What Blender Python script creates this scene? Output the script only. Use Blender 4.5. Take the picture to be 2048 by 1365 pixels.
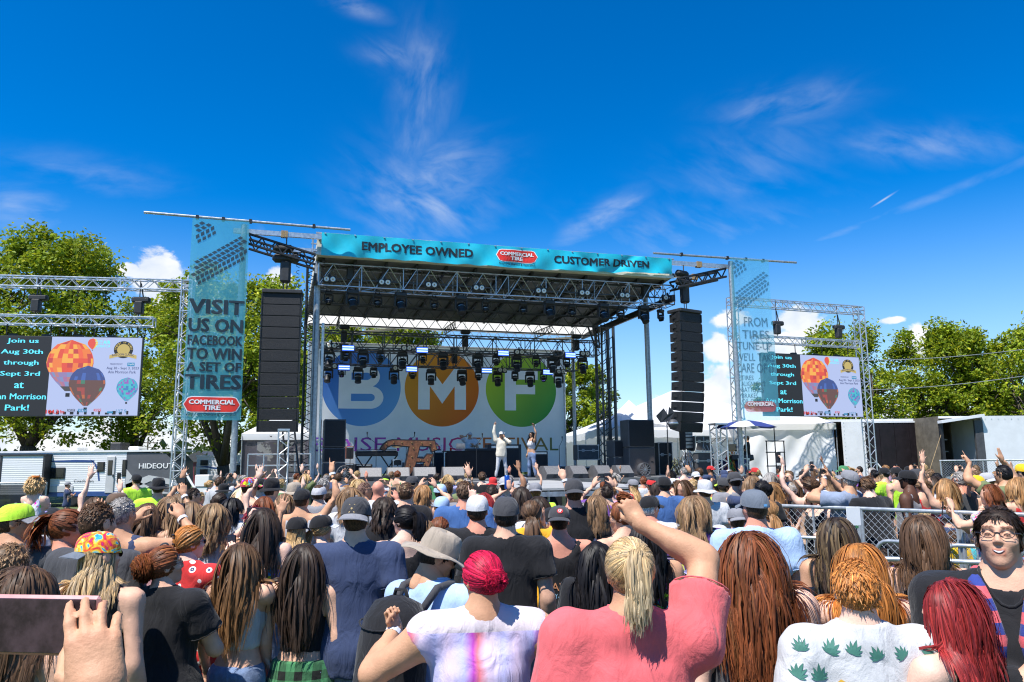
import bpy, bmesh, math, random
import numpy as np
from mathutils import Vector, Matrix
from mathutils.bvhtree import BVHTree
S = bpy.context.scene
for o in list(bpy.data.objects): bpy.data.objects.remove(o)
R = math.radians
rnd = random.Random(7)
# ------------------------------------------------------------------ camera
F_PX, CAM_Z, PITCH, ROLL = 1550.0,1.9, math.atan(247.5/1550.0), R(.55)
cam_d = bpy.data.cameras.new('camera'); cam = bpy.data.objects.new('camera', cam_d)
S.collection.objects.link(cam); S.camera = cam
cam_d.sensor_width = 36.0; cam_d.lens = 36.0*F_PX/2048.0
cam_d.clip_start = .05; cam_d.clip_end = 3000
cam.matrix_world = Matrix.Translation((0,0,CAM_Z)) @ Matrix.Rotation(R(90)+PITCH, 4, 'X') @ Matrix.Rotation(-ROLL, 4, 'Z')
# ------------------------------------------------------------------ sky, sun, exposure
SUN_EL = R(62); SUN_H = Vector((-.62,-.78)).normalized()
world = bpy.data.worlds.new('World'); S.world = world; world.use_nodes = True
sun_d = bpy.data.lights.new('sun', 'SUN'); sun = bpy.data.objects.new('sun', sun_d); S.collection.objects.link(sun)
sun_d.energy = 4.5; sun_d.angle = R(.53); sun_d.color = (1,.965,.91)
to_sun = Vector((SUN_H.x*math.cos(SUN_EL), SUN_H.y*math.cos(SUN_EL), math.sin(SUN_EL)))
sun.rotation_euler = to_sun.to_track_quat('Z', 'Y').to_euler(); sun.location = (0,0,40)
vs = S.view_settings; vs.view_transform = 'Standard'; vs.look = 'None'; vs.exposure = .75; vs.gamma = 1; vs.use_curve_mapping = False
S.cycles.use_denoising = True; S.cycles.denoiser = 'OPENIMAGEDENOISE'; S.cycles.denoising_input_passes = 'RGB_ALBEDO_NORMAL'; S.cycles.denoising_prefilter = 'NONE'; S.cycles.pixel_filter_type = 'BLACKMAN_HARRIS'; S.cycles.filter_width = 1.15; S.cycles.max_bounces = 6; S.cycles.transparent_max_bounces = 16
S.cycles.diffuse_bounces = 3; S.cycles.glossy_bounces = 3; S.cycles.caustics_reflective = False; S.cycles.caustics_refractive = False
def pray(px, py):
 u = (px-1024)/F_PX; v = (682.5-py)/F_PX
 u, v = u*math.cos(ROLL)+v*math.sin(ROLL),-u*math.sin(ROLL)+v*math.cos(ROLL)
 return Vector((u, math.cos(PITCH)-v*math.sin(PITCH), math.sin(PITCH)+v*math.cos(PITCH)))
def at(px, py, Y):
 r = pray(px, py); k = Y/r.y
 return Vector((r.x*k, Y, CAM_Z+r.z*k))
class NT:
 def __init__(s, tree): s.t = tree; s.n = tree.nodes; s.l = tree.links
 def new(s, kind, **kw):
  n = s.n.new(kind)
  for k, v in kw.items():
   if k.startswith('i_'): n.inputs[k[2:].replace('_', ' ')].default_value = v
   else: setattr(n, k, v)
  return n
 def put(s, sock, v):
  if hasattr(v, 'is_linked') or isinstance(v, bpy.types.NodeSocket): s.l.new(v, sock)
  else: sock.default_value = v
 def m(s, op, a, b=0.0, c=0.0, clamp=False):
  n = s.n.new('ShaderNodeMath'); n.operation = op; n.use_clamp = clamp
  for i, v in enumerate((a, b, c)): s.put(n.inputs[i], v)
  return n.outputs[0]
 def vm(s, op, a, b=(0,0,0)):
  n = s.n.new('ShaderNodeVectorMath'); n.operation = op; s.put(n.inputs[0], a); s.put(n.inputs[1], b)
  return n.outputs['Value'] if op in ('DOT_PRODUCT', 'LENGTH') else n.outputs[0]
 def noise(s, vec, scale=5, detail=4, rough=.55, dist=0.0, dims='3D'):
  n = s.n.new('ShaderNodeTexNoise'); n.noise_dimensions = dims
  if vec is not None: s.l.new(vec, n.inputs['Vector'])
  n.inputs['Scale'].default_value = scale; n.inputs['Detail'].default_value = detail
  n.inputs['Roughness'].default_value = rough; n.inputs['Distortion'].default_value = dist
  return n.outputs['Fac']
 def ramp(s, fac, stops, interp='LINEAR'):
  n = s.n.new('ShaderNodeValToRGB'); s.l.new(fac, n.inputs[0]); cr = n.color_ramp; cr.interpolation = interp
  while len(cr.elements) < len(stops): cr.elements.new(.5)
  for e, (p, c) in zip(cr.elements, stops): e.position = p; e.color = (*c, 1) if len(c) == 3 else c
  return n.outputs[0]
 def mix(s, fac, a, b, kind='MIX'):
  n = s.n.new('ShaderNodeMix'); n.data_type = 'RGBA'; n.blend_type = kind
  s.put(n.inputs[0], fac)
  for i, v in ((6, a),(7, b)):
   if isinstance(v, (tuple, list)): n.inputs[i].default_value = (*v[:3], 1)
   else: s.l.new(v, n.inputs[i])
  return n.outputs[2]
 def sstep(s, v, a, b):
  n = s.n.new('ShaderNodeMapRange'); n.interpolation_type = 'SMOOTHSTEP'
  s.put(n.inputs[0], v); n.inputs[1].default_value = a; n.inputs[2].default_value = b
  return n.outputs[0]
def build_sky():
 t = NT(world.node_tree); t.n.clear()
 sky = t.new('ShaderNodeTexSky'); sky.sky_type = 'NISHITA'; sky.sun_disc = False
 sky.sun_elevation = SUN_EL; sky.sun_rotation = math.atan2(SUN_H.x, SUN_H.y)
 sky.altitude = 900; sky.air_density = 1.0; sky.dust_density = .35; sky.ozone_density = 3.0
 hs = t.new('ShaderNodeHueSaturation'); t.l.new(sky.outputs[0], hs.inputs['Color'])
 hs.inputs['Saturation'].default_value = 1.5; hs.inputs['Value'].default_value = 1.0; hs.inputs['Hue'].default_value = .497
 gm = t.new('ShaderNodeGamma'); t.l.new(hs.outputs[0], gm.inputs[0]); gm.inputs[1].default_value = 1.18
 geo = t.new('ShaderNodeTexCoord').outputs['Generated']
 sep = t.new('ShaderNodeSeparateXYZ'); t.l.new(geo, sep.inputs[0]); x, y, z = sep.outputs
 az = t.m('ARCTAN2', x, y); el = t.m('ARCSINE', z)
 comb = t.new('ShaderNodeCombineXYZ'); t.l.new(az, comb.inputs[0]); t.l.new(el, comb.inputs[1]); ae = comb.outputs[0]
 def dirpx(px, py): r = pray(px, py).normalized(); return math.atan2(r.x, r.y), math.asin(r.z)
 k = 1/1650.0
 total = None
 wisp_n = {}
 def wisp_noise(ang, stretch, seed, fine):
  mp = t.new('ShaderNodeMapping'); t.l.new(ae, mp.inputs[0]); mp.inputs['Rotation'].default_value = (0,0, ang)
  mp2 = t.new('ShaderNodeMapping'); t.l.new(mp.outputs[0], mp2.inputs[0]); mp2.inputs['Scale'].default_value = (1, stretch, 1); mp2.inputs['Location'].default_value = (seed, seed*.7,0)
  return t.noise(mp2.outputs[0], fine*.7,5,.55,.3)
 def blob(px, py, wx, wy, ang=0):
  a0, e0 = dirpx(px, py)
  dx = t.m('SUBTRACT', az, a0); dy = t.m('SUBTRACT', el, e0); c, s_ = math.cos(ang), math.sin(ang)
  u = t.m('DIVIDE', t.m('ADD', t.m('MULTIPLY', dx, c), t.m('MULTIPLY', dy, s_)), wx*k)
  v = t.m('DIVIDE', t.m('SUBTRACT', t.m('MULTIPLY', dy, c), t.m('MULTIPLY', dx, s_)), wy*k)
  q = t.m('ADD', t.m('MULTIPLY', u, u), t.m('MULTIPLY', v, v))
  return t.m('POWER', 2.718, t.m('MULTIPLY', q, -1.0))
 n1 = wisp_noise(.5,2.6,.3,20); n2 = wisp_noise(-.15,2.8,2.1,18); n3 = wisp_noise(-1.3,2.0,5.1,18)
 for (px, py, wx, wy, ang, nz, amt) in [
  (845,170,50,90,.05, n3,.5),(790,110,60,25,0, n1,.4),(830,270,42,60,-.1, n3,.4),(850,400,125,85,0, n1,.55),(880,350,110,60,.2, n2,.4),
  (1200,440,85,26,.45, n2,.6),(1250,412,40,9,.4, n2,.5),(1570,210,110,30,0, n2,.38),(1850,290,130,28,-.2, n1,.38),
  (700,8,60,14,-.2, n2,.55),(40,420,70,40,0, n2,.4),(170,350,120,30,0, n2,.25),(1380,470,260,60,0, n1,.22),(1780,430,300,9,.24, n2,.3),
  (1767,400,18,1.6,.45, None, .5),(1500,330,160,70,.2, n1,.18),(650,500,300,45,0, n1,.25)]:
  b = blob(px, py, wx, wy, ang)
  if nz is not None: b = t.m('MULTIPLY', b, t.sstep(nz, .28,.95))
  b = t.m('MULTIPLY', b, min(.9, amt*1.25))
  total = b if total is None else t.m('MAXIMUM', total, b)
 far = t.m('MULTIPLY', t.sstep(t.noise(geo, 2.6,5,.6,.4),.56,.8), t.m('MULTIPLY', t.sstep(t.m('ABSOLUTE', az),.75,1.2),.5))
 total = t.m('MAXIMUM', total, far)
 mp = t.new('ShaderNodeMapping'); t.l.new(ae, mp.inputs[0]); mp.inputs['Scale'].default_value = (1,1.25,1)
 puff = t.noise(mp.outputs[0], 26,7,.6,.25)
 cum = None
 for (px, py, wx, wy) in [(325,560,75,62),(360,610,90,70),(255,540,35,18),(1600,645,48,46),(1570,690,70,40),(1440,700,42,38),(1455,640,50,22),(1440,780,48,70),(1790,640,26,10),
       (1835,690,40,45),(560,740,60,60),(1150,745,30,8),(1700,850,300,60),(1350,830,120,40),(560,560,30,30),(900,880,500,26),(250,900,300,60),(-220,700,150,70),(2300,700,160,80),(2550,780,180,60),(-500,780,180,60)]:
  b = blob(px, py, wx, wy); cum = b if cum is None else t.m('MAXIMUM', cum, b)
 cum = t.sstep(t.m('ADD', cum, t.m('MULTIPLY', t.m('SUBTRACT', puff, .5),1.5)),.42,.68)
 cum = t.m('MULTIPLY', cum, .93)
 band = t.m('MULTIPLY', t.sstep(el, .34,-.03),.62)
 total = t.m('MAXIMUM', total, band)
 shade = t.ramp(t.noise(mp.outputs[0], 17,5,.55,.2), [(.3,(.70,.77,.88)),(.58,(1,1,1))])
 b1 = t.new('ShaderNodeBackground'); t.l.new(gm.outputs[0], b1.inputs[0]); b1.inputs[1].default_value = .090
 b2 = t.new('ShaderNodeBackground'); b2.inputs[0].default_value = (.80,.88,1,1); b2.inputs[1].default_value = .55
 b3 = t.new('ShaderNodeBackground'); t.l.new(shade, b3.inputs[0]); b3.inputs[1].default_value = .66
 m1 = t.new('ShaderNodeMixShader'); t.l.new(total, m1.inputs[0]); t.l.new(b1.outputs[0], m1.inputs[1]); t.l.new(b2.outputs[0], m1.inputs[2])
 m2 = t.new('ShaderNodeMixShader'); t.l.new(cum, m2.inputs[0]); t.l.new(m1.outputs[0], m2.inputs[1]); t.l.new(b3.outputs[0], m2.inputs[2])
 out = t.new('ShaderNodeOutputWorld'); t.l.new(m2.outputs[0], out.inputs[0])
 world.cycles.sampling_method = 'MANUAL'; world.cycles.sample_map_resolution = 512
build_sky()
# ------------------------------------------------------------------ mesh tools
def link(o): S.collection.objects.link(o); return o
def mesh_np(name, V, faces_list, smooth=False, mats=(), fmat=None, col=None):
 """V (n,3); faces_list: list of int arrays (m,k) of equal-sided faces"""
 me = bpy.data.meshes.new(name)
 V = np.asarray(V, np.float32).reshape(-1,3)
 fl = [np.asarray(f, np.int32) for f in faces_list if len(f)]
 me.vertices.add(len(V)); me.vertices.foreach_set('co', V.ravel())
 if fl:
  loops = np.concatenate([f.ravel() for f in fl]); tot = np.concatenate([np.full(len(f), f.shape[1], np.int32) for f in fl])
  st = np.concatenate(([0], np.cumsum(tot)[:-1])).astype(np.int32)
  me.loops.add(len(loops)); me.loops.foreach_set('vertex_index', loops)
  me.polygons.add(len(tot)); me.polygons.foreach_set('loop_start', st); me.polygons.foreach_set('loop_total', tot)
  if fmat is not None: me.polygons.foreach_set('material_index', np.asarray(fmat, np.int32))
  me.polygons.foreach_set('use_smooth', np.full(len(tot), smooth, bool))
 for m in mats: me.materials.append(m)
 if col is not None:
  a = me.color_attributes.new('Col', 'FLOAT_COLOR', 'POINT')
  col = np.asarray(col); c = np.ones((len(V),4), np.float32); c[:, :col.shape[-1]] = col; a.data.foreach_set('color', c.ravel())
 me.update(calc_edges=True)
 return me
class MB:
 """collects boxes, bars, tubes and sheets into one mesh"""
 def __init__(s): s.v = []; s.f = {}; s.n = 0; s.m = {}; s.cm = 0
 def add(s, V, F):
  V = np.asarray(V, float).reshape(-1,3); s.v.append(V)
  for f in (F if isinstance(F, list) else [F]):
   f = np.asarray(f, int); s.f.setdefault(f.shape[1], []).append(f+s.n); s.m.setdefault(f.shape[1], []).append(np.full(len(f), s.cm))
  s.n += len(V); return s
 def mat(s, i): s.cm = i; return s
 def box(s, c, d, M=None):
  x, y, z = np.array(d)/2.0
  V = np.array([(-x,-y,-z),(x,-y,-z),(x,y,-z),(-x,y,-z),(-x,-y,z),(x,-y,z),(x,y,z),(-x,y,z)])
  if M is not None: V = V @ np.array(M.to_3x3()).T
  return s.add(V+np.array(c), np.array([(0,3,2,1),(4,5,6,7),(0,1,5,4),(1,2,6,5),(2,3,7,6),(3,0,4,7)]))
 def box2(s, a, b): a = np.array(a, float); b = np.array(b, float); return s.box((a+b)/2, np.abs(b-a))
 def bev(s, c, d, r=.01, M=None):
  x, y, z = np.array(d)/2.0; r = min(r, x*.9, y*.9, z*.9); V = []
  for sz in (-1,1):
   for (sx, sy) in ((-1,-1),(1,-1),(1,1),(-1,1)):
    V += [(sx*(x-r), sy*(y-r), sz*z),(sx*x, sy*(y-r), sz*(z-r)),(sx*(x-r), sy*y, sz*(z-r))]
  V = np.array(V)
  i = lambda k, j: 3*(k % 8)+j
  Q = [(0,9,6,3),(12,15,18,21)]
  T = []; H = []
  ring = [0,1,2,3]
  for k in range(4):
   a, b = k, (k+1) % 4; A, B = a+4, b+4
   if k % 2 == 0: Q.append((3*a+2,3*b+2,3*B+2,3*A+2)); Q += [(3*a, 3*b, 3*b+2,3*a+2),(3*A+2,3*B+2,3*B, 3*A)]
   else: Q.append((3*a+1,3*b+1,3*B+1,3*A+1)); Q += [(3*a, 3*b, 3*b+1,3*a+1),(3*A+1,3*B+1,3*B, 3*A)]
   o1, o2 = (3*a+1,3*a+2) if k % 2 == 0 else (3*a+2,3*a+1)
   Q.append((o1, o2,3*A+(2 if k % 2 == 0 else 1),3*A+(1 if k % 2 == 0 else 2)))
   T += [(3*a, 3*a+2,3*a+1) if k % 2 == 0 else (3*a, 3*a+1,3*a+2),(3*A, 3*A+1,3*A+2) if k % 2 == 0 else (3*A, 3*A+2,3*A+1)]
  if M is not None: V = V @ np.array(M.to_3x3()).T
  return s.add(V+np.array(c), [np.array(Q), np.array(T)])
 def tube(s, a, b, r, n=6, r2=None, caps=True):
  a = np.array(a, float); b = np.array(b, float); d = b-a; L = np.linalg.norm(d)
  if L < 1e-6: return s
  d /= L; u = np.cross(d, (0,0,1.0) if abs(d[2]) < .9 else (1.0,0,0)); u /= np.linalg.norm(u); w = np.cross(d, u)
  t = np.arange(n)*2*math.pi/n+math.pi/n; ring = np.outer(np.cos(t), u)+np.outer(np.sin(t), w)
  V = np.vstack((a+ring*r, b+ring*(r if r2 is None else r2))); k = np.arange(n); k2 = (k+1) % n
  F = [np.stack((k, k2, k2+n, k+n),1)]
  if caps: F.append(np.stack((k[::-1], k+n))[:, :] if False else np.vstack((k[::-1], k+n)))
  return s.add(V, F)
 def path(s, P, r, n=6):
  P = np.array(P, float); m = len(P); D = np.gradient(P, axis=0); D /= np.linalg.norm(D, axis=1)[:, None]+1e-9
  u = np.cross(D, (.12,.31,.94)); u /= np.linalg.norm(u, axis=1)[:, None]+1e-9; w = np.cross(D, u)
  t = np.arange(n)*2*math.pi/n; rr = np.full(m, r) if np.isscalar(r) else np.array(r)
  V = (P[:, None]+(np.cos(t)[None, :, None]*u[:, None]+np.sin(t)[None, :, None]*w[:, None])*rr[:, None, None]).reshape(-1,3)
  i = np.arange(m-1)[:, None]*n; k = np.arange(n)[None]; k2 = (k+1) % n
  F = np.stack((i+k, i+k2, i+n+k2, i+n+k),2).reshape(-1,4)
  return s.add(V, [F, np.vstack((np.arange(n)[::-1], np.arange(n)+(m-1)*n))])
 def lathe(s, prof, n=16, c=(0,0,0), M=None, cap=True):
  t = np.arange(n)*2*math.pi/n; m = len(prof)
  V = np.array([(r*math.cos(a), r*math.sin(a), z) for r, z in prof for a in t])
  if M is not None: V = V @ np.array(M.to_3x3()).T
  i = np.arange(m-1)[:, None]*n; k = np.arange(n)[None]; k2 = (k+1) % n
  F = [np.stack((i+k, i+k2, i+n+k2, i+n+k),2).reshape(-1,4)]
  if cap: F.append(np.vstack((np.arange(n)[::-1], np.arange(n)+(m-1)*n)))
  return s.add(V+np.array(c), F)
 def grid(s, P):
  a, b = P.shape[:2]; i = np.arange(a-1)[:, None]*b; j = np.arange(b-1)[None]
  return s.add(P.reshape(-1,3), np.stack((i+j, i+j+1, i+b+j+1, i+b+j),2).reshape(-1,4))
 def prism(s, poly, h, M=None, c=(0,0,0)):
  n = len(poly); V = np.array([(x, y, 0) for x, y in poly]+[(x, y, h) for x, y in poly], float)
  if M is not None: V = V @ np.array(M.to_3x3()).T
  k = np.arange(n); k2 = (k+1) % n
  return s.add(V+np.array(c), [np.stack((k, k2, k2+n, k+n),1), np.vstack((k[::-1], k+n))])
 def build(s, name, mat, parent=None, smooth=False, loc=None, rz=0.0):
  if not s.v: return None
  ks = sorted(s.f); ms = mat if isinstance(mat, (list, tuple)) else [mat]
  me = mesh_np(name, np.vstack(s.v), [np.vstack(s.f[k]) for k in ks], smooth, ms, np.concatenate([np.concatenate(s.m[k]) for k in ks]))
  o = link(bpy.data.objects.new(name, me)); o.parent = parent
  if loc is not None: o.location = loc
  if rz: o.rotation_euler.z = rz
  if parent is not None and name in ('lettering', 'rigging_plate', 'chain', 'hoist_chain', 'rivet', 'reflector', 'cable', 'print', 'skyline_print', 'tread_print', 'grommet', 'clamp', 'lattice', 'truss_section', 'crossbeam', 'upright', 'lining_post', 'purlin', 'railing', 'cable_bundle', 'ratchet_strap'): o['kind'] = 'stuff'
  return o
def tag(o, label=None, cat=None, group=None, kind=None):
 if label: o['label'] = label
 if cat: o['category'] = cat
 if group: o['group'] = group
 if kind: o['kind'] = kind
 return o
def thing(name, label, cat, loc=(0,0,0), rz=0.0, group=None):
 o = link(bpy.data.objects.new(name, None)); o.location = loc; o.rotation_euler.z = rz; o.empty_display_size = .2
 return tag(o, label, cat, group)
def copy_tree(o, parent=None):
 c = o.copy(); link(c); c.parent = parent
 for ch in list(o.children): copy_tree(ch, c)
 return c
_txt = {}
def text_arr(body):
 """flat letters (verts (n,2), faces) in the xy plane"""
 if body not in _txt:
  cu = bpy.data.curves.new('t', 'FONT'); cu.body = body; cu.size = 1; cu.align_x = 'CENTER'; cu.resolution_u = 2
  ob = bpy.data.objects.new('t', cu); me = bpy.data.meshes.new_from_object(ob)
  V = np.array([v.co[:] for v in me.vertices]).reshape(-1,3); T = {}
  for p in me.polygons: T.setdefault(len(p.vertices), []).append(tuple(p.vertices))
  bpy.data.objects.remove(ob); bpy.data.curves.remove(cu); bpy.data.meshes.remove(me)
  _txt[body] = (V[:, :2], [np.array(f) for f in T.values()])
 return _txt[body]
def text_fit(body, w, h, bold=.0):
 """letters in a w x h box centred on 0; heavier weights are shifted copies on their own thin layers (third column)"""
 V, Fs = text_arr(body); lo, hi = V.min(0), V.max(0); V = V-(lo+hi)/2; sz = hi-lo+2*bold*np.array((1,.5)); V = V/sz*np.array((w, h)); b = bold/sz*np.array((w, h))
 sh = [(0,0)] if bold < .005 else [(-1,0),(1,0)] if bold < .03 else [(-1,.5),(1,.5),(-1,-.5),(1,-.5),(0,0)]
 n = len(V); VV = []; FF = []
 for k, (a, c) in enumerate(sh): VV.append(np.column_stack((V+b*np.array((a, c)), np.full(n, k)))); FF += [f+k*n for f in Fs]
 return np.vstack(VV), FF
def put_text(mb, body, w, h, P, bold=.0):
 """P maps (x,y) -> 3d"""
 V, Fs = text_fit(body, w, h, bold); o = np.array(P(0,0)); nv = np.cross(np.array(P(.01*w, 0))-o, np.array(P(0,.01*h))-o); nv /= np.linalg.norm(nv)+1e-12
 return mb.add(np.array([np.array(P(x, y))+nv*.0012*k for x, y, k in V]), Fs)
# ------------------------------------------------------------------ materials
MATS = {}
def mat(name, col, rough=.6, metal=0.0, var=.15, scale=6.0, bump=0.0, bscale=40.0, spec=.5, emit=0.0, coat=0.0, trans=0.0, stretch=None, dirt=0.0, glow=1.0):
 if name in MATS: return MATS[name]
 m = bpy.data.materials.new(name); m.use_nodes = True; t = NT(m.node_tree); b = t.n['Principled BSDF']
 tc = t.new('ShaderNodeTexCoord').outputs['Object']
 if stretch:
  mp = t.new('ShaderNodeMapping'); t.l.new(tc, mp.inputs[0]); mp.inputs['Scale'].default_value = stretch; tc = mp.outputs[0]
 if var:
  n = t.noise(tc, scale, 5,.6)
  c = t.mix(t.sstep(n, .3,.7), tuple(max(0, x*(1-var)) for x in col), tuple(min(1, x*(1+var*.6)) for x in col))
  if dirt:
   c = t.mix(t.m('MULTIPLY', t.sstep(t.noise(tc, scale*.35,6,.7,.6),.48,.75), dirt), c, (.16,.13,.10))
  t.l.new(c, b.inputs['Base Color'])
  r = t.m('ADD', t.m('MULTIPLY', t.m('SUBTRACT', n, .5),.25), rough, clamp=True); t.l.new(r, b.inputs['Roughness'])
 else:
  b.inputs['Base Color'].default_value = (*col, 1); b.inputs['Roughness'].default_value = rough
 b.inputs['Metallic'].default_value = metal; b.inputs['Specular IOR Level'].default_value = spec; b.inputs['Coat Weight'].default_value = coat
 if bump:
  bn = t.new('ShaderNodeBump'); bn.inputs['Strength'].default_value = bump; bn.inputs['Distance'].default_value = .02
  t.l.new(t.noise(tc, bscale, 4,.6), bn.inputs['Height']); t.l.new(bn.outputs[0], b.inputs['Normal'])
 if emit:
  b.inputs['Emission Color'].default_value = (*col, 1); b.inputs['Emission Strength'].default_value = emit
  if glow < 1:
   for l in list(b.inputs['Base Color'].links): t.l.remove(l)
   b.inputs['Base Color'].default_value = (*[x*glow for x in col], 1)
 if emit: m.cycles.emission_sampling = 'NONE'
 MATS[name] = m
 return m
def sheet_mat(name, col, clear=.35, rough=.5, transl=.5, var=.1, holes=0.0):
 """thin cloth or vinyl mesh: part see-through, part lets light glow through"""
 if name in MATS: return MATS[name]
 m = bpy.data.materials.new(name); m.use_nodes = True; t = NT(m.node_tree); b = t.n['Principled BSDF']; out = t.n['Material Output']
 tc = t.new('ShaderNodeTexCoord').outputs['Object']
 c = t.mix(t.noise(tc, 3,5,.6), tuple(x*(1-var) for x in col), tuple(min(1, x*(1+var)) for x in col))
 t.l.new(c, b.inputs['Base Color']); b.inputs['Roughness'].default_value = rough
 tr = t.new('ShaderNodeBsdfTranslucent'); t.l.new(c, tr.inputs[0])
 a = t.new('ShaderNodeMixShader'); a.inputs[0].default_value = transl; t.l.new(b.outputs[0], a.inputs[1]); t.l.new(tr.outputs[0], a.inputs[2])
 sh = a.outputs[0]
 if clear:
  tp = t.new('ShaderNodeBsdfTransparent'); z = t.new('ShaderNodeMixShader'); z.inputs[0].default_value = clear
  t.l.new(sh, z.inputs[1]); t.l.new(tp.outputs[0], z.inputs[2]); sh = z.outputs[0]
 t.l.new(sh, out.inputs[0]); MATS[name] = m
 return m
def col_mat(name, rough=.5, spec=.4, bump=0.0, bscale=60.0, transl=0.0, emit=0.0, aniso=0.0, var=0.0, vscale=8.0):
 """colour comes from the mesh's own colour attribute"""
 if name in MATS: return MATS[name]
 m = bpy.data.materials.new(name); m.use_nodes = True; t = NT(m.node_tree); b = t.n['Principled BSDF']; out = t.n['Material Output']
 at_ = t.new('ShaderNodeAttribute'); at_.attribute_name = 'Col'; c = at_.outputs['Color']
 tc = t.new('ShaderNodeTexCoord').outputs['Object']
 if var:
  n = t.noise(tc, vscale, 5,.6); c = t.mix(1.0, c, t.ramp(n, [(.25,(1-var,)*3),(.75,(1+var,)*3)]), 'MULTIPLY')
 t.l.new(c, b.inputs['Base Color']); b.inputs['Roughness'].default_value = rough; b.inputs['Specular IOR Level'].default_value = spec
 b.inputs['Anisotropic'].default_value = aniso
 if emit: t.l.new(c, b.inputs['Emission Color']); b.inputs['Emission Strength'].default_value = emit; t.l.remove(b.inputs['Base Color'].links[0]); b.inputs['Base Color'].default_value = (.05,.05,.05,1); m.cycles.emission_sampling = 'NONE'
 if bump:
  bn = t.new('ShaderNodeBump'); bn.inputs['Strength'].default_value = bump; bn.inputs['Distance'].default_value = .01
  t.l.new(t.noise(tc, bscale, 4,.6), bn.inputs['Height']); t.l.new(bn.outputs[0], b.inputs['Normal'])
 if transl:
  tr = t.new('ShaderNodeBsdfTranslucent'); t.l.new(c, tr.inputs[0]); a = t.new('ShaderNodeMixShader'); a.inputs[0].default_value = transl
  t.l.new(b.outputs[0], a.inputs[1]); t.l.new(tr.outputs[0], a.inputs[2]); t.l.new(a.outputs[0], out.inputs[0])
 MATS[name] = m
 return m
M_ALU = mat('aluminium', (.62,.63,.64),.38,.85,.18,9)
M_STEEL = mat('galvanised_steel', (.42,.44,.45),.45,.7,.25,12)
M_BLACKM = mat('black_metal', (.022,.023,.026),.5,.2,.3,8)
M_BLACKP = mat('black_paint', (.028,.028,.03),.55,0,.25,6,.1,80)
M_GRILLE = mat('speaker_grille', (.010,.0105,.013),.6,.0,.5,60,.5,300)
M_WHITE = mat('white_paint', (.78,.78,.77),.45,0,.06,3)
M_CREAM = mat('cream_panel', (.72,.68,.58),.6,0,.12,2)
M_DARKGREY = mat('dark_grey', (.07,.07,.075),.6,0,.2,5)
M_RUST = mat('strap_tan', (.38,.26,.13),.8,0,.3,20)
M_LENS = mat('lamp_lens', (.82,.80,.75),.2,.1,.05,20, spec=.8)
M_LENSD = mat('lens_dark', (.10,.11,.13),.08,.2,.2,20, spec=.9, coat=.5)
M_CHAIN = mat('hoist_chain', (.10,.10,.10),.5,.7,.2,20)
M_SIGNPAPER = mat('white_placard', (.8,.8,.8),.6,0,.03,4)
# ------------------------------------------------------------------ ground
def gz(y): f = min(1, max(0,(y-13)/6)); return -.15*(1-f*f*(3-2*f))
def build_ground():
 m = bpy.data.materials.new('lawn'); m.use_nodes = True; t = NT(m.node_tree); b = t.n['Principled BSDF']; MATS['lawn'] = m
 tc = t.new('ShaderNodeTexCoord').outputs['Object']
 c = t.ramp(t.noise(tc, 1.3,8,.65), [(.3,(.045,.075,.018)),(.5,(.075,.115,.028)),(.7,(.14,.14,.05))])
 c = t.mix(t.sstep(t.noise(tc, 60,3,.6),.35,.7), c, (.10,.13,.04))
 t.l.new(c, b.inputs['Base Color']); b.inputs['Roughness'].default_value = .9
 bn = t.new('ShaderNodeBump'); bn.inputs['Strength'].default_value = .8; bn.inputs['Distance'].default_value = .05
 t.l.new(t.noise(tc, 45,6,.7), bn.inputs['Height']); t.l.new(bn.outputs[0], b.inputs['Normal'])
 g = MB(); n = 90; a = np.linspace(-1,1, n); ax = np.sign(a)*np.abs(a)**3*1400
 X, Y = np.meshgrid(ax, ax, indexing='ij'); P = np.stack((X, Y, np.vectorize(gz)(Y)),2)
 tag(g.grid(P).build('ground', m), kind='structure')
 r = np.random.default_rng(3); N = 16000
 d = 1.6+7.5*r.random(N)**.8; th = (r.random(N)-.5)*1.35; x = np.sin(th)*d; y = np.cos(th)*d
 h = .03+.06*r.random(N); an = r.random(N)*6.28; w = .004+.004*r.random(N); lean = (r.random((N, 2))-.5)*.07
 base = np.stack((x, y, np.full(N, -.15)),1); side = np.stack((np.cos(an), np.sin(an), np.zeros(N)),1)*w[:, None]
 V = np.stack((base-side, base+side, base+np.stack((lean[:, 0], lean[:, 1], h),1)),1).reshape(-1,3)
 c = np.array((.09,.15,.03))*(.6+.8*r.random((N, 1))); c[r.random(N) < .2] = (.25,.22,.10)
 me = mesh_np('grass', V, [np.arange(N*3).reshape(-1,3)], False, [col_mat('grass_blade', .7,.2, transl=.3)], col=np.repeat(c, 3,0))
 tag(link(bpy.data.objects.new('grass', me)), 'short green grass between the feet of the crowd', 'grass', kind='stuff')
build_ground()
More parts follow.
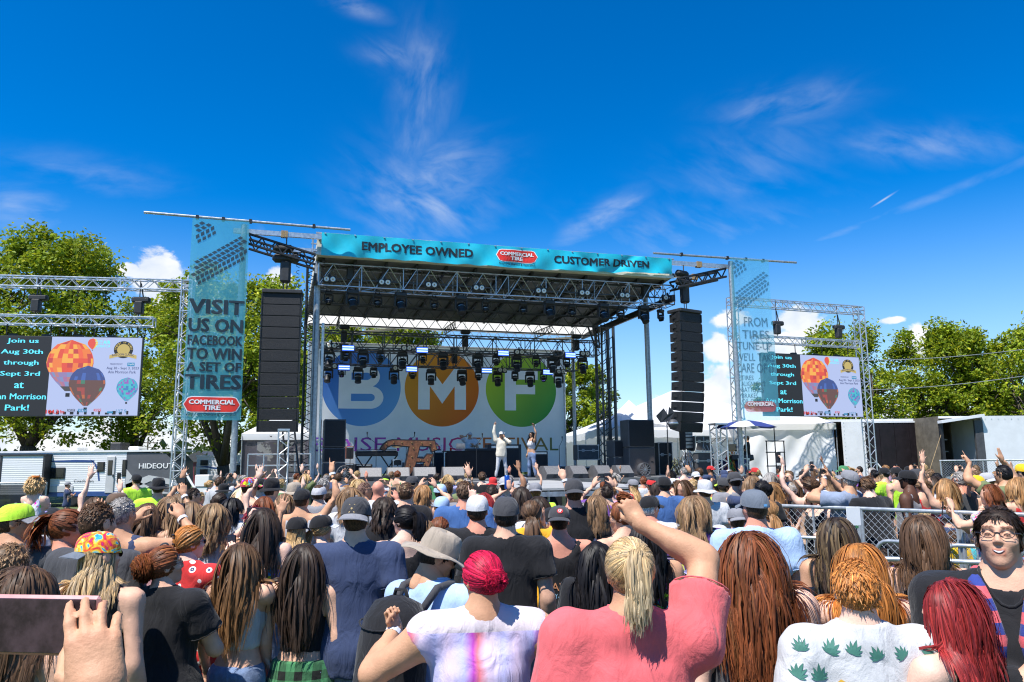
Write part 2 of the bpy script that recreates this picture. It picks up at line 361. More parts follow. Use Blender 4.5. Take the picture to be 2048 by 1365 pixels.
# ------------------------------------------------------------------ trees
M_BARK = mat('bark', (.085,.065,.05),.9,0,.4,14,.8,30, stretch=(1,1,.25))
M_LEAF = col_mat('leaf', .55,.3, transl=.38)
def tree(loc, H, rx, rz, cz, seed, label, trunk_r=.28, forks=4, fork_z=2.6, n_cl=150, per=95, leaf=.17, shoots=10, tone=(1,1,1)):
 r = np.random.default_rng(seed)
 root = thing('leafy_tree', label, 'tree', loc, 0, 'park trees behind the stage')
 tips = []; mb = MB()
 lean = (r.random(2)-.5)*.5
 b = np.array((lean[0], lean[1], fork_z))
 mb.path([(0,0,-.2),(lean[0]*.3, lean[1]*.3, fork_z*.4), b], [trunk_r*1.35, trunk_r*1.05, trunk_r], 9)
 C = []
 lob = r.normal(size=(7,3)); lob /= np.linalg.norm(lob, axis=1)[:, None]
 while len(C) < n_cl:
  p = r.normal(size=3); p /= np.linalg.norm(p); k = .78+.42*np.max(lob @ p)**2*r.random()+.1*r.random()
  rad = (r.random()**.38)*k
  q = p*np.array((rx, rx*.85, rz))*rad+np.array((lean[0], lean[1], cz))
  if q[2] < fork_z*.9: continue
  C.append(q)
 C = np.array(C)
 for _ in range(shoots):
  a = r.random()*6.28; s = r.random()**.6*rx*.75; top = cz+rz*math.sqrt(max(0,1-(s/rx)**2))*.9
  p0 = np.array((math.cos(a)*s, math.sin(a)*s*.8, top)); L = (.08+.1*r.random())*H
  d = np.array(((r.random()-.5)*.3+math.cos(a)*.12,(r.random()-.5)*.3,1.0)); p1 = p0+d*L
  mb.path([p0-d*L*.6, p0, p1], [.05,.035,.008], 4)
  C = np.vstack((C, [p0+d*L*f+r.normal(size=3)*.15 for f in (.1,.35,.55,.7,.85)]))
 fk = []
 for i in range(forks):
  a = 6.28*i/forks+r.random()*.8; out = rx*(.35+.25*r.random()); zz = fork_z+(cz+rz*.35-fork_z)*(.75+.5*r.random())
  e = np.array((lean[0]+math.cos(a)*out, lean[1]+math.sin(a)*out, zz)); mid = b*.5+e*.5+np.array((math.cos(a)*.35, math.sin(a)*.3,-.2))+r.normal(size=3)*.2
  P = [b, mid, e]; mb.path(P, [trunk_r*.72, trunk_r*.5, trunk_r*.22], 7); fk.append((mid, e))
 for c in C[:n_cl]:
  if r.random() < .55:
   m_, e = fk[int(np.argmin([np.linalg.norm(c-(m+e)/2) for m, e in fk]))]; st = m_*(1-(k := r.random()))+e*k
   md = (st+c)/2+np.array((0,0,.25))+r.normal(size=3)*.2
   mb.path([st, md, c], [.07,.045,.012], 4)
 mb.build('trunk', M_BARK, root, True)
 n = len(C)*per
 cen = np.repeat(C, per, 0); sc = np.repeat(.35+.55*r.random(len(C)), per)
 g = r.normal(size=(n, 3)); g /= np.linalg.norm(g, axis=1)[:, None]; g *= (r.random(n)**.45)[:, None]
 pos = cen+g*sc[:, None]*np.array((1.25,1.25,.95))*(H/12)
 nrm = r.normal(size=(n, 3))*.8+np.array((0,0,.9)); nrm /= np.linalg.norm(nrm, axis=1)[:, None]
 u = np.cross(nrm, r.normal(size=(n, 3))); u /= np.linalg.norm(u, axis=1)[:, None]; w = np.cross(nrm, u)
 s = leaf*(.6+.8*r.random(n))[:, None]
 V = np.stack((pos-u*s, pos+w*s*.55+nrm*s*.1, pos+u*s, pos-w*s*.55+nrm*s*.1),1).reshape(-1,3)
 base = np.repeat((.75+.5*r.random(len(C)))[:, None], per, 0)
 col = np.array((.225,.300,.017))*np.array(tone)*base*(.7+.6*r.random((n, 1)))
 yl = r.random(n) < .22; col[yl] = col[yl]*np.array((1.7,1.3,.9))
 me = mesh_np('crown', V, [np.arange(n*4).reshape(-1,4)], False, [M_LEAF], col=np.repeat(col, 4,0))
 o = link(bpy.data.objects.new('crown', me)); o.parent = root
def tpx(px, Y): p = at(px, 930, Y); return (p.x, Y, 0)
tree(tpx(48,45),15.6,5.9,5.9,8.4,1, 'big leafy tree with upright top shoots behind the left video screen', .42,5,3.2,210,112,.13,26)
tree(tpx(-120,50),15,5.2,5.8,9,2, 'leafy tree cut by the left edge beyond the video screen', .4,4,3,110,100,.13,14)
tree(tpx(455,44),12.6,5.4,4.4,7.4,3, 'forked leafy tree rising behind the tall teal banner and speaker column', .33,5,2.0,210,112,.125,14)
tree(tpx(262,52),12.5,4.4,4.8,7.2,4, 'narrower leafy tree between the video screen and the teal banner', .25,4,2.6,90,100,.13,8)
tree(tpx(690,66),12.6,5.0,4.6,8.6,5, 'leafy tree peeping over the festival backdrop, nearer the left mast', .3,4,2.6,120,89,.15,14)
tree(tpx(810,70),13.2,3.5,4.4,9.4,6, 'leafy tree peeping over the middle of the festival backdrop', .3,4,2.6,80,89,.15,14)
tree(tpx(1180,62),9.2,3.7,3.8,5.2,7, 'leafy tree between the festival backdrop and the white tent', .26,4,1.6,110,106,.13,9)
tree(tpx(1715,58),12.2,4.2,4.2,6.7,8, 'leafy tree above the white trailer door, behind the truss tower', .3,4,2.4,150,106,.13,12)
tree(tpx(1915,60),13.5,5.6,4.2,6.7,9, 'broad leafy tree above the trailer on the right', .36,5,2.6,230,112,.14,16)
tree(tpx(2080,56),12.5,4.2,4.2,6.8,10, 'leafy tree cut by the right edge beyond the trailer', .3,4,2.4,120,100,.13,8)
tree(tpx(1590,64),9.6,3.6,4.0,5.6,11, 'lower leafy tree seen behind the right video screen', .24,4,1.8,90,100,.13,8)
tree(tpx(560,60),10.5,3.6,4.4,6.2,12, 'leafy tree between the left speaker column and the stage mast', .26,4,1.8,100,100,.13,8)
def far_trees():
 r = np.random.default_rng(9); V = []; C = []
 for i in range(5200):
  x = -150+300*r.random(); y = 120+25*r.random(); h = (2.0+2.2*abs(math.sin(x*.09)+.6*math.sin(x*.23+1)))*r.random()**.7
  s = .5+.5*r.random(); n = r.normal(size=3); u = np.cross(n, r.normal(size=3)); u /= np.linalg.norm(u); w = np.cross(n/np.linalg.norm(n), u)
  p = np.array((x, y, h+.2)); V += [p-u*s, p+w*s, p+u*s, p-w*s]; c = np.array((.07,.10,.03))*(.6+.8*r.random()); C += [c]*4
 me = mesh_np('far_woods', V, [np.arange(len(V)).reshape(-1,4)], False, [M_LEAF], col=np.array(C))
 tag(link(bpy.data.objects.new('far_woods', me)), 'low line of far trees along the horizon', 'trees', kind='stuff')
far_trees()
# ------------------------------------------------------------------ caravans at the left
M_SIDING = bpy.data.materials.new('caravan_siding'); M_SIDING.use_nodes = True
def _siding():
 t = NT(M_SIDING.node_tree); b = t.n['Principled BSDF']; tc = t.new('ShaderNodeTexCoord').outputs['Object']
 c = t.mix(t.noise(tc, 1.2,5,.6),(.66,.67,.68),(.74,.74,.74)); t.l.new(c, b.inputs['Base Color']); b.inputs['Roughness'].default_value = .4
 w = t.new('ShaderNodeTexWave'); w.bands_direction = 'Z'; w.inputs['Scale'].default_value = 3.0; t.l.new(tc, w.inputs['Vector'])
 bn = t.new('ShaderNodeBump'); bn.inputs['Strength'].default_value = .35; bn.inputs['Distance'].default_value = .02; t.l.new(w.outputs['Fac'], bn.inputs['Height']); t.l.new(bn.outputs[0], b.inputs['Normal'])
_siding()
M_GLASSD = mat('tinted_glass', (.012,.014,.018),.08,0,.1,3, spec=.8)
M_RVGREY = mat('caravan_grey', (.10,.10,.11),.4,0,.1,2)
M_RVBLUE = mat('caravan_blue', (.03,.07,.22),.4,0,.1,2)
M_RVLIGHT = mat('caravan_light', (.5,.5,.5),.4,0,.1,2)
M_MAROON = mat('maroon', (.16,.03,.04),.6,0,.2,3)
M_TYRE = mat('tyre_rubber', (.02,.02,.02),.85,0,.3,20,.3,60)
def panel(mb, x0, x1, z0, z1, y, d=.04): return mb.box2((x0, y-d, z0),(x1, y, z1))
def wheel(parent, x, y, z, r, w=.22):
 Mx = Matrix.Rotation(R(90),3, 'X')
 k = MB().lathe([(r*.6,-w/2),(r*.95,-w/2),(r, -w*.35),(r, w*.35),(r*.95, w/2),(r*.6, w/2)], 20,(x, y, z), Mx).build('wheel', M_TYRE, parent, True)
 MB().lathe([(.05,-w*.55),(r*.5,-w*.42),(r*.62,-w*.46),(r*.62,-w*.3)], 16,(x, y, z), Mx.to_4x4() @ Matrix.Rotation(R(180),4, 'X') if False else Mx).build('rim', M_ALU, k, True)
def caravan():
 Y = 40.0; X = lambda px: at(px, 930, Y).x
 L0, L1 = X(-140), X(348); zt = 2.74; z0 = .55
 root = thing('travel_trailer', 'long white ridged travel trailer with dark front cap and blue stripe', 'trailer', ((L0+L1)/2, Y, 0)); cx = (L0+L1)/2
 q = lambda px: X(px)-cx
 cap0 = q(252)
 MB().box2((q(-140),0, z0),(cap0,2.5, zt)).build('wall', M_SIDING, root)
 MB().box2((q(-140)-.05,-.06, zt),(q(350),2.56, zt+.09)).build('roof', M_WHITE, root)
 pr = [(0, z0),(q(340)-cap0, z0),(q(348)-cap0, z0+.6),(q(346)-cap0, zt-.5),(q(330)-cap0, zt-.1),(0, zt)]
 nose = MB().prism([(a+cap0, b) for a, b in pr], -2.5, Matrix.Rotation(R(90),3, 'X'),(0,0,0)).build('nose', M_RVGREY, root)
 sw = MB()
 for pts in [[(cap0+.05,1.1),(cap0+1.2,1.55),(cap0+2.6,1.30),(cap0+2.7,1.0),(cap0+1.3,1.25),(cap0+.1,.75)], [(cap0+.02,1.9),(cap0+.5,1.35),(cap0+1.6,.8),(cap0+2.5,.62),(cap0+.05,.62)]]:
  sw.prism(pts, -.02, Matrix.Rotation(R(90),3, 'X'),(0,-.022,0))
 sw.build('sweep', M_RVLIGHT, nose)
 put_text(MB(), 'HIDEOUT', 1.75,.27, lambda a, b: (cap0+1.55+a, -.03,2.02+b),.02).build('lettering', M_WHITE, nose)
 so = MB().box2((q(-20),-.55, z0+.1),(q(100),0, zt-.16)).build('slide_out', M_SIDING, root)
 MB().box2((q(99),-.58, z0+.1),(q(103),-.0, zt-.1)).build('edge_trim', M_BLACKP, so)
 MB().box2((q(-20),-.60, zt-.16),(q(104),.0, zt-.08)).build('awning', M_BLACKP, so)
 MB().box2((q(14),-.58, z0+.1),(q(18),-.0, zt-.16)).build('edge_trim', M_BLACKP, so)
 def win(p, a, b, z1, z2, y=-.0):
  w = MB().bev(((q(a)+q(b))/2, y-.02,(z1+z2)/2),(q(b)-q(a),.06, z2-z1),.02).build('window', M_BLACKP, p)
  MB().bev(((q(a)+q(b))/2, y-.055,(z1+z2)/2),(q(b)-q(a)-.1,.02, z2-z1-.1),.008).build('pane', M_GLASSD, w)
 win(so, -8,10,1.3,2.15,-.55); win(root, 101,132,1.42,1.98); win(root, 195,210,1.75,2.25); win(root, 245,254,1.5,2.35); win(root, 236,243,1.2,1.7)
 d = MB().bev(((q(216)+q(229))/2,-.03,1.6),(q(231)-q(214),.07,1.85),.02).build('door', M_RVLIGHT, root)
 MB().bev(((q(218)+q(226))/2,-.07,1.95),(q(227)-q(218),.03,.75),.01).build('pane', M_GLASSD, d)
 MB().box((q(229),-.08,1.55),(.05,.05,.12)).build('handle', M_BLACKP, d)
 st = MB()
 st.prism([(q(83),2.30),(q(150),2.36),(q(188),2.33),(q(188),2.22),(q(120),2.25)], -.012, Matrix.Rotation(R(90),3, 'X'),(0,-.012,0))
 st.build('stripe', M_RVBLUE, root)
 st = MB(); P = [(q(180),2.38),(q(192),2.15),(q(199),1.8),(q(202),1.3),(q(199),1.3),(q(195),1.8),(q(188),2.15)]
 st.prism(P, -.012, Matrix.Rotation(R(90),3, 'X'),(0,-.012,0)); st.build('stripe', M_RVBLUE, root)
 MB().box2((q(-140),-.03, z0-.02),(cap0,.02, z0+.2)).build('skirt', M_RVBLUE, root)
 MB().box2((q(104),-.05,.75),(q(150),.0,1.05)).build('hatch', M_RVLIGHT, root)
 put_text(MB(), 'Coachmen', 1.0,.13, lambda a, b: (q(170)+a, -.02,1.30+b)).build('lettering', M_BLACKP, root)
 for a, b, h in ((203,226,.42),(240,262,.2),(122,138,.2),(85,100,.12),(160,172,.12)):
  MB().bev(((q(a)+q(b))/2,1.2, zt+.09+h/2),(q(b)-q(a),1.0, h),.06).build('roof_unit', M_BLACKP if h > .3 else M_WHITE, root)
 for px in (150,176): wheel(root, q(px),.1,.36,.36)
 for px in (-90,320): MB().box((q(px),1.2,.28),(.1,.1,.56)).build('jack', M_BLACKM, root)
caravan()
def caravan_two():
 Y = 52.0; X = lambda px: at(px, 930, Y).x; c0 = X(430); q = lambda px: X(px)-c0
 root = thing('travel_trailer', 'shorter white travel trailer behind the forked tree trunk', 'trailer', (c0, Y, 0))
 MB().box2((q(393),0,.5),(q(468),2.4,2.62)).build('wall', M_SIDING, root)
 MB().box2((q(392),-.05,2.62),(q(469),2.45,2.72)).build('roof', M_WHITE, root)
 for a, b, z1, z2 in ((401,416,2.05,2.4),(401,416,1.45,1.8),(440,452,1.5,2.0)):
  w = MB().box2((q(a),-.05, z1),(q(b),.0, z2)).build('window', M_BLACKP, root); MB().box2((q(a)+.06,-.07, z1+.05),(q(b)-.06,-.045, z2-.05)).build('pane', M_GLASSD, w)
 MB().prism([(q(394),1.95),(q(412),2.02),(q(440),1.85),(q(462),1.55),(q(440),1.78),(q(410),1.92)], -.012, Matrix.Rotation(R(90),3, 'X'),(0,-.012,0)).build('stripe', M_RVBLUE, root)
 MB().box2((q(394),-.04,.45),(q(420),0,1.0)).build('hatch', M_WHITE, root)
 wheel(root, q(445),.1,.35,.35)
 Y2 = 50.0; c1 = at(486,930, Y2).x
 r2 = thing('motorhome', 'white motorhome cab end beside the steel banner pole', 'motorhome', (c1, Y2,0))
 MB().prism([(-.75,.45),(.85,.45),(.85,2.6),(-.2,2.75),(-.75,2.5)], -2.2, Matrix.Rotation(R(90),3, 'X')).build('body', M_WHITE, r2)
 d = MB().bev((-.35,-.03,1.35),(.62,.06,1.7),.03).build('door', M_RVLIGHT, r2); MB().bev((-.3,-.07,1.75),(.36,.03,.6),.02).build('pane', M_GLASSD, d)
 w = MB().bev((.45,-.03,1.85),(.5,.06,.55),.03).build('window', M_BLACKP, r2); MB().bev((.45,-.065,1.85),(.4,.02,.45),.02).build('pane', M_GLASSD, w)
 wheel(r2,.35,.05,.38,.38)
 Y3 = 85.0; c3 = at(396,930, Y3).x
 b = thing('low_building', 'small dark building with maroon gable roof beyond the trailers', 'building', (c3, Y3,0))
 MB().box2((-2.2,0,0),(2.2,5,2.5)).build('wall', M_MAROON, b)
 MB().prism([(-2.6,2.5),(2.6,2.5),(0,3.7)], -5.4, Matrix.Rotation(R(90),3, 'X'),(0,-.2,0)).build('roof', M_DARKGREY, b)
 for x in (-1.2,0,1.2): MB().box((x, -.03,1.6),(.7,.06,.9)).build('window', M_GLASSD, b)
 for px, Yp, h, lab in ((527,95,11.5, 'x'),): pass
caravan_two()
def utility_pole(px, Y, h, label):
 p = tpx(px, Y); root = thing('utility_pole', label, 'pole', p, 0, 'utility poles behind the caravans')
 mw = mat('weathered_wood', (.20,.16,.12),.9,0,.3,6)
 MB().tube((0,0,0),(0,0, h),.15,8,.1).build('pole', mw, root)
 for z in (h-.35, h-1.0): MB().box((0,0, z),(2.1,.12,.12)).build('cross_arm', mw, root)
utility_pole(293,110,5.8, 'thin utility pole with cross arms left of the truss tower')
utility_pole(240,98,7.4, 'utility pole half hidden under the tree crown by the screen')
utility_pole(870,95,17.5, 'tall wooden utility pole rising behind the festival backdrop')
p = tpx(217,80); lp = thing('light_pole', 'plain grey light pole beyond the caravan roof', 'pole', p); MB().tube((0,0,0),(0,0,8.2),.1,8,.07).build('pole', M_STEEL, lp); MB().box((.5,0,8.1),(1.0,.25,.12)).build('lamp_head', M_STEEL, lp)
def wires():
 for k, (a, b, lab) in enumerate((((1690,782),(2120,742), 'lower power line crossing the right-hand trees'),((1690,722),(2120,690), 'upper power line crossing the right-hand trees'))):
  A_, B_ = at(*a, 50), at(*b, 46); P = [A_.lerp(B_, i/12)-Vector((0,0,.25*math.sin(math.pi*i/12))) for i in range(13)]
  tag(MB().path(P, .022,5).build('power_line', M_STEEL), lab, 'cable')
wires()
def screened_fence():
 Y = 21.0; a, b = at(-120,930, Y).x, at(96,930, Y).x; root = thing('screened_fence', 'chain-link fence hung with black privacy mesh before the caravan', 'fence', (b, Y, 0))
 L = b-a; n = 40; u = np.linspace(-L, 0, n); z = np.linspace(.12,1.5,10); U, Z = np.meshgrid(u, z, indexing='ij')
 P = np.stack((U, -.05+.05*np.sin(U*5+Z*2)+.03*np.sin(U*13+3*Z), Z),2); MB().grid(P).build('privacy_mesh', sheet_mat('black_mesh', (.015,.015,.017),.12,.4,.1), root, True)
 MB().tube((-L, 0,1.54),(0,0,1.54),.025,8).build('top_rail', M_STEEL, root); MB().tube((-L, 0,.08),(0,0,.08),.025,8).build('bottom_rail', M_STEEL, root)
 for k in range(3): MB().tube((-L*k/2,0,0),(-L*k/2,0,1.56),.03,8).build('post', M_STEEL, root)
screened_fence()
# ------------------------------------------------------------------ the stage: own frame (s along its width, t away from the crowd, z up)
SA = R(16.9); SO = Vector((-.161,27.968,0)); DECK = 1.41
cA, sA = math.cos(SA), math.sin(SA)
def SL(s, t, z=0.0): return Vector((SO.x+s*cA-t*sA, SO.y+s*sA+t*cA, z))
def sp(px, py, t):
 r = pray(px, py); den = -r.x*sA+r.y*cA; k = (t-SO.x*sA+SO.y*cA)/den; x, y = r.x*k, r.y*k
 return (x-SO.x)*cA+(y-SO.y)*sA, CAM_Z+r.z*k
def sthing(name, label, cat, s, t, z=0.0, group=None, rz=0.0): return thing(name, label, cat, SL(s, t, z), SA+rz, group)
def box_truss(mb, L, w, h, n, r=.025, rb=.014, jn=4, sides='ftbr'):
 """box truss along +x from 0 to L, centred in y, z"""
 for y in (-w/2, w/2):
  for z in (-h/2, h/2): mb.tube((0, y, z),(L, y, z), r, 7)
 dx = L/n
 for i in range(n):
  a, b = (i*dx, (i+1)*dx) if i % 2 == 0 else ((i+1)*dx, i*dx)
  for y in (-w/2, w/2): mb.tube((a, y, -h/2),(b, y, h/2), rb, 5, None, False)
  for z in (-h/2, h/2): mb.tube((a, -w/2, z),(b, w/2, z), rb, 4, None, False)
  if jn and i % jn == 0:
   for y in (-w/2, w/2): mb.tube((i*dx, y, -h/2),(i*dx, y, h/2), r*.8,6, None, False)
   for z in (-h/2, h/2): mb.tube((i*dx, -w/2, z),(i*dx, w/2, z), rb, 4, None, False)
 for y in (-w/2, w/2): mb.tube((L, y, -h/2),(L, y, h/2), r*.8,6)
 for z in (-h/2, h/2): mb.tube((L, -w/2, z),(L, w/2, z), rb, 5)
 return mb
def flat_truss(mb, a, b, h, n, r=.03, rb=.016, up=(0,0,1)):
 a = np.array(a, float); b = np.array(b, float); u = np.array(up, float)*h
 mb.tube(a, b, r, 6); mb.tube(a-u, b-u, r, 6)
 for i in range(n):
  p, q = a+(b-a)*i/n, a+(b-a)*(i+1)/n; m = (p+q)/2
  mb.tube(p, m-u, rb, 4, None, False); mb.tube(m-u, q, rb, 4, None, False)
 return mb
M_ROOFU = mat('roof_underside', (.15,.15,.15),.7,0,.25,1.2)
M_DECKTOP = mat('deck_top', (.14,.14,.14),.7,0,.25,2,.2,30)
M_THRUST = mat('thrust_deck', (.36,.36,.35),.75,0,.25,1.4,.3,25, stretch=(.3,3,1), dirt=.25)
M_TRUSSD = mat('dark_truss', (.10,.105,.11),.45,.6,.2,9)
M_TRUSSG = mat('grey_truss', (.52,.53,.55),.32,.85,.2,9)
def build_stage():
 st = sthing('stage', 'large mobile concert stage with dark panelled roof, masts and black skirt', 'stage', 0,0)
 MB().box2((-7.3,-1.3, DECK-.16),(8.8,10.6, DECK)).build('deck', M_DECKTOP, st)
 sk = MB(); n = 120; u = np.linspace(-7.25,8.75, n); z = np.array((.02, DECK-.17)); U, Z = np.meshgrid(u, z, indexing='ij')
 sk.grid(np.stack((U, -1.22+.03*np.sin(U*22), Z),2)); sk.build('skirt', mat('black_cloth', (.012,.012,.014),.9,0,.3,4), st, True)
 for s in np.arange(-7,8.8,2.2):
  for t in (-1.0,4,10.2): MB().tube((s, t, 0),(s, t, DECK-.16),.05,6).build('leg', M_STEEL, st)
 zf, zr, T = 9.16,8.36,9.7; zz = lambda t: zf+(zr-zf)*t/T
 rp = MB()
 rp.add([(-6.85,.02, zf),(6.85,.02, zf),(6.85,7.6, zz(7.6)),(-6.85,7.6, zz(7.6)),(-6.85,.02, zf+.62),(6.85,.02, zf+.62),(6.85,7.6, zz(7.6)+.45),(-6.85,7.6, zz(7.6)+.45)],
  np.array([(0,3,2,1),(4,5,6,7),(0,1,5,4),(1,2,6,5),(2,3,7,6),(3,0,4,7)]))
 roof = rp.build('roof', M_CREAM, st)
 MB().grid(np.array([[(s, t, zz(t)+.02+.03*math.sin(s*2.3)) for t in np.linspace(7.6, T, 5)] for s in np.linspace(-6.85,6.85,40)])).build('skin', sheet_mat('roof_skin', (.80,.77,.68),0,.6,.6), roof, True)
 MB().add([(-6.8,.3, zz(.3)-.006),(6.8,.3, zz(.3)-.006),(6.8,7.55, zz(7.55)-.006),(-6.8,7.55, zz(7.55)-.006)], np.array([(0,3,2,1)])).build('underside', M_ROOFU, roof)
 for s in np.linspace(-6.6,6.6,13):
  MB().box(((s),3.95, zz(3.95)-.07),(.09,7.3,.12), Matrix.Rotation(math.atan2(zr-zf, T),3, 'X')).build('rib', M_BLACKM, roof)
 for t in (.9,2.5,4.1,5.7,7.3):
  flat_truss(MB(),(-6.8, t, zz(t)-.13),(6.8, t, zz(t)-.13),.42,22,.032,.017).build('purlin', M_TRUSSD, roof)
 flat_truss(MB(),(-6.8,9.4, zr-.02),(6.8,9.4, zr-.02),.36,30,.03,.015).build('purlin', M_TRUSSG, roof)
 for s in (-5.6,-.6,3.9):
  flat_truss(MB(),(s, 5.9, zz(5.9)-.5),(s+.1,8.9, zz(8.9)-.1),.3,7,.03,.016).build('strut', M_TRUSSD, roof)
 for s0, s1 in ((-4.6,-1.6),(4.9,6.3)):
  MB().box(((s0+s1)/2*.5+(s0)*.5,8.5, zz(8.5)-.45),(.10,2.2,.1), Matrix.Rotation(.9,3, 'Z')).build('brace', M_CREAM, roof)
 for sgn in (-1,1): MB().box2((sgn*6.88-.05,0, zr-.15),(sgn*6.88+.05, T, zr+.12)).build('side_beam', M_BLACKM, roof)
 MB().tube((-6.9,-.06,9.90),(6.9,-.06,9.90),.03,8).build('top_rail', M_STEEL, roof)
 MB().box2((-6.9,-.02,9.14),(6.9,.04,9.24)).build('front_lip', M_WHITE, roof)
 sc = MB()
 for z in (9.3,9.55,9.8): sc.tube((-7.05,.1, z),(-6.65,.1, z),.025,6)
 sc.tube((-7.0,.1,9.1),(-7.0,.1,9.9),.03,6); sc.build('corner_bracket', M_ALU, roof)
 lm = sp(618,700,1.0)[0]
 flat_truss(MB(),(lm-.14,1.0,0),(lm-.14,1.0,9.0),.28,30,.045,.018,(-1,0,0)).build('mast', M_BLACKM, st)
 c = MB(); rr = random.Random(5)
 for k in range(30): z = 1.9+k*.24; c.path([(lm-.42,.9, z),(lm-.52-.06*rr.random(),.88, z+.05),(lm-.50,.9, z+.12),(lm-.42,.9, z+.14)], .014,4)
 c.build('cable_bundle', M_BLACKP, st)
 MB().tube((sp(631,700,.8)[0], .8, DECK),(sp(631,700,.8)[0], .8,9.1),.115,12).build('mast', M_STEEL, st)
 MB().tube((sp(645,700,1.4)[0], 1.4, DECK),(sp(645,700,1.4)[0], 1.4,7.0),.05,10).build('mast', M_ALU, st)
 s_ = sp(1295,700,2.5)[0]; MB().tube((s_, 2.5, DECK),(s_, 2.5,9.0),.11,12).build('mast', M_STEEL, st)
 s_ = sp(1148,800,8.6)[0]; MB().tube((s_, 8.6, DECK),(s_, 8.6,8.4),.085,12).build('mast', M_STEEL, st)
 a, b = sp(1203,800,7.2)[0], sp(1227,800,7.2)[0]
 tw = MB(); [tw.tube((s, t, 0),(s, t, 8.5),.075 if k else .05,8) for k, (s, t) in enumerate(((a, 7.0),(b, 7.0),(a, 7.7),(b, 7.7)))]
 for k in range(17):
  z = .3+k*.48
  for t in (7.0,7.7): tw.tube((a, t, z),(b, t, z+.48),.022,5, None, False)
  tw.tube((a, 7.0, z),(a, 7.7, z+.48),.022,5, None, False)
 tw.build('mast', M_TRUSSD, st)
 cb = MB()
 for k in range(5): x = a+.1+.06*k; cb.path([(x, 6.9,8.4),(x+.05,6.8,6),(x-.04,6.85,4),(x, 6.8,1.5)], .018,4)
 cb.build('cable_bundle', M_BLACKP, st)
 kn = MB()
 for k in range(4): kn.tube((a-.9+.25*k, 6.5,8.3),(a-.35+.1*k, 6.9,7.35),.045,6)
 kn.build('knee_brace', M_TRUSSD, st)
 for sg in (-1,1):
  e = 9.24*sg; k = 6.9*sg
  w = MB()
  for t in (-.3,.35):
   flat_truss(w, (e*.985, t, 9.62),(k, t, 9.05),.34,5,.045,.03)
  w.build('wing_truss', M_BLACKM, st)
  bm = MB(); bm.box(((e+k)/2-.0*sg, -.15,9.73),(abs(e-k)+.7,.11,.16)); bm.box((k+.45*sg, .25,9.32),(1.25,.11,.16)); bm.build('outrigger_beam', M_ALU, st)
  sb = MB()
  for s, t, z in ((k+1.05*sg, -.15,9.73),(k+1.05*sg, .25,9.32)):
   for j in range(4): sb.box((s+(j-1.5)*.055, t, z),(.05,.17,.23))
  sb.build('ratchet_strap', M_RUST, st)
  MB().tube((12.3*sg, -.5,10.02),(5.78*sg, -.5,9.96),.045,10).build('banner_pipe', M_STEEL, st)
  MB().tube((e, -.42,0),(e, -.42,9.88),.10,14).build('banner_pole', M_STEEL, st)
  cl = MB()
  for s in (10.7,9.9,9.05,7.0): cl.box((s*sg, -.5,9.99),(.09,.12,.13))
  cl.build('clamp', M_BLACKM, st)
 return st
STAGE = build_stage()
def build_thrust():
 th = sthing('thrust_runway', 'grey decked runway jutting from the stage into the crowd', 'runway', 0,0)
 s0, s1, t0, t1 = -2.6,1.05,-9.7,-1.32
 for i in range(3):
  for j in range(7):
   a = s0+(s1-s0)*i/3; b = s0+(s1-s0)*(i+1)/3; c = t0+(t1-t0)*j/7; d = t0+(t1-t0)*(j+1)/7
   MB().bev(((a+b)/2,(c+d)/2,1.335),(b-a-.012, d-c-.012,.06),.006).build('deck_panel', M_THRUST, th)
 fr = MB()
 for z in (1.22,): fr.box2((s0, t0-.03, z-.05),(s1, t0, z+.06)); fr.box2((s1, t0, z-.05),(s1+.03, t1, z+.06)); fr.box2((s0-.03, t0, z-.05),(s0, t1, z+.06))
 fr.build('edge_frame', M_ALU, th)
 for i in range(3):
  for j in range(5):
   MB().tube((s0+.1+(s1-s0-.2)*i/2, t0+.1+(t1-t0-.3)*j/4,0),(s0+.1+(s1-s0-.2)*i/2, t0+.1+(t1-t0-.3)*j/4,1.2),.045,8).build('leg', M_ALU, th)
 br = MB()
 for i in range(2): br.tube((s0+.1+1.7*i, t0+.12,.1),(s0+1.6+1.7*i, t0+.12,1.15),.025,6)
 br.build('cross_brace', M_BLACKM, th)
build_thrust()
# ------------------------------------------------------------------ banners
M_TEAL = mat('teal_vinyl', (.015,.50,.66),.42,0,.08,2)
M_INK = mat('black_ink', (.012,.02,.03),.5,0,.1,3)
M_RED = mat('sign_red', (.75,.035,.02),.45,0,.06,3)
M_WINK = mat('white_ink', (.82,.82,.82),.5,0,.03,3)
def pill(w, h, n=10):
 P = []; r = h/2
 for k in range(n+1): a = -math.pi/2+math.pi*k/n; P.append((w/2-r+r*math.cos(a), r*math.sin(a)))
 for k in range(n+1): a = math.pi/2+math.pi*k/n; P.append((-w/2+r+r*math.cos(a), r*math.sin(a)))
 return P
def flat_poly(mb, poly, P): return mb.add(np.array([P(x, y) for x, y in poly]), np.array([range(len(poly))]))
def strip_poly(mb, poly_pairs, P):
 return mb.grid(np.array([[P(*a), P(*b)] for a, b in poly_pairs]))
def pill_sheet(mb, w, h, P, n=14):
 r = h/2; pairs = []
 for k in range(n+1):
  x = -w/2+w*k/n; d = max(0, abs(x)-(w/2-r)); y = math.sqrt(max(0, r*r-d*d)); pairs.append([(x, -y),(x, -y*.33),(x, y*.33),(x, y)])
 return mb.grid(np.array([[P(*q) for q in row] for row in pairs]))
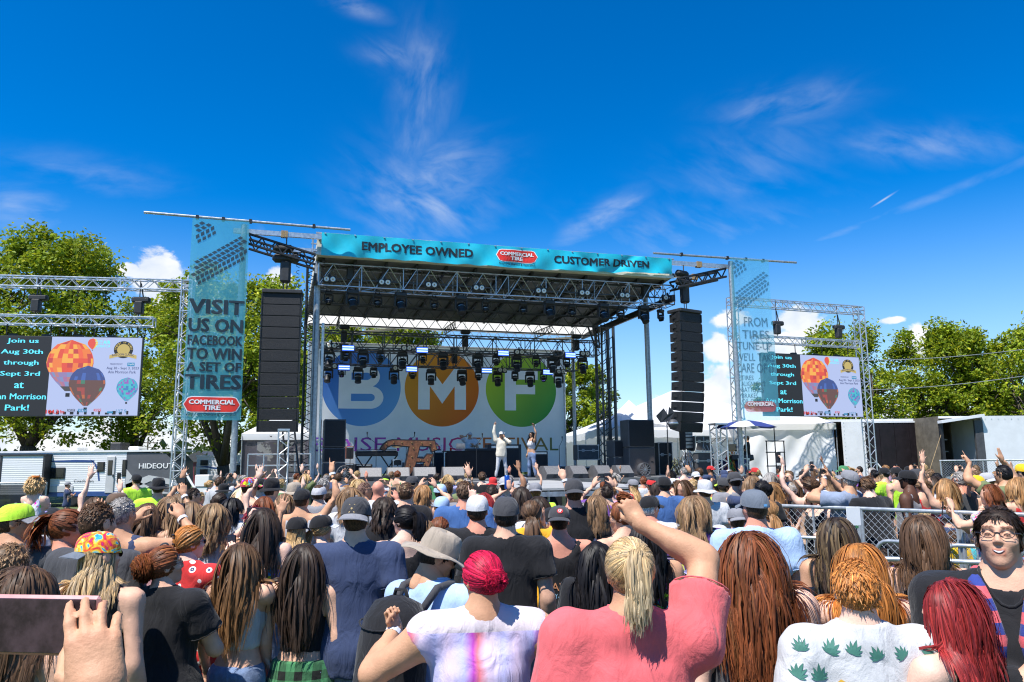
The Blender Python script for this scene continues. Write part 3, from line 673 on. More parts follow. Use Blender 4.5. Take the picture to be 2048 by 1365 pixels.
def logo(parent, P0, w, teal_text=True, txt_m=None):
 """white-edged red pill with the two-line name"""
 P = lambda off: (lambda x, y: P0(x, y, off))
 lg = pill_sheet(MB(), w, w*.30, P(.012)).build('logo_plate', M_WINK, parent)
 pill_sheet(MB(), w*.965, w*.268, P(.018)).build('logo_field', M_RED, lg)
 tx = MB(); put_text(tx, 'COMMERCIAL', w*.80, w*.085, lambda x, y: P0(x, y+w*.045,.025),.04); put_text(tx, 'TIRE', w*.30, w*.085, lambda x, y: P0(x, y-w*.06,.025),.04)
 tx.build('lettering', M_WINK, lg)
 put_text(MB(), 'Employee Owned & Operated', w*.86, w*.055, lambda x, y: P0(x, y-w*.195,.012),.01).build('lettering', M_INK, parent)
def top_banner():
 b = sthing('roof_banner', 'long teal banner reading employee owned, customer driven along the roof edge', 'banner', 0,-.12)
 def P(x, y, off=0.0):
  sag = .05*math.sin((x+6.75)/13.5*math.pi*6)**2*max(0,.5-y)
  wr = .035*math.sin(x*2.1+y*1.3)+.028*math.sin(x*4.7-y*3.0+.6)+.02*math.sin(x*9.1+y*4)
  fold = .05*math.exp(-((x-3.1-.9*(.5-y))/.22)**2)-.04*math.exp(-((x+5.2+.5*y)/.2)**2)+.05*math.exp(-((x-4.6+1.1*(.5-y))/.25)**2)
  return (x, -.10-off+wr*(.4+.8*(1-y))+fold, 9.08+.80*y+.20*(1-y)*max(0,(x-1)/6)*.9+sag*.3+.012*math.sin(x*7)*(1-y))
 u = np.linspace(-6.72,6.72,240); v = np.linspace(0,1,14)
 MB().grid(np.array([[P(x, y) for y in v] for x in u])).build('cloth', M_TEAL, b, True)
 def fine(body, w, h, x0, y0):
  return put_text(MB(), body, w, h, lambda x, y: P(x0+x, y0+y, .010),.034)
 fine('EMPLOYEE OWNED', 4.0,.40,-3.35,.52).build('lettering', M_INK, b); fine('CUSTOMER DRIVEN', 3.95,.40,3.75,.52).build('lettering', M_INK, b)
 logo(b, lambda x, y, off: P(.32+x, .56+y/.8, off+.0),1.62)
 gm = MB()
 for k in range(14):
  q = P(-6.6+13.2*k/13,.97,.02); gm.box(q, (.06,.02,.04))
 gm.build('grommet', M_ALU, b)
top_banner()
M_TEALM = sheet_mat('teal_mesh_vinyl', (.15,.70,.85),.36,.45,.6)
M_TEALM2 = sheet_mat('pale_teal_mesh_vinyl', (.18,.70,.86),.54,.45,.5)
M_INKM = sheet_mat('ink_on_mesh', (.015,.04,.06),.10,.6,.15)
M_INKM2 = sheet_mat('faint_ink_on_mesh', (.06,.20,.28),.72,.6,.3)
def tall_banner(s0, s1, z0, z1, lines, twist, label, teal, ink, full):
 b = sthing('tall_banner', label, 'banner', (s0+s1)/2,-.62); W = s1-s0; Hh = z1-z0
 def P(x, y, off=0.0):
  w = .05*math.sin(y*9+x*3)+.03*math.sin(x*14+y*5)*(.3+.7*(1-y)); tw = twist*(1-y)
  return (x*W*(1-.10*abs(tw)*4*y*(1-y))+.10*W*tw*(1-y)*.3,-off+w*.6+x*W*tw*.5, z0+Hh*y)
 u = np.linspace(-.5,.5,16); v = np.linspace(0,1,60)
 MB().grid(np.array([[P(x, y) for y in v] for x in u])).build('cloth', teal, b, True)
 def fine(mb, body, w, h, x0, y0, bold=.038):
  return put_text(mb, body, w, h, lambda x, y: P(x0+x, y0+y, .013), bold)
 mb = MB()
 for body, w, h, y, *x0 in lines: fine(mb, body, w, h, x0[0] if x0 else 0, y)
 mb.build('lettering', ink, b)
 for (cx, cy, ln) in ((.05,.80,1.0),(-.30,.955,.35)):
  tr = MB(); ang = math.atan2(.17*Hh, W*.9)
  for row in range(5):
   n = int(13*ln)
   for k in range(n):
    a = (k/n-.5)*ln*1.15*W+(row % 2)*.04; d = (row-2)*.155; hw = .055*W*.62; hh = .055 if row in (1,2,3) else .045
    q = []
    for dx, dy in ((-hw, -hh),(hw, -hh),(hw, hh),(-hw, hh)):
     X = a+dx+(dy*.5 if row < 2 else -dy*.5); Yv = d+dy; q.append((cx+(X*math.cos(ang)-Yv*math.sin(ang))/W, cy+(X*math.sin(ang)+Yv*math.cos(ang))/Hh))
    if all(-.5 <= x <= .5 and 0 < y < 1 for x, y in q): flat_poly(tr, q, lambda x, y: P(x, y, .013))
  tr.build('tread_print', ink if full else sheet_mat('tread_ink', (.05,.18,.27),.25,.6,.25), b)
 if full: logo(b, lambda x, y, off: P(x/W, .075+y/Hh, off+.004), W*.97)
 else:
  lg = pill_sheet(MB(),1.3,.42, lambda x, y: P((x+.1)/W, .085+y/Hh, .03)).build('logo_plate', sheet_mat('faint_red', (.7,.1,.08),.45,.5,.4), b)
  put_text(MB(), 'COMMERCIAL', 1.05,.15, lambda x, y: P((x+.1)/W, .1+y/Hh, .05),.04).build('lettering', sheet_mat('faint_white', (.9,.9,.9),.3,.5,.4), lg)
tall_banner(-10.83,-9.07,3.38,9.92, [('VISIT', .96,.075,.555),('US ON', .94,.068,.462),('FACEBOOK', .94,.05,.388),('TO WIN', .94,.057,.322),('A SET OF', .94,.047,.258),('TIRES', .96,.072,.185)], .06,
   'tall teal mesh banner beside the left speaker column, asking visitors to win tires', M_TEALM, M_INKM, True)
tall_banner(9.12,10.86,3.5,10.0, [('FROM', .62,.062,.60,.06),('TIRES', .70,.055,.522,.04),('TUNE-UP', .86,.05,.452,0),("WE'LL TAKE", .92,.05,.385,0),('CARE OF IT', .92,.06,.318,0),('TIRES', .30,.03,.258,-.2),('ALIGNMENT', .56,.03,.222,-.07),('BATTERIES', .52,.03,.186,-.09),('BRAKES', .38,.03,.150,-.16),('OIL CHANGES', .66,.03,.117,-.02)], -.5,
   'tall pale see-through teal banner hanging beside the right-hand steel pole', M_TEALM2, M_INKM2, False)
def backdrop():
 b = sthing('festival_backdrop', 'white festival backdrop with blue, orange and green letter discs', 'backdrop', -.43,9.45, DECK)
 W, Hh = 12.3,6.15; x0 = .43
 def P(s, z, off=0.0):
  w = .03*math.sin(s*1.7+z*.8)+.022*math.sin(s*4.1-z*.9)+.07*max(0,(s-4.9))*math.sin((s-4.9)*5.5+z*.4)
  return (s+x0,-off+w, z-DECK)
 m = bpy.data.materials.new('backdrop_print'); m.use_nodes = True; t = NT(m.node_tree); bs = t.n['Principled BSDF']; out = t.n['Material Output']
 tc = t.new('ShaderNodeTexCoord').outputs['Object']; sx = t.new('ShaderNodeSeparateXYZ'); t.l.new(tc, sx.inputs[0]); X = t.m('SUBTRACT', sx.outputs[0], x0); Z = t.m('ADD', sx.outputs[2], DECK-5.52)
 col = t.mix(t.noise(tc, 2.5,4,.6),(.80,.81,.82),(.90,.91,.92)); white = col
 AND = lambda *a: a[0] if len(a) == 1 else t.m('MULTIPLY', a[0], AND(*a[1:])); OR = lambda *a: a[0] if len(a) == 1 else t.m('MAXIMUM', a[0], OR(*a[1:])); gt = lambda a, b: t.m('GREATER_THAN', a, b); lt = lambda a, b: t.m('LESS_THAN', a, b)
 for s0, L, ca, cb in ((-4.25, 'B', (.05,.17,.55),(.16,.40,.74)),(-.46, 'M', (.80,.34,.04),(.74,.15,.02)),(3.5, 'F', (.46,.62,.05),(.06,.32,.07))):
  x = t.m('SUBTRACT', X, s0); ax = t.m('ABSOLUTE', x); disc = lt(t.m('ADD', t.m('MULTIPLY', x, x), t.m('MULTIPLY', Z, Z)),3.24)
  f = t.m('ADD', t.m('MULTIPLY', t.m('SUBTRACT', t.m('MULTIPLY', x, .8), t.m('MULTIPLY', Z, .6)),.278),.5, clamp=True); dc = t.mix(f, ca, cb)
  rc = lambda a, b, c, d: AND(gt(x, a), lt(x, b), gt(Z, c), lt(Z, d))
  if L == 'M':
   k = t.m('MULTIPLY', ax, 1.667); let = AND(lt(t.m('ABSOLUTE', Z),1.0), OR(AND(gt(ax, .6), lt(ax, 1.15)), AND(lt(ax, .6), gt(Z, t.m('SUBTRACT', t.m('MULTIPLY', k, .84),.72)), lt(Z, t.m('ADD', t.m('MULTIPLY', k, .8),.2)))))
  elif L == 'F': let = OR(rc(-.85,-.28,-1,1), rc(-.28,.85,.52,1), rc(-.28,.7,-.2,.26))
  else:
   let = rc(-1.05,-.48,-1,1)
   for zc2, xr in ((.5,.22),(-.48,.40)):
    px_ = t.m('MULTIPLY', t.m('MAXIMUM', t.m('SUBTRACT', x, xr),0.0),.87); pz = t.m('SUBTRACT', Z, zc2); d = t.m('SQRT', t.m('ADD', t.m('MULTIPLY', px_, px_), t.m('MULTIPLY', pz, pz))); let = OR(let, AND(gt(x, -.5), gt(d, .17), lt(d, .52)))
  col = t.mix(disc, col, t.mix(let, dc, white))
 t.l.new(col, bs.inputs['Base Color']); bs.inputs['Roughness'].default_value = .55; tr = t.new('ShaderNodeBsdfTranslucent'); t.l.new(col, tr.inputs[0]); mx = t.new('ShaderNodeMixShader'); mx.inputs[0].default_value = .62; t.l.new(bs.outputs[0], mx.inputs[1]); t.l.new(tr.outputs[0], mx.inputs[2]); t.l.new(mx.outputs[0], out.inputs[0])
 mc = col_mat('backdrop_ink', .5,.3)
 u = np.linspace(-6.6,5.72,110); v = np.linspace(1.55,7.5,40)
 MB().grid(np.array([[P(s, z) for z in v] for s in u])).build('cloth', m, b, True)
 for word, c, a, e in (('BOISE', (.12,.06,.35),-6.35,-3.1),('MUSIC', (.42,.04,.30),-2.6,.55),('FESTIVAL', (.62,.16,.04),1.0,5.35)):
  V, Fs = text_fit(word, e-a, .64,.0); C = []
  for x, y, _ in V:
   f = (x+(e-a)/2)/(e-a); c2 = (.04,.25,.08) if word == 'FESTIVAL' else ((.34,.05,.35) if word == 'BOISE' else (.62,.06,.18)); f2 = max(0, f*1.2-.4) if word == 'FESTIVAL' else f
   C.append([c[j]*(1-min(1, f2))+c2[j]*min(1, f2) for j in range(3)])
  o = link(bpy.data.objects.new('lettering', mesh_np('lettering', np.array([P((a+e)/2+x, 2.89+y, .05) for x, y, _ in V]), Fs, False, [mc], col=np.array(C)))); o.parent = b
 fr = MB(); fr.tube((-6.66+x0,.1,0),(-6.66+x0,.1,6.2),.06,8); fr.tube((5.78+x0,.1,0),(5.78+x0,.1,6.2),.06,8); fr.tube((-6.66+x0,.1,6.14),(5.78+x0,.1,6.14),.05,8)
 fr.build('frame', M_ALU, b)
backdrop()
# ------------------------------------------------------------------ hanging trusses and lamps
TR_F = (.85,8.19,8.97); TR_1 = (5.9,6.80,7.46); TR_2 = (8.2,6.38,7.0)
def hung_truss(t, z0, z1, s0, s1, n, w, mt, label, joints=6):
 o = sthing('lighting_truss', label, 'truss', s0, t, (z0+z1)/2, 'lighting trusses hung under the stage roof')
 L = s1-s0; k = 4
 for i in range(k):
  a = box_truss(MB(), L/k, w, z1-z0, n//k, .028,.017,3); q = a.build('truss_section', mt, o); q.location.x = L/k*i
 for f in (.08,.5,.92):
  m = MB(); m.tube((L*f, 0,(z1-z0)/2),(L*f, 0,1.1),.012,4); m.build('hoist_chain', M_CHAIN, o)
  h = MB(); h.bev((L*f, 0,.15),(.24,.3,.5),.03); h.bev((L*f+.02,0,.55),(.42,.26,.2),.05); h.build('hoist_motor', M_BLACKP, o)
 return o
hung_truss(*TR_F, -6.75,7.16,28,.72, M_TRUSSG, 'front lighting truss right behind the teal roof banner')
hung_truss(*TR_1,-6.4,6.02,28,.6, M_TRUSSD, 'middle lighting truss carrying the upper row of lamps before the backdrop')
hung_truss(*TR_2,-6.2,5.9,28,.55, M_TRUSSD, 'rear lighting truss carrying the lower row of lamps before the backdrop')
def lamp_proto(big):
 """moving head: base, yoke, head with lens; hangs from its origin downwards"""
 o = thing('moving_light', '', 'stage light'); k = 1.0 if big else .72
 b = MB(); b.bev((0,0,-.11*k),(.40*k, .30*k, .16*k),.03); b.tube((-.1*k, 0,0),(-.1*k, 0,.06),.02,6); b.tube((.1*k, 0,0),(.1*k, 0,.06),.02,6); b.build('base', M_BLACKP, o)
 y = MB()
 for sx in (-1,1): y.bev((sx*.21*k, 0,-.37*k),(.055*k, .16*k, .40*k),.02)
 y.bev((0,0,-.21*k),(.45*k, .16*k, .05*k),.015); y.build('yoke', M_BLACKP, o)
 h = MB().lathe([(.09*k, .12*k),(.15*k, .09*k),(.165*k, -.08*k),(.13*k, -.20*k),(.145*k, -.23*k),(.145*k, -.30*k if big else -.12*k),(.125*k, -.31*k if big else -.14*k)], 14).build('head', M_BLACKM, o, True)
 h.location = (0,0,-.45*k)
 l = MB().lathe([(.0,-.295*k if big else -.13*k),(.11*k, -.30*k if big else -.135*k),(.118*k, -.312*k if big else -.145*k)], 14, cap=False).build('lens', M_LENSD if big else M_LENS, h, True)
 r = MB().lathe([(.166*k, -.02*k),(.172*k, -.03*k),(.166*k, -.045*k)], 14, cap=False).build('rim', M_TRUSSG, h, True)
 return o
P_BIG, P_SMALL = lamp_proto(True), lamp_proto(False)
M_BLUELENS = mat('lit_blue_lens', (.25,.2,1.0),.3,0,0, emit=1.2)
used = {}
def hang(proto, px, t, ztop, label, group, lens=None, tilt=(0,0), py=None):
 s = sp(px, py or 700, t)[0]
 o = proto if proto.name not in used else copy_tree(proto); used[proto.name] = 1
 o.location = SL(s, t, ztop); o.rotation_euler.z = SA+tilt[1]; tag(o, label, None, group)
 hd = [c for c in o.children if c.name.startswith('head')]
 if hd:
  hd[0].rotation_euler.x = tilt[0]
  if lens:
   ln = [c for c in hd[0].children if c.name.startswith('lens')][0]; ln.data = ln.data.copy(); ln.data.materials[0] = lens
 return o
rk = random.Random(11)
nth = ['first', 'second', 'third', 'fourth', 'fifth', 'sixth', 'seventh', 'eighth', 'ninth', 'tenth', 'eleventh', 'twelfth', 'thirteenth', 'fourteenth']
for i, px in enumerate((705,801,922,1098,1206,1286)):
 hang(P_BIG, px, TR_F[0]-.25,8.12, f'large black moving spotlight under the front truss, {nth[i]} large one from the left', 'large spotlights on the front truss', None, (-.55,.25-.2*rk.random()),600)
for i, px in enumerate((657,755,868,970,1046,1143,1240,1320)):
 hang(P_SMALL, px, TR_F[0]+.2,8.10, f'small black moving light under the front truss, {nth[i]} small one from the left', 'small moving lights on the front truss', None, (-.2, rk.random()*.5),600)
row1 = ((658,1),(691,2),(726,1),(761,0),(805,1),(846,0),(886,1),(955,1),(992,0),(1033,1),(1072,0),(1104,1),(1133,2),(1165,1))
row2 = ((655,1),(683,2),(716,1),(747,0),(788,1),(825,0),(862,1),(924,1),(957,0),(995,1),(1030,0),(1060,1),(1087,2),(1117,1))
for rowname, row, T_, yy in (('upper', row1, TR_1,720),('lower', row2, TR_2,760)):
 for i, (px, kd) in enumerate(row):
  what = {0: 'black wash light with pale lens', 1: 'black moving spotlight', 2: 'black wash light glowing violet'}[kd]
  hang(P_BIG if kd == 1 else P_SMALL, px, T_[0], T_[1]-.06, f'{what}, {nth[i]} from the left in the {rowname} rear row', f'{rowname} rear row of stage lights', M_BLUELENS if kd == 2 else None, (rk.uniform(-.5,-.15), rk.uniform(-.3,.3)), yy)
def blinder_proto():
 o = thing('blinder_light', '', 'stage light')
 MB().bev((0,0,0),(.46,.16,.24),.02).build('housing', M_BLACKP, o)
 for sx in (-1,1):
  c = MB().lathe([(.0,.0),(.06,.012),(.088,.02),(.09,.0)], 14,(sx*.11,-.083,0), Matrix.Rotation(R(90),3, 'X'), False).build('reflector', M_LENS, o, True)
  MB().lathe([(.0,.03),(.022,.02),(.024,.0)], 8,(sx*.11,-.09,0), Matrix.Rotation(R(90),3, 'X'), False).build('bulb', M_RUST, c, True)
 MB().box((0,0,.16),(.06,.06,.12)).build('clamp', M_BLACKM, o)
 return o
P_BL = blinder_proto()
for i, (px, py) in enumerate(((659,560),(769,566),(862,571),(957,577),(1081,583),(1168,587),(1248,592),(1335,597))):
 s, z = sp(px, py, .42); o = hang(P_BL, px, .40, z, f'two-lamp blinder on the front truss, {nth[i]} from the left', 'blinders on the front truss', py=py)
for nm, T_, lst in (('upper', TR_1,((663,692),(813,697),(1038,705),(1169,708))),('lower', TR_2,((664,733),(795,737),(1004,741),(1121,744)))):
 for i, (px, py) in enumerate(lst):
  s, z = sp(px, py, T_[0]-.42); hang(P_BL, px, T_[0]-.42, z, f'two-lamp blinder on the {nm} rear truss, {nth[i]} from the left', f'blinders on the {nm} rear truss', py=py)
def strobe_proto():
 o = thing('strobe_bar', '', 'strobe light')
 MB().bev((0,0,0),(.52,.14,.26),.02).build('housing', M_BLACKP, o)
 me = mat('lit_strobe_tube', (.55,.75,1.0),.3,0,0, emit=1.2); mb = mat('lit_strobe_panel', (.06,.16,.9),.3,0,0, emit=1.0)
 MB().box((0,-.075,0),(.48,.01,.22)).build('panel', mb, o)
 for z in (-.05,.05): MB().bev((0,-.085, z),(.46,.02,.04),.008).build('tube', me, o)
 return o
P_ST = strobe_proto()
for nm, T_, lst in (('upper', TR_1,((696,697),(844,701),(1006,707),(1140,711))),('lower', TR_2,((688,736),(823,739),(973,742),(1095,745)))):
 for i, (px, py) in enumerate(lst):
  s, z = sp(px, py, T_[0]-.45); hang(P_ST, px, T_[0]-.45, z, f'lit blue-white strobe bar on the {nm} rear truss, {nth[i]} from the left', f'strobe bars on the {nm} rear truss', py=py)
# ------------------------------------------------------------------ flown speaker columns
M_CABSIDE = mat('cabinet_side', (.016,.017,.020),.5,0,.2,10,.15,120)
def line_array(s, t, ztop, n, h, w, rz, curve, label, hoist_s):
 o = sthing('line_array', label, 'speakers', s, t, ztop, None, rz)
 MB().bev((0,.3,-.06),(w*.98,.75,.13),.02).build('fly_frame', M_BLACKP, o)
 z = -.13; y = 0.0; a = 0.0
 for i in range(n):
  a += curve*(i/n)**1.3*2/n
  M = Matrix.Rotation(a, 3, 'X')
  c = np.array((0, y+.33*math.cos(a)-h/2*math.sin(a)*0, z-h/2))
  cab = MB(); x = w/2; dep = .66; e = .035
  V = np.array([(-x, -dep/2,-h/2+.006),(x, -dep/2,-h/2+.006),(x*.8, dep/2,-h/2+e),(-x*.8, dep/2,-h/2+e),(-x, -dep/2, h/2-.006),(x, -dep/2, h/2-.006),(x*.8, dep/2, h/2-e),(-x*.8, dep/2, h/2-e)])
  V = V @ np.array(M).T+c
  cab.add(V, np.array([(0,3,2,1),(4,5,6,7),(0,1,5,4),(1,2,6,5),(2,3,7,6),(3,0,4,7)])); bx = cab.build('speaker_box', M_CABSIDE, o)
  g = MB(); g.bev(c+np.array((0,-dep/2-.008,0)) @ np.eye(3) if a == 0 else np.array(M) @ np.array((0,-dep/2-.008,0))+c, (w*.90,.014, h-.03),.006, M); g.build('grille', M_GRILLE, bx)
  rg = MB()
  for sx in (-1,1): rg.box(np.array(M) @ np.array((sx*(x-.02),-dep/2-.005,0))+c, (.035,.05, h*.8), M); rg.box(np.array(M) @ np.array((sx*x*.93,0,.02))+c, (.03,.22, h*.34), M)
  rg.build('rigging_plate', M_BLACKM, bx)
  z -= h*math.cos(a); y += h*math.sin(a)
 hs = MB(); hs.tube((0,.3,0),(0,.3,.5),.018,5); hs.tube((.12,.3,0),(.12,.3,.5),.018,5)
 hs.build('hoist_chain', M_CHAIN, o)
 hm = MB(); hm.bev((.05,.3,.68),(.34,.3,.75),.06); hm.bev((.05,.3,1.15),(.9,.28,.3),.1); hm.bev((-.05,.3,1.5),(.7,.26,.26),.1); hm.build('hoist_motor', M_BLACKP, o)
 ch = MB(); ch.tube((.05,.3,1.5),(.05,.3,9.75-ztop),.022,5); ch.build('hoist_chain', M_CHAIN, o)
line_array(-7.95,-.35,7.76,12,.382,1.32, R(-6),.10, 'tall black column of stacked line array speakers by the left teal banner', 0)
line_array(7.42,-.25,7.86,12,.385,1.22, R(17),.24, 'curved black column of line array speakers before the white tent', 0)
# ------------------------------------------------------------------ gear on the stage
M_CAB = mat('cabinet_grey', (.10,.095,.095),.6,0,.2,6,.1,60)
M_WEDGE = mat('wedge_grille', (.24,.23,.22),.6,.2,.2,30,.3,200)
M_WOODR = mat('rusted_wood', (.20,.075,.03),.6,.1,.5,5,.4,20, dirt=.35)
M_REDWOOD = mat('mahogany', (.20,.06,.035),.5,0,.25,8)
def speaker_stack(px0, px1, t, tops, label, group=None, mats=None):
 s0 = sp(px0,900, t)[0]; s1 = sp(px1,900, t)[0]; w = s1-s0
 o = sthing('speaker_stack', label, 'speakers', (s0+s1)/2, t, DECK, group)
 z = 0
 for i, h in enumerate(tops):
  c = MB().bev((0,.4, z+h/2),(w, .8, h-.012),.02).build('speaker_box', M_CAB if not mats else mats[i], o)
  MB().bev((0,-.008, z+h/2),(w-.08,.02, h-.10),.008).build('grille', M_GRILLE if i else mat('brown_grille', (.085,.07,.065),.6,0,.2,40,.3,200), c)
  MB().box((w*.36,-.025, z+h*.5),(.1,.02,.03)).build('handle', M_BLACKM, c)
  z += h
 return o
speaker_stack(647,691,1.2,(.62,.52,1.0), 'tall grey speaker stack at the left edge of the stage')
speaker_stack(1258,1310,2.0,(1.14,1.12), 'two tall black speaker cabinets stacked at the right of the stage')
speaker_stack(1228,1250,2.6,(.75,.70), 'narrow black equipment rack beside the right speaker stack')
def wedge(px, t, label, rz):
 s = sp(px, 955, t)[0]; o = sthing('monitor_wedge', label, 'monitor speaker', s, t, DECK, 'floor monitors along the stage edge', rz)
 w = .74; pr = [(-.02,0),(.52,0),(.55,.1),(.30,.44),(.16,.44),(-.06,.14)]         # y,z outline: low front, grille rising to the players' side
 V = [(-w/2, y, z) for y, z in pr]+[(w/2, y, z) for y, z in pr]; n = len(pr); k = np.arange(n); k2 = (k+1) % n
 b = MB().add(V, [np.stack((k, k2, k2+n, k+n),1), np.vstack((k[::-1], k+n))]).build('cabinet', M_CAB, o)
 MB().add([(-w/2+.03,-.062,.155),(w/2-.03,-.062,.155),(w/2-.03,.152,.435),(-w/2+.03,.152,.435)], np.array([(0,1,2,3)])).build('top_panel', M_WEDGE, o)
 MB().bev((.0,-.05,.08),(.16,.03,.11),.01).build('handle', M_BLACKM, o)
for i, (px, rz) in enumerate(((741,0),(797,0),(850,0),(908,0),(1108,.35),(1160,.35),(1209,.35),(1252,.35))):
 wedge(px, -1.05, f'grey floor monitor on the stage edge, {nth[i]} of eight from the left', R(-4) if i < 4 else rz)
def big_letter():
 t = 1.6; P = [(562,905),(585,868),(615,845),(650,835),(955,842),(972,915),(930,930),(915,893),(850,888),(832,965),(872,968),(898,936),(948,938),(912,1036),(868,1030),(876,1002),(826,1000),(805,1060),(782,1092),(765,1120),(722,1112),(728,1066),(768,892),(650,882),(618,898),(600,925)]
 q = [sp(600+x/3.531,640+y/3.531, t) for x, y in P]; cs = sum(a for a, b in q)/len(q); zb = min(b for a, b in q); dz = DECK-zb
 o = sthing('letter_sign', 'giant rusty riveted letter F standing on the stage', 'sign', cs, t, DECK)
 pts = [(a-cs, b-zb) for a, b in q]
 MB().prism(pts, -.16, Matrix.Rotation(R(90),3, 'X'),(0,-.0,0)).build('rim', M_BLACKM, o)
 c0 = np.mean(pts, 0)
 ins = []
 n = len(pts)
 for i in range(n):
  a, b, c = np.array(pts[i-1]), np.array(pts[i]), np.array(pts[(i+1) % n]); d1 = b-a; d2 = c-b; d1 /= np.linalg.norm(d1); d2 /= np.linalg.norm(d2)
  nn = np.array((d1[1]+d2[1], -d1[0]-d2[0])); nn /= np.linalg.norm(nn)+1e-6; ins.append(tuple(b+nn*-.05 if False else b+np.array((nn[0], nn[1]))*-.045*(-1)))
 MB().prism(ins, .02, Matrix.Rotation(R(90),3, 'X'),(0,-.0,0)).build('face', M_WOODR, o)
 rv = MB()
 for i in range(n):
  a, b = np.array(ins[i]), np.array(ins[(i+1) % n]); L = np.linalg.norm(b-a)
  for k in range(max(1, int(L/.22))):
   p = a+(b-a)*(k+.5)/max(1, int(L/.22)); p = p+(np.array(c0)-p)*.0
 for x, y in ((610,870),(660,858),(720,860),(790,862),(860,864),(920,868),(945,905),(800,900),(790,960),(775,1020),(750,1080),(850,985),(900,985),(920,960),(880,1012)):
  a, b = sp(600+x/3.531,640+y/3.531, t); rv.lathe([(.028,0),(.02,.02),(.0,.026)], 8,(a-cs, -.025, b-zb), Matrix.Rotation(R(90),3, 'X'), False)
 rv.build('rivet', mat('brass', (.45,.3,.12),.4,.8,.2,20), o)
big_letter()
def dj_table():
 t = 2.7; s0, s1 = sp(889,930, t)[0], sp(984,930, t)[0]; w = s1-s0; zt = 1.02
 o = sthing('dj_table', 'table under a long black cloth with mixing gear behind the singer', 'table', (s0+s1)/2, t, DECK)
 n = 60; u = np.linspace(-w/2, w/2, n); z = np.linspace(.02, zt, 8); U, Z = np.meshgrid(u, z, indexing='ij'); cl = MB()
 cl.grid(np.stack((U, -.35+.03*np.sin(U*17)*(1-Z/zt*.8), Z),2)); cl.box((0,.05, zt),(w, .84,.03)); cl.build('cloth', mat('black_cloth', (.012,.012,.014),.9), o)
 for sx in (-1,1): MB().box((sx*(w/2-.12),.3, zt/2-.02),(.06,.06, zt-.05)).build('leg', M_BLACKM, o)
 def onit(name, label, cat, x, d, m, extra=None):
  g = sthing(name, label, cat, (s0+s1)/2+x, t-.05, DECK+zt+.016); MB().bev((0,0, d[2]/2), d, .01).build('body', m, g)
  if extra: extra(g)
 def lid(g): MB().bev((0,-.1,.17),(.36,.012,.25),.005, Matrix.Rotation(.25,3, 'X')).build('screen', M_ALU, g)
 onit('laptop', 'open silver laptop on the black dj table', 'laptop', -.35,(.36,.25,.02), M_ALU, lid)
 def knobs(g):
  for i in range(3): MB().lathe([(.09,.0),(.09,.02),(.02,.022)], 14,(-.3+.3*i, 0,.09)).build('platter', M_ALU, g, True)
 onit('mixing_deck', 'black mixing deck on the dj table', 'mixer', .35,(.95,.38,.09), M_BLACKP, knobs)
 onit('water_bottle', 'clear water bottle standing at the end of the dj table', 'bottle', -1.05,(.075,.075,.24), mat('clear_plastic', (.5,.55,.6),.1,0,.1,5), lambda g: MB().tube((0,0,.24),(0,0,.29),.018,8).build('cap', M_WHITE, g))
 g = sthing('cup', 'red party cup on the dj table', 'cup', (s0+s1)/2-.72, t-.1, DECK+zt+.016); MB().lathe([(.032,0),(.048,.12),(.05,.125)], 12).build('body', M_RED, g, True); MB().lathe([(.05,.12),(.053,.125),(.05,.13)], 12, cap=False).build('rim', M_WHITE, g, True)
dj_table()
def cab(name, px0, px1, y0, y1, t, d, label, cat, m, parts=None, zfloor=DECK):
 s0, s1 = sp(px0,920, t)[0], sp(px1,920, t)[0]; h = sp((px0+px1)/2, y0, t)[1]-sp((px0+px1)/2, y1, t)[1]; zb = zfloor if y1 > 930 else sp((px0+px1)/2, y1, t)[1]
 o = sthing(name, label, cat, (s0+s1)/2, t, zb); w = s1-s0
 c = MB().bev((0, d/2, h/2),(w, d, h),.02).build('body', m, o)
 if parts: parts(o, w, h, d)
 return o, w, h
def grl(o, w, h, d): MB().bev((0,-.01, h*.45),(w*.86,.02, h*.78),.01).build('grille', M_GRILLE, o); MB().box((0,-.012, h*.92),(w*.8,.02, h*.07)).build('control_strip', M_ALU, o)
def case_parts(o, w, h, d):
 e = MB()
 for sx in (-1,1):
  for z in (.02, h-.02): e.box((sx*(w/2-.02),-.008, z),(.08,.03,.06))
  e.box((sx*(w/2-.01),-.006, h/2),(.03,.02, h))
 for z in (.01, h-.01, h*.62): e.box((0,-.006, z),(w, .02,.03))
 e.build('edge_trim', M_ALU, o)
 for sx in (-1,1): MB().bev((sx*w*.25,-.015, h*.62),(.13,.02,.14),.01).build('latch', M_STEEL, o)
cab('guitar_cabinet', 976,1043,880,945,4.2,.5, 'tall black cabinet behind the two performers', 'amplifier', M_BLACKP, grl)
cab('guitar_amplifier', 1068,1096,893,943,4.4,.45, 'black combo amplifier at the performer in jeans', 'amplifier', M_BLACKP, grl)
cab('leslie_cabinet', 691,707,893,918,3.4,.5, 'small mahogany speaker cabinet on the left of the stage', 'cabinet', M_REDWOOD, grl)
cab('guitar_cabinet', 690,708,917,950,3.2,.5, 'dark grey cabinet under the mahogany one', 'amplifier', M_CAB, grl)
cab('guitar_cabinet', 710,745,920,950,3.8,.5, 'squat black cabinet beneath the keyboards', 'amplifier', M_BLACKP, grl)
cab('road_case', 786,804,910,950,2.2,.5, 'open grey-edged case standing between keyboards and letter sign', 'case', M_BLACKP, case_parts)
cab('guitar_cabinet', 868,888,893,950,4.4,.5, 'black cabinet left of the dj table', 'amplifier', M_BLACKP, grl)
cab('guitar_amplifier', 1104,1126,925,945,4.0,.4, 'low grey amplifier nearest the backdrop edge', 'amplifier', M_CAB, grl)
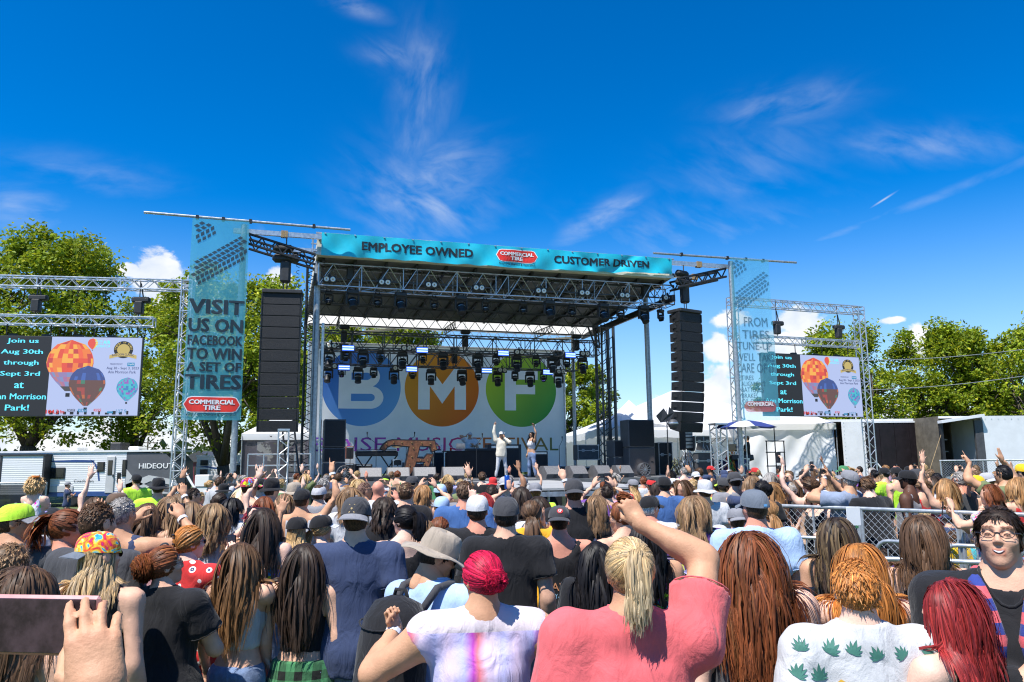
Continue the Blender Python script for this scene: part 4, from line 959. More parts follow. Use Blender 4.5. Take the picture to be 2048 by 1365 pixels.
cab('guitar_amplifier', 1128,1148,925,945,3.6,.4, 'low grey amplifier beside the steel mast', 'amplifier', M_CAB, grl)
cab('equipment_case', 1156,1198,890,920,6.0,.6, 'dark stack of cases in the shade behind the drum riser', 'case', M_CAB, case_parts)
cab('drum_riser', 1098,1240,930,948,4.8,1.4, 'low black riser on the right half of the stage', 'riser', M_BLACKP, lambda o, w, h, d: MB().box((0,-.01, h-.03),(w, .02,.05)).build('edge_trim', M_ALU, o))
cab('road_case', 1318,1345,880,945,3.4,.7, 'black rack case right of the speaker stack', 'case', M_BLACKP, case_parts)
cab('road_case', 1384,1428,900,946,1.4,.7, 'large grey road case with metal edges at the right of the stage', 'case', M_CAB, case_parts)
cab('effects_rack', 1372,1388,860,900,2.0,.5, 'small rack of blue-lit units beside the right speaker column', 'rack', M_BLACKP, lambda o, w, h, d: [MB().bev((0,-.01, h*(.15+.18*k)),(w*.86,.02, h*.13),.005).build('rack_unit', M_STEEL, o) for k in range(5)])
cab('patch_case', 1392,1424,872,902,1.8,.6, 'grey patch case topped with tangled white cables', 'case', M_CAB, case_parts)
M_BLUECASE = mat('blue_case', (.02,.04,.15),.5,0,.1,4)
cab('road_case', 1476,1498,913,946,.6,.7, 'dark blue road case with metal corners beside the banner pole', 'case', M_BLUECASE, case_parts)
cab('road_case', 1455,1470,918,948,1.2,.7, 'narrow blue road case behind the banner pole', 'case', M_BLUECASE, case_parts)
def keyboards():
 t = 2.2; s0, s1 = sp(712,900, t)[0], sp(796,900, t)[0]; w = s1-s0; o = sthing('keyboard', 'long black keyboard on an X stand at the left of the stage', 'keyboard', (s0+s1)/2, t, DECK)
 MB().bev((0,.15,.95),(w, .42,.16),.02, Matrix.Rotation(.12,3, 'X')).build('body', M_BLACKP, o)
 MB().box((0,.0,1.045),(w*.92,.16,.02)).build('keys', M_WHITE, o)
 MB().box((0,.25,1.08),(w*.95,.2,.03)).build('panel', M_REDWOOD, o)
 for sx in (-1,1):
  for k in (-1,1): MB().tube((sx*w*.3-k*.3,.15,0),(sx*w*.3+k*.3,.15,.88),.025,6).build('stand_leg', M_BLACKM, o)
keyboards()
def drum_kit():
 t = 3.5; s = sp(835,920, t)[0]; o = sthing('drum_kit', 'small drum kit with cymbals half hidden behind the letter sign', 'drums', s, t, DECK); Mx = Matrix.Rotation(R(90),3, 'X')
 chrome = mat('chrome', (.6,.6,.62),.2,1,.1,8)
 MB().lathe([(.27,-.2),(.28,-.19),(.28,.19),(.27,.2)], 20,(0,.2,.29), Mx).build('bass_drum', M_REDWOOD, o, True)
 for x, y, z, r_ in ((-.45,.3,.5,.2),(.4,.35,.45,.22),(-.18,.3,.72,.15),(.18,.3,.72,.15)): MB().lathe([(r_, -.12),(r_*1.03,-.11),(r_*1.03,.11),(r_, .12)], 16,(x, y, z)).build('drum', M_CAB, o, True)
 for x, z in ((-.75,1.25),(.7,1.3),(.1,1.4)):
  c = MB().lathe([(.0,.03),(.04,.02),(.22,-.01)], 18,(x, .4, z), Matrix.Rotation(.25,3, 'X'), False).build('cymbal', mat('cymbal_bronze', (.5,.38,.16),.3,.9,.1,6), o, True)
  m = MB(); m.tube((x, .4,.3),(x, .4, z),.012,6)
  for k in range(3): m.tube((x, .4,.4),(x+.28*math.cos(k*2.1),.4+.28*math.sin(k*2.1),0),.01,5)
  m.build('cymbal_stand', chrome, c)
drum_kit()
def mic_stand(px, t, h, label, boom=.0):
 s = sp(px, 930, t)[0]; o = sthing('microphone_stand', label, 'stand', s, t, DECK, 'microphone stands on the stage')
 MB().lathe([(.15,0),(.15,.015),(.03,.03)], 14).build('base', M_BLACKM, o); MB().tube((0,0,.02),(0,0, h),.012,7).build('pole', M_BLACKM, o)
 if boom: MB().tube((0,0, h),(boom, -.1, h+.25),.009,6).build('boom', M_BLACKM, o)
 e = (boom, -.1, h+.25) if boom else (0,0, h); MB().lathe([(.012,0),(.018,.1),(.026,.12),(.026,.15),(.012,.17)], 10, e).build('microphone', M_BLACKM, o, True)
mic_stand(953,1.5,1.25, 'thin microphone stand between dj table and singer', .2); mic_stand(752,1.9,1.3, 'microphone stand leaning over the keyboards', -.35); mic_stand(700,1.0,1.0, 'short microphone stand beside the left speaker stack', .15); mic_stand(1119,3.2,1.2, 'microphone stand at the right edge of the backdrop', .1); mic_stand(812,2.9,1.35, 'microphone stand behind the letter sign', .3)
def cable_tangle(px0, px1, y0, y1, t, cols, label, n, seed):
 r = random.Random(seed); s0, zt = sp(px0, y0, t); s1, zb = sp(px1, y1, t); o = sthing('cable_tangle', label, 'cables', (s0+s1)/2, t, DECK); w = (s1-s0)/2; h = zt-DECK
 for k, c in enumerate(cols):
  m = MB()
  for i in range(n):
   x = r.uniform(-w, w); P = [(x, .0, h*r.uniform(.7,1))]; z = P[0][2]
   while z > .05: z -= h*.12; x += r.uniform(-.09,.09); P.append((x, -.05+r.uniform(-.06,.06), max(.02, z)))
   m.path(P, .016,5)
  m.build('cable', mat('cable_%.2f_%.2f_%.2f' % c, c, .5,0,.1,5), o, True)
cable_tangle(1362,1384,898,946,1.0,((.5,.5,.5),(.05,.05,.05)), 'tangle of grey cables hanging beside the large road case', 9,1)
cable_tangle(1392,1424,872,900,1.6,((.5,.5,.48),), 'loose white cables over the patch case', 7,2)
cable_tangle(1452,1470,900,946,.8,((.6,.25,.02),(.1,.4,.08),(.55,.4,.05),(.5,.03,.05)), 'bundle of orange, green and red cables behind the banner pole', 4,3)
cable_tangle(1345,1362,915,946,1.2,((.16,.16,.07),(.03,.03,.03)), 'heap of olive and black cables beside the rack case', 10,4)
for i, px in enumerate((690,708)):
 s = sp(px, 950,.6)[0]
def fan(px, t, label):
 s = sp(px, 950, t)[0]; o = sthing('drum_fan', label, 'fan', s, t, DECK, 'floor fans'); Mx = Matrix.Rotation(R(90),3, 'X')
 MB().lathe([(.23,-.12),(.25,-.1),(.25,.1),(.23,.12),(.22,.1),(.22,-.1)], 20,(0,0,.27), Mx, False).build('drum', M_DARKGREY, o, True)
 g = MB(); [g.tube((.23*math.cos(a),-.11,.27+.23*math.sin(a)),(-.23*math.cos(a),-.11,.27-.23*math.sin(a)),.006,4) for a in (0,.5,1,1.5,2,2.6)]; g.build('grille', M_STEEL, o)
 MB().box((0,0,.03),(.4,.3,.05)).build('base', M_DARKGREY, o)
fan(688,-.6, 'round floor fan beside the left speaker stack'); fan(1288,-.3, 'round floor fan at the right speaker stack')
def stage_light_stand():
 t = -.4; s = sp(1336,900, t)[0]; o = sthing('truss_light', 'round dome lamp on a thin stand below the right speaker column', 'lamp', s, t, DECK)
 MB().tube((0,0,0),(0,0,2.05),.022,8).build('pole', M_BLACKM, o); MB().lathe([(.0,-.2),(.14,-.16),(.2,-.04),(.19,.04),(.1,.14),(.0,.16)], 16,(.25,0,1.98)).build('dome', M_DARKGREY, o, True); MB().lathe([(.2,-.03),(.21,0),(.2,.03)], 16,(.25,0,1.98), cap=False).build('band', M_ALU, o, True)
 fl = MB(); fl.add([(-.45,0,2.25),(-.1,.02,2.55),(.05,-.02,2.3),(.12,.02,2.62),(.35,0,2.4),(.1,-.02,2.05),(-.25,.03,2.0)], np.array([range(7)])); fl.build('flag', M_BLACKP, o); MB().tube((0,0,2.0),(0,0,2.5),.012,6).build('pole', M_BLACKM, o)
stage_light_stand()
def monitor_tower():
 t = -.2; a = sp(1428,900, t)[0]; b = sp(1449,900, t)[0]
 o = sthing('truss_pillar', 'short white truss pillar standing right of the grey road case', 'truss', (a+b)/2, t, DECK); w = b-a
 q = box_truss(MB(),1.95, w, w, 8,.028,.016,0).build('lattice', M_ALU, o); q.rotation_euler.y = R(-90)
 MB().box((0,0,1.98),(w*1.2, w*1.2,.05)).build('top_plate', M_ALU, o)
 s = sp(1380,700,0)[0]
 pf = sthing('mixing_platform', 'small railed platform with a mixing desk behind the right banner pole', 'platform', sp(1500,940,.8)[0], .8,0)
 MB().box2((-1.2,-.4,1.1),(1.5,1.5,1.22)).build('deck', M_DARKGREY, pf)
 for x in (-1.1,1.4):
  for y in (-.3,1.4): MB().tube((x, y, 0),(x, y, 1.1),.04,6).build('leg', M_STEEL, pf)
 rl = MB()
 for z in (1.75,2.3,2.75): rl.tube((.55,-.35, z),(1.45,-.35, z),.022,6)
 for x in (.6,1.0,1.42): rl.tube((x, -.35,1.22),(x, -.35,3.3 if x == 1.0 else 2.75),.025,6)
 rl.build('railing', M_BLACKM, pf)
 MB().bev((-.4,.1,2.05),(1.0,.6,.22),.03, Matrix.Rotation(-.2,3, 'X')).build('mixing_desk', M_BLACKP, pf); MB().box((-.55,.35,2.5),(.4,.05,.3)).build('screen', M_GLASSD, pf)
monitor_tower()
def umbrella():
 p = at(1490,846,30.5); o = thing('parasol', 'blue and white parasol over the mixing position', 'umbrella', (p.x, p.y, 0)); h = p.z
 n = 8; rim = 1.25
 for k in range(n):
  a0, a1 = 2*math.pi*k/n, 2*math.pi*(k+1)/n
  V = [(0,0, h+.12)];
  for f in (.5,1.0):
   for j in range(3): a = a0+(a1-a0)*j/2; V.append((rim*f*math.cos(a), rim*f*math.sin(a), h+.12-.30*f**1.5-(.04 if j == 1 and f == 1 else 0)))
  MB().add(V, [np.array([(0,1,2),(0,2,3)]), np.array([(1,4,5,2),(2,5,6,3)])]).build('canopy_panel', sheet_mat('parasol_white', (.75,.75,.75),0,.6,.3) if k % 2 else sheet_mat('parasol_blue', (.04,.06,.25),0,.6,.25), o)
 MB().tube((0,0,0),(0,0, h+.2),.025,8).build('pole', M_ALU, o)
umbrella()
# ------------------------------------------------------------------ video screens on goal-post trusses
M_LEDBLK = mat('led_dark', (.045,.045,.05),.5,0,.2,60, emit=.25, glow=.12); M_LEDSKY = mat('led_sky', (.42,.49,.74),.5,0,.03,2, emit=.62, glow=.12)
M_LEDCYAN = mat('led_cyan', (.10,.62,.80),.5,0,.0, emit=.9, glow=.12); M_LEDWH = mat('led_white', (.85,.85,.9),.5,0,.0, emit=.6, glow=.12); M_LEDRED = mat('led_red', (.75,.05,.04),.5,0,0, emit=.5, glow=.12)
M_LEDNAVY = mat('led_navy', (.03,.05,.20),.5,0,0, emit=.4, glow=.12); M_LEDTAN = mat('led_tan', (.62,.48,.16),.5,0,0, emit=.5, glow=.12); M_LEDGRN = mat('led_bits', (.05,.3,.55),.5,0,0, emit=.5, glow=.12)
M_LEDCOL = col_mat('led_picture', .5,.3, emit=.6)
def led_screen(P3, wd, hg, label, root_loc, root_rz, seed):
 """P3 local: x right 0..wd, z up 0..hg"""
 o = thing('video_screen', label, 'video screen', root_loc, root_rz)
 MB().box2((0,0,0),(wd, .16, hg)).build('cabinet', M_DARKGREY, o)
 k = .383
 def fl(mb, x0, z0, x1, z1, y): return mb.add([(x0, y, z0),(x1, y, z0),(x1, y, z1),(x0, y, z1)], np.array([(0,1,2,3)]))
 left = fl(MB(),.02,.02, wd*k, hg-.02,-.004).build('text_field', M_LEDBLK, o)
 pic = fl(MB(), wd*k, .02, wd-.02, hg-.02,-.004).build('picture_field', M_LEDSKY, o)
 tx = MB()
 for i, (s_, w) in enumerate((('Join us', .56),('Aug 30th', .74),('through', .62),('Sept 3rd', .70),('at', .17),('Ann Morrison', .98),('Park!', .42))):
  put_text(tx, s_, w*wd*k*.98, hg*.075, lambda a, b: (wd*k*.5+a, -.010, hg*(.93-.1375*i)+b),.02)
 tx.build('lettering', M_LEDCYAN, left)
 r = random.Random(4)
 def balloon(cx, cz, R_, cols, name, n=13):
  V = []; C = []; F = []
  m = 11
  def prof(f):
   return math.sqrt(max(0,1-(1-f/.46)**2)) if f < .46 else max(.13,1-((f-.46)/.54)**1.7*.9)
  for j in range(m):
   for i in range(n):
    f0, f1 = j/m, (j+1)/m; a0, a1 = -math.pi/2+math.pi*i/n, -math.pi/2+math.pi*(i+1)/n; c = cols(j, i, r)
    b = len(V)
    for f, a in ((f0, a0),(f0, a1),(f1, a1),(f1, a0)):
     V.append((cx+R_*prof(f)*math.sin(a),-.009-.002*(name == 'b')-.001*len(name), cz+R_*1.08-f*R_*2.35)); C.append(c)
    F.append((b, b+3, b+2, b+1))
  q = link(bpy.data.objects.new('balloon_picture', mesh_np('balloon_picture', V, [np.array(F)], False, [M_LEDCOL], col=np.array(C)))); q.parent = o
  bk = MB(); bz = cz-R_*1.27-.26*R_
  fl(bk, cx-.09*R_, bz, cx+.09*R_, bz+.17*R_, -.012); bk.build('basket_picture', M_LEDBLK, q)
 hot = [(.75,.07,.03),(.85,.2,.03),(.9,.42,.05),(.55,.04,.04),(.85,.12,.04)]
 pas = [(.28,.20,.42),(.38,.15,.32),(.20,.26,.5),(.45,.18,.22)]
 X = lambda f: wd*f; Z = lambda f: hg*f
 balloon(X(.517), Z(.66), hg*.275, lambda j, i, r: (.05,.04,.04) if j > 9 else (r.choice(pas) if j > 6 else r.choice(hot)), 'a')
 balloon(X(.642), Z(.40), hg*.215, lambda j, i, r: ((.03,.06,.25) if j < 4 else (.12,.05,.04)) if r.random() < .8 else ((.05,.12,.45) if j < 4 else r.choice([(.5,.12,.03),(.35,.05,.04),(.05,.2,.12)])), 'bb')
 balloon(X(.915), Z(.35), hg*.128, lambda j, i, r: r.choice([(.05,.35,.6),(.05,.5,.6),(.3,.1,.5),(.04,.2,.5)]) if (i+j) % 3 else (.05,.45,.55), 'b')
 balloon(X(.66), Z(.915), hg*.06, lambda j, i, r: (.75,.07,.04) if i < 9 else (.85,.6,.05), 'a')
 sm = MB(); put_text(sm, 'GREATER\nNAMPA', wd*.05, hg*.05, lambda a, b: (X(.70)+a, -.01, Z(.93)+b)); put_text(sm, 'AIR', wd*.05, hg*.05, lambda a, b: (X(.755)+a, -.01, Z(.93)+b),.02); put_text(sm, 'AMERICA', wd*.10, hg*.03, lambda a, b: (X(.73)+a, -.01, Z(.88)+b)); sm.build('lettering', M_LEDCYAN, o)
 c = MB(); cx, cz, rr = X(.872), Z(.84), hg*.115
 P = [(cx+rr*math.cos(a),-.009, cz+rr*.95*math.sin(a)) for a in np.linspace(0,6.283,33)[:-1]]; c.add(P, np.array([range(32)])); bd = c.build('badge', M_LEDBLK, o)
 c = MB(); P = [(cx+rr*.66*math.cos(a),-.011, cz+rr*.62*math.sin(a)) for a in np.linspace(0,6.283,33)[:-1]]; c.add(P, np.array([range(32)])); c.build('badge_field', M_LEDTAN, bd)
 c = MB()
 for k_, ch in enumerate('SPIRIT OF BOISE'):
  if ch == ' ': continue
  a = math.pi*(.98-.96*k_/14); V, Fs = text_fit(ch, rr*.13, rr*.2,.03); ca, sa_ = math.cos(a-math.pi/2), math.sin(a-math.pi/2)
  c.add([(cx+rr*.83*math.cos(a)+x*ca-y*sa_, -.013, cz+rr*.79*math.sin(a)+x*sa_+y*ca) for x, y, _ in V], Fs)
 c.build('lettering', M_LEDTAN, bd)
 c = MB(); P = [(cx+(x*1.4)*rr, -.014, cz+(-.72+.18*math.cos(x*2.2)+y)*rr) for x in np.linspace(-1,1,9) for y in (-.2,.2)]; c.grid(np.array(P).reshape(9,2,3)); c.build('ribbon', M_LEDTAN, bd)
 c = MB(); put_text(c, 'BALLOON CLASSIC', rr*2.3, rr*.24, lambda a, b: (cx+a, -.017, cz-rr*.62+.09*rr*math.cos(a/rr*1.6)+b),.02)
 put_text(c, 'PRESENTED BY', wd*.085, hg*.022, lambda a, b: (X(.83)+a, -.01, Z(.655)+b)); put_text(c, 'Aug 30 - Sept 3, 2023', wd*.22, hg*.042, lambda a, b: (X(.875)+a, -.01, Z(.60)+b),.01); put_text(c, 'Ann Morrison Park', wd*.19, hg*.036, lambda a, b: (X(.872)+a, -.01, Z(.555)+b),.01); c.build('lettering', M_LEDNAVY, o)
 c = MB(); fl(c, X(.905), Z(.63), X(.955), Z(.675),-.009); bx = c.build('sponsor_box', M_LEDGRN, o); put_text(MB(), 'CapEd', wd*.04, hg*.026, lambda a, b: (X(.93)+a, -.012, Z(.652)+b)).build('lettering', M_LEDWH, bx)
 c = MB(); put_text(c, '104.3', wd*.085, hg*.05, lambda a, b: (X(.425)+a, -.01, Z(.055)+b),.03); put_text(c, 'KISS', wd*.05, hg*.035, lambda a, b: (X(.725)+a, -.01, Z(.075)+b),.02); put_text(c, 'fm', wd*.03, hg*.045, lambda a, b: (X(.49)+a, -.01, Z(.055)+b),.02); c.build('lettering', M_LEDRED, o)
 c = MB(); put_text(c, 'KIDO', wd*.06, hg*.045, lambda a, b: (X(.625)+a, -.01, Z(.07)+b),.03); put_text(c, '107.9', wd*.07, hg*.05, lambda a, b: (X(.885)+a, -.01, Z(.06)+b),.0); fl(c, X(.79), Z(.035), X(.83), Z(.06),-.01); c.build('lettering', M_LEDGRN, o)
 c = MB(); put_text(c, 'POWER', wd*.055, hg*.04, lambda a, b: (X(.55)+a, -.01, Z(.07)+b),.02)
 for i in range(12): x = .40+.047*i+.004*r.random(); z = .02; w2 = .012+.015*r.random(); fl(c, X(x), Z(z), X(x+w2), Z(z+.02+.03*r.random()),-.007)
 c.build('skyline_print', M_LEDBLK, o)
 for i in range(1,9): MB().box((wd*i/9,.1, hg+.03),(.25,.16,.08)).build('header_clamp', M_BLACKP, o) if i % 2 else None
 return o
def goalpost(px_l, px_r, y_top_l, y_top_r, Yl, Yr, tw, zt, label, screen, low, seed):
 A_ = at(px_l, 930, Yl); B_ = at(px_r, 930, Yr); d = Vector((B_.x-A_.x, B_.y-A_.y, 0)); L = d.length; rz = math.atan2(d.y, d.x)
 o = thing('goalpost_truss', label, 'truss', (A_.x, A_.y, 0), rz, 'truss frames of the video screens')
 for x in (0, L):
  q = box_truss(MB(), zt, tw, tw, int(zt/.30),.028,.016,6).build('upright', M_ALU, o); q.rotation_euler.y = R(-90); q.location = (x, 0,0)
  MB().box((x, 0, zt+.02),(tw*1.15, tw*1.15, tw*1.2)).build('corner_block', M_ALU, o) if False else None
  k = MB(); [k.tube((x+a*tw/2, b*tw/2, zt-.5*tw),(x+a*tw/2, b*tw/2, zt+.5*tw),.03,6) for a in (-1,1) for b in (-1,1)]; k.box((x, 0, zt-.5*tw),(tw, tw, .03)); k.box((x, 0, zt+.5*tw),(tw, tw, .03)); k.build('corner_block', M_ALU, o)
  MB().box((x, 0,.03),(.9,.9,.06)).build('base_plate', M_STEEL, o)
  MB().tube((x+tw/2,-.1,1.9),(x+tw/2+1.3*(1 if x else -1),-.6,.02),.04,8).build('stay', M_WHITE, o)
 q = box_truss(MB(), L-tw, tw, tw, int(L/.34),.028,.016,8).build('crossbeam', M_ALU, o); q.location = (tw/2,0, zt)
 return o, L, rz, A_
def screens():
 for (nm, pl, pr, Yl, Yr, zt, ztl, zl, sx0, sx1, z0, z1) in (
  ('left', -330,356,24.6,26.2,8.0,8.0,0,-25,287,833,676),('right', 1482,1742,33.2,35.6,8.7,8.7,0,1529,1716,835,715)):
  o, L, rz, A_ = goalpost(pl, pr, 0,0, Yl, Yr, .34, {'left': 8.12, 'right': 8.86}[nm], f'silver goal-post truss frame round the {nm}-hand video screen', None, None, 0)
  d = Vector((math.cos(rz), math.sin(rz),0)); nv = Vector((math.sin(rz),-math.cos(rz),0))
  def loc(px, py, off=.0):                                   # local x,z of a picture point on the frame's plane
   r = pray(px, py); base = A_+nv*off; k = (base.x*nv.x+base.y*nv.y)/(r.x*nv.x+r.y*nv.y); p = Vector((r.x*k, r.y*k, CAM_Z+r.z*k)); return (p-Vector((A_.x, A_.y, 0))).dot(d), p.z
  xa, za = loc(sx0, z0); xb, zb = loc(sx1, z1); xa2, za2 = loc(sx0, z0)
  zlow = loc(sx1, z0)[1]; p0 = A_+d*xa+nv*.05
  led_screen(None, xb-xa, zb-zlow, f'{nm}-hand video screen showing hot-air balloons and cyan lines of text', (p0.x, p0.y, zlow), rz, 1)
  ztr = loc(sx1, {'left': 645, 'right': 690}[nm])[1]
  xe = loc({'left': 306, 'right': 1714}[nm], 690)[0]; x0 = xa-.3; p1 = A_+d*x0
  q = thing('spreader_truss', f'silver spreader truss the {nm}-hand video screen hangs from', 'truss', (p1.x, p1.y, ztr), rz, 'spreader trusses')
  box_truss(MB(), xe-x0,.32,.3, int((xe-x0)/.33),.026,.015,8).build('lattice', M_ALU, q)
  for i in range(4): MB().tube(((xe-x0)*(.12+.26*i),0,-.15),((xe-x0)*(.12+.26*i),0, zb-ztr+.05),.02,5).build('drop_link', M_BLACKM, q)
  for f in ((.28,.9) if nm == 'left' else (.22,.82)):
   x = x0+(xe-x0)*f; pm = A_+d*x; h = thing('chain_hoist', f'black chain hoist over the {nm}-hand video screen, {"inner" if (f > .5) == (nm == "left") else "outer"} one', 'hoist', (pm.x, pm.y, ztr+.15), rz, 'chain hoists over the screens')
   m = MB(); m.bev((0,0,.35),(.28,.26,.45),.04); m.bev((.05,0,.62),(.6,.22,.2),.05); m.build('motor', M_BLACKP, h)
   m = MB(); m.tube((0,0,0),(0,0,.2),.02,5); m.tube((0,0,.7),(0,0,8.12-ztr if nm == 'left' else 8.86-ztr),.02,5); m.tube((.12,0,.7),(.02,0,1.2),.025,5); m.build('chain', M_CHAIN, h)
screens()
# ------------------------------------------------------------------ tents
M_TENT = sheet_mat('tent_white', (.90,.90,.91),0,.5,.35,.03); M_TENTD = sheet_mat('tent_mesh', (.09,.08,.10),.15,.7,.2)
def peak_tent():
 P_ = at(1352,778,44); root = thing('peak_tent', 'big white peaked tent behind the right of the stage', 'tent', (P_.x, P_.y, 0), R(8))
 ze = at(1150,868,44).z; zp = P_.z; hw = 5.9; hd = 5.5; n = 14
 for (a, b) in (((-hw, -hd),(hw, -hd)),((hw, -hd),(hw, hd)),((hw, hd),(-hw, hd)),((-hw, hd),(-hw, -hd))):
  g = np.zeros((n, n, 3))
  for i in range(n):
   f = i/(n-1)
   for j in range(n):
    k = j/(n-1); x = (a[0]*(1-f)+b[0]*f)*(1-k); y = (a[1]*(1-f)+b[1]*f)*(1-k); g[i, j] = (x, y, ze+(zp-ze)*(k**1.12)-.1*math.sin(math.pi*f)*(1-k))
  MB().grid(g).build('roof_panel', M_TENT, root, True)
 for (a, b) in (((-hw, -hd),(hw, -hd)),((-hw, hd),(-hw, -hd)),((hw, -hd),(hw, hd))):
  v = MB(); g = []
  for i in range(61): f = i/60; g.append([(a[0]*(1-f)+b[0]*f, a[1]*(1-f)+b[1]*f, ze+.0-.1*math.sin(math.pi*f)),(a[0]*(1-f)+b[0]*f, a[1]*(1-f)+b[1]*f-.03, ze-.32-.1*math.sin(math.pi*f)-.06*abs(math.sin(f*24)))])
  v.grid(np.array(g)).build('valance', M_TENT, root, True)
 g = []
 for i in range(50): f = i/49; g.append([(-hw+2*hw*f, hd-.1+.06*math.sin(f*70),0),(-hw+2*hw*f, hd-.1+.05*math.sin(f*70), ze)])
 MB().grid(np.array(g)).build('side_wall', M_TENT, root, True)
 for x in (-hw, 0, hw):
  for y in (-hd, hd): MB().tube((x, y, 0),(x, y, ze),.06,8).build('pole', M_ALU, root)
 MB().tube((0,0,0),(0,0, zp),.07,8).build('pole', M_ALU, root)
peak_tent()
def canopy(px, Y, w, zp, ze, label, rz=0.0, wall=None, words=None, arch=False):
 p = tpx(px, Y); root = thing('pop_up_canopy', label, 'canopy', p, rz)
 h = w/2; n = 9
 for k in range(4):
  a = k*math.pi/2; ca, sa_ = math.cos(a), math.sin(a); g = np.zeros((n, n, 3))
  for i in range(n):
   f = i/(n-1)*2-1
   for j in range(n):
    q = j/(n-1); x, y = h*f*(1-q),-h*(1-q); g[i, j] = (x*ca-y*sa_, x*sa_+y*ca, ze+(zp-ze)*q**(1.0 if not arch else 1.5)+(.28*(1-f*f)*(1-q) if arch else 0))
  MB().grid(g).build('roof_panel', M_TENT, root, True)
  MB().add([(-h*ca+h*sa_, -h*sa_-h*ca, ze),(h*ca+h*sa_, h*sa_-h*ca, ze),(h*ca+(h+.01)*sa_, h*sa_-(h+.01)*ca, ze-.28),(-h*ca+(h+.01)*sa_, -h*sa_-(h+.01)*ca, ze-.28)], np.array([(0,1,2,3)])).build('valance', M_TENT, root)
 for x in (-h, h):
  for y in (-h, h): MB().tube((x*.98, y*.98,0),(x*.98, y*.98, ze),.03,6).build('leg', M_ALU, root)
 if wall:
  for (a, b) in (((-h, -h*.97),(h, -h*.97)),((h*.97,-h),(h*.97, h)),((-h*.97, h),(-h*.97,-h))):
   g = [[(a[0]*(1-f)+b[0]*f, a[1]*(1-f)+b[1]*f+.05*math.sin(f*11), z) for z in np.linspace(.05, ze-.1,9)] for f in np.linspace(0,1,24)]; MB().grid(np.array(g)).build('side_wall', wall, root, True)
 if words: put_text(MB(), words, .6,.22, lambda a, b: (.35+a, -h*.80-.05, ze+.22+b),.01).build('lettering', M_BLACKP, root)
 return root
canopy(562,35.5,2.9,4.3,3.35, 'white pop-up canopy with dark mesh walls left of the stage mast', R(6), M_TENTD)
canopy(1262,40,3.6,5.15,3.6, 'small arched white canopy in front of the big peaked tent', R(15), None, None, True)
canopy(1420,41,3.4,4.2,3.3, 'low white canopy between the right speaker column and parasol', R(5))
def wall_tent():
 Y = 37.0; a, b = at(1478,930, Y).x, at(1668,930, Y).x; zt = at(1600,838, Y).z; root = thing('walled_tent', 'white tent with a creased sidewall right of the banner pole', 'tent', ((a+b)/2, Y, 0), R(-4)); w = b-a; ze = zt-.25
 n = 60; g = np.zeros((n, 16,3))
 for i in range(n):
  f = i/(n-1)
  for j in range(16):
   k = j/15; g[i, j] = (-w/2+w*f*(1 if k > .3 else 1),.10*math.sin(f*9+k*5)*(1-k*.3)+.06*math.sin(f*23-k*9)+.05*math.sin(f*41+k*17)*(1-k)-.25*(1-k),.35+(ze-.35)*k)
 MB().grid(g).build('side_wall', M_TENT, root, True)
 g2 = np.array([[(w/2+.05*math.sin(k*20), y, .35+(ze-.35)*k) for k in np.linspace(0,1,8)] for y in np.linspace(0,4,8)]); MB().grid(g2).build('side_wall', M_TENT, root, True)
 r = MB(); r.add([(-w/2-.1,-.15, ze),(w/2+.1,-.15, ze),(w/2+.1,4.2, ze),(-w/2-.1,4.2, ze),(-w/2+.8,2, zt+.5),(w/2-.8,2, zt+.5)], [np.array([(0,1,5,4),(2,3,4,5)]), np.array([(1,2,5),(3,0,4)])]); r.build('roof_panel', M_TENT, root)
 v = MB(); v.box2((-w/2-.1,-.19, ze-.28),(w/2+.1,-.16, ze+.01)); v.build('valance', M_TENT, root)
 for x in (-w/2+.05, w/2-.05): MB().tube((x, .1,0),(x, .1, ze),.04,6).build('pole', M_ALU, root)
 MB().bev((0,-.3,.3),(w, .5,.3),.04).build('ground_roll', M_TENT, root)
wall_tent()
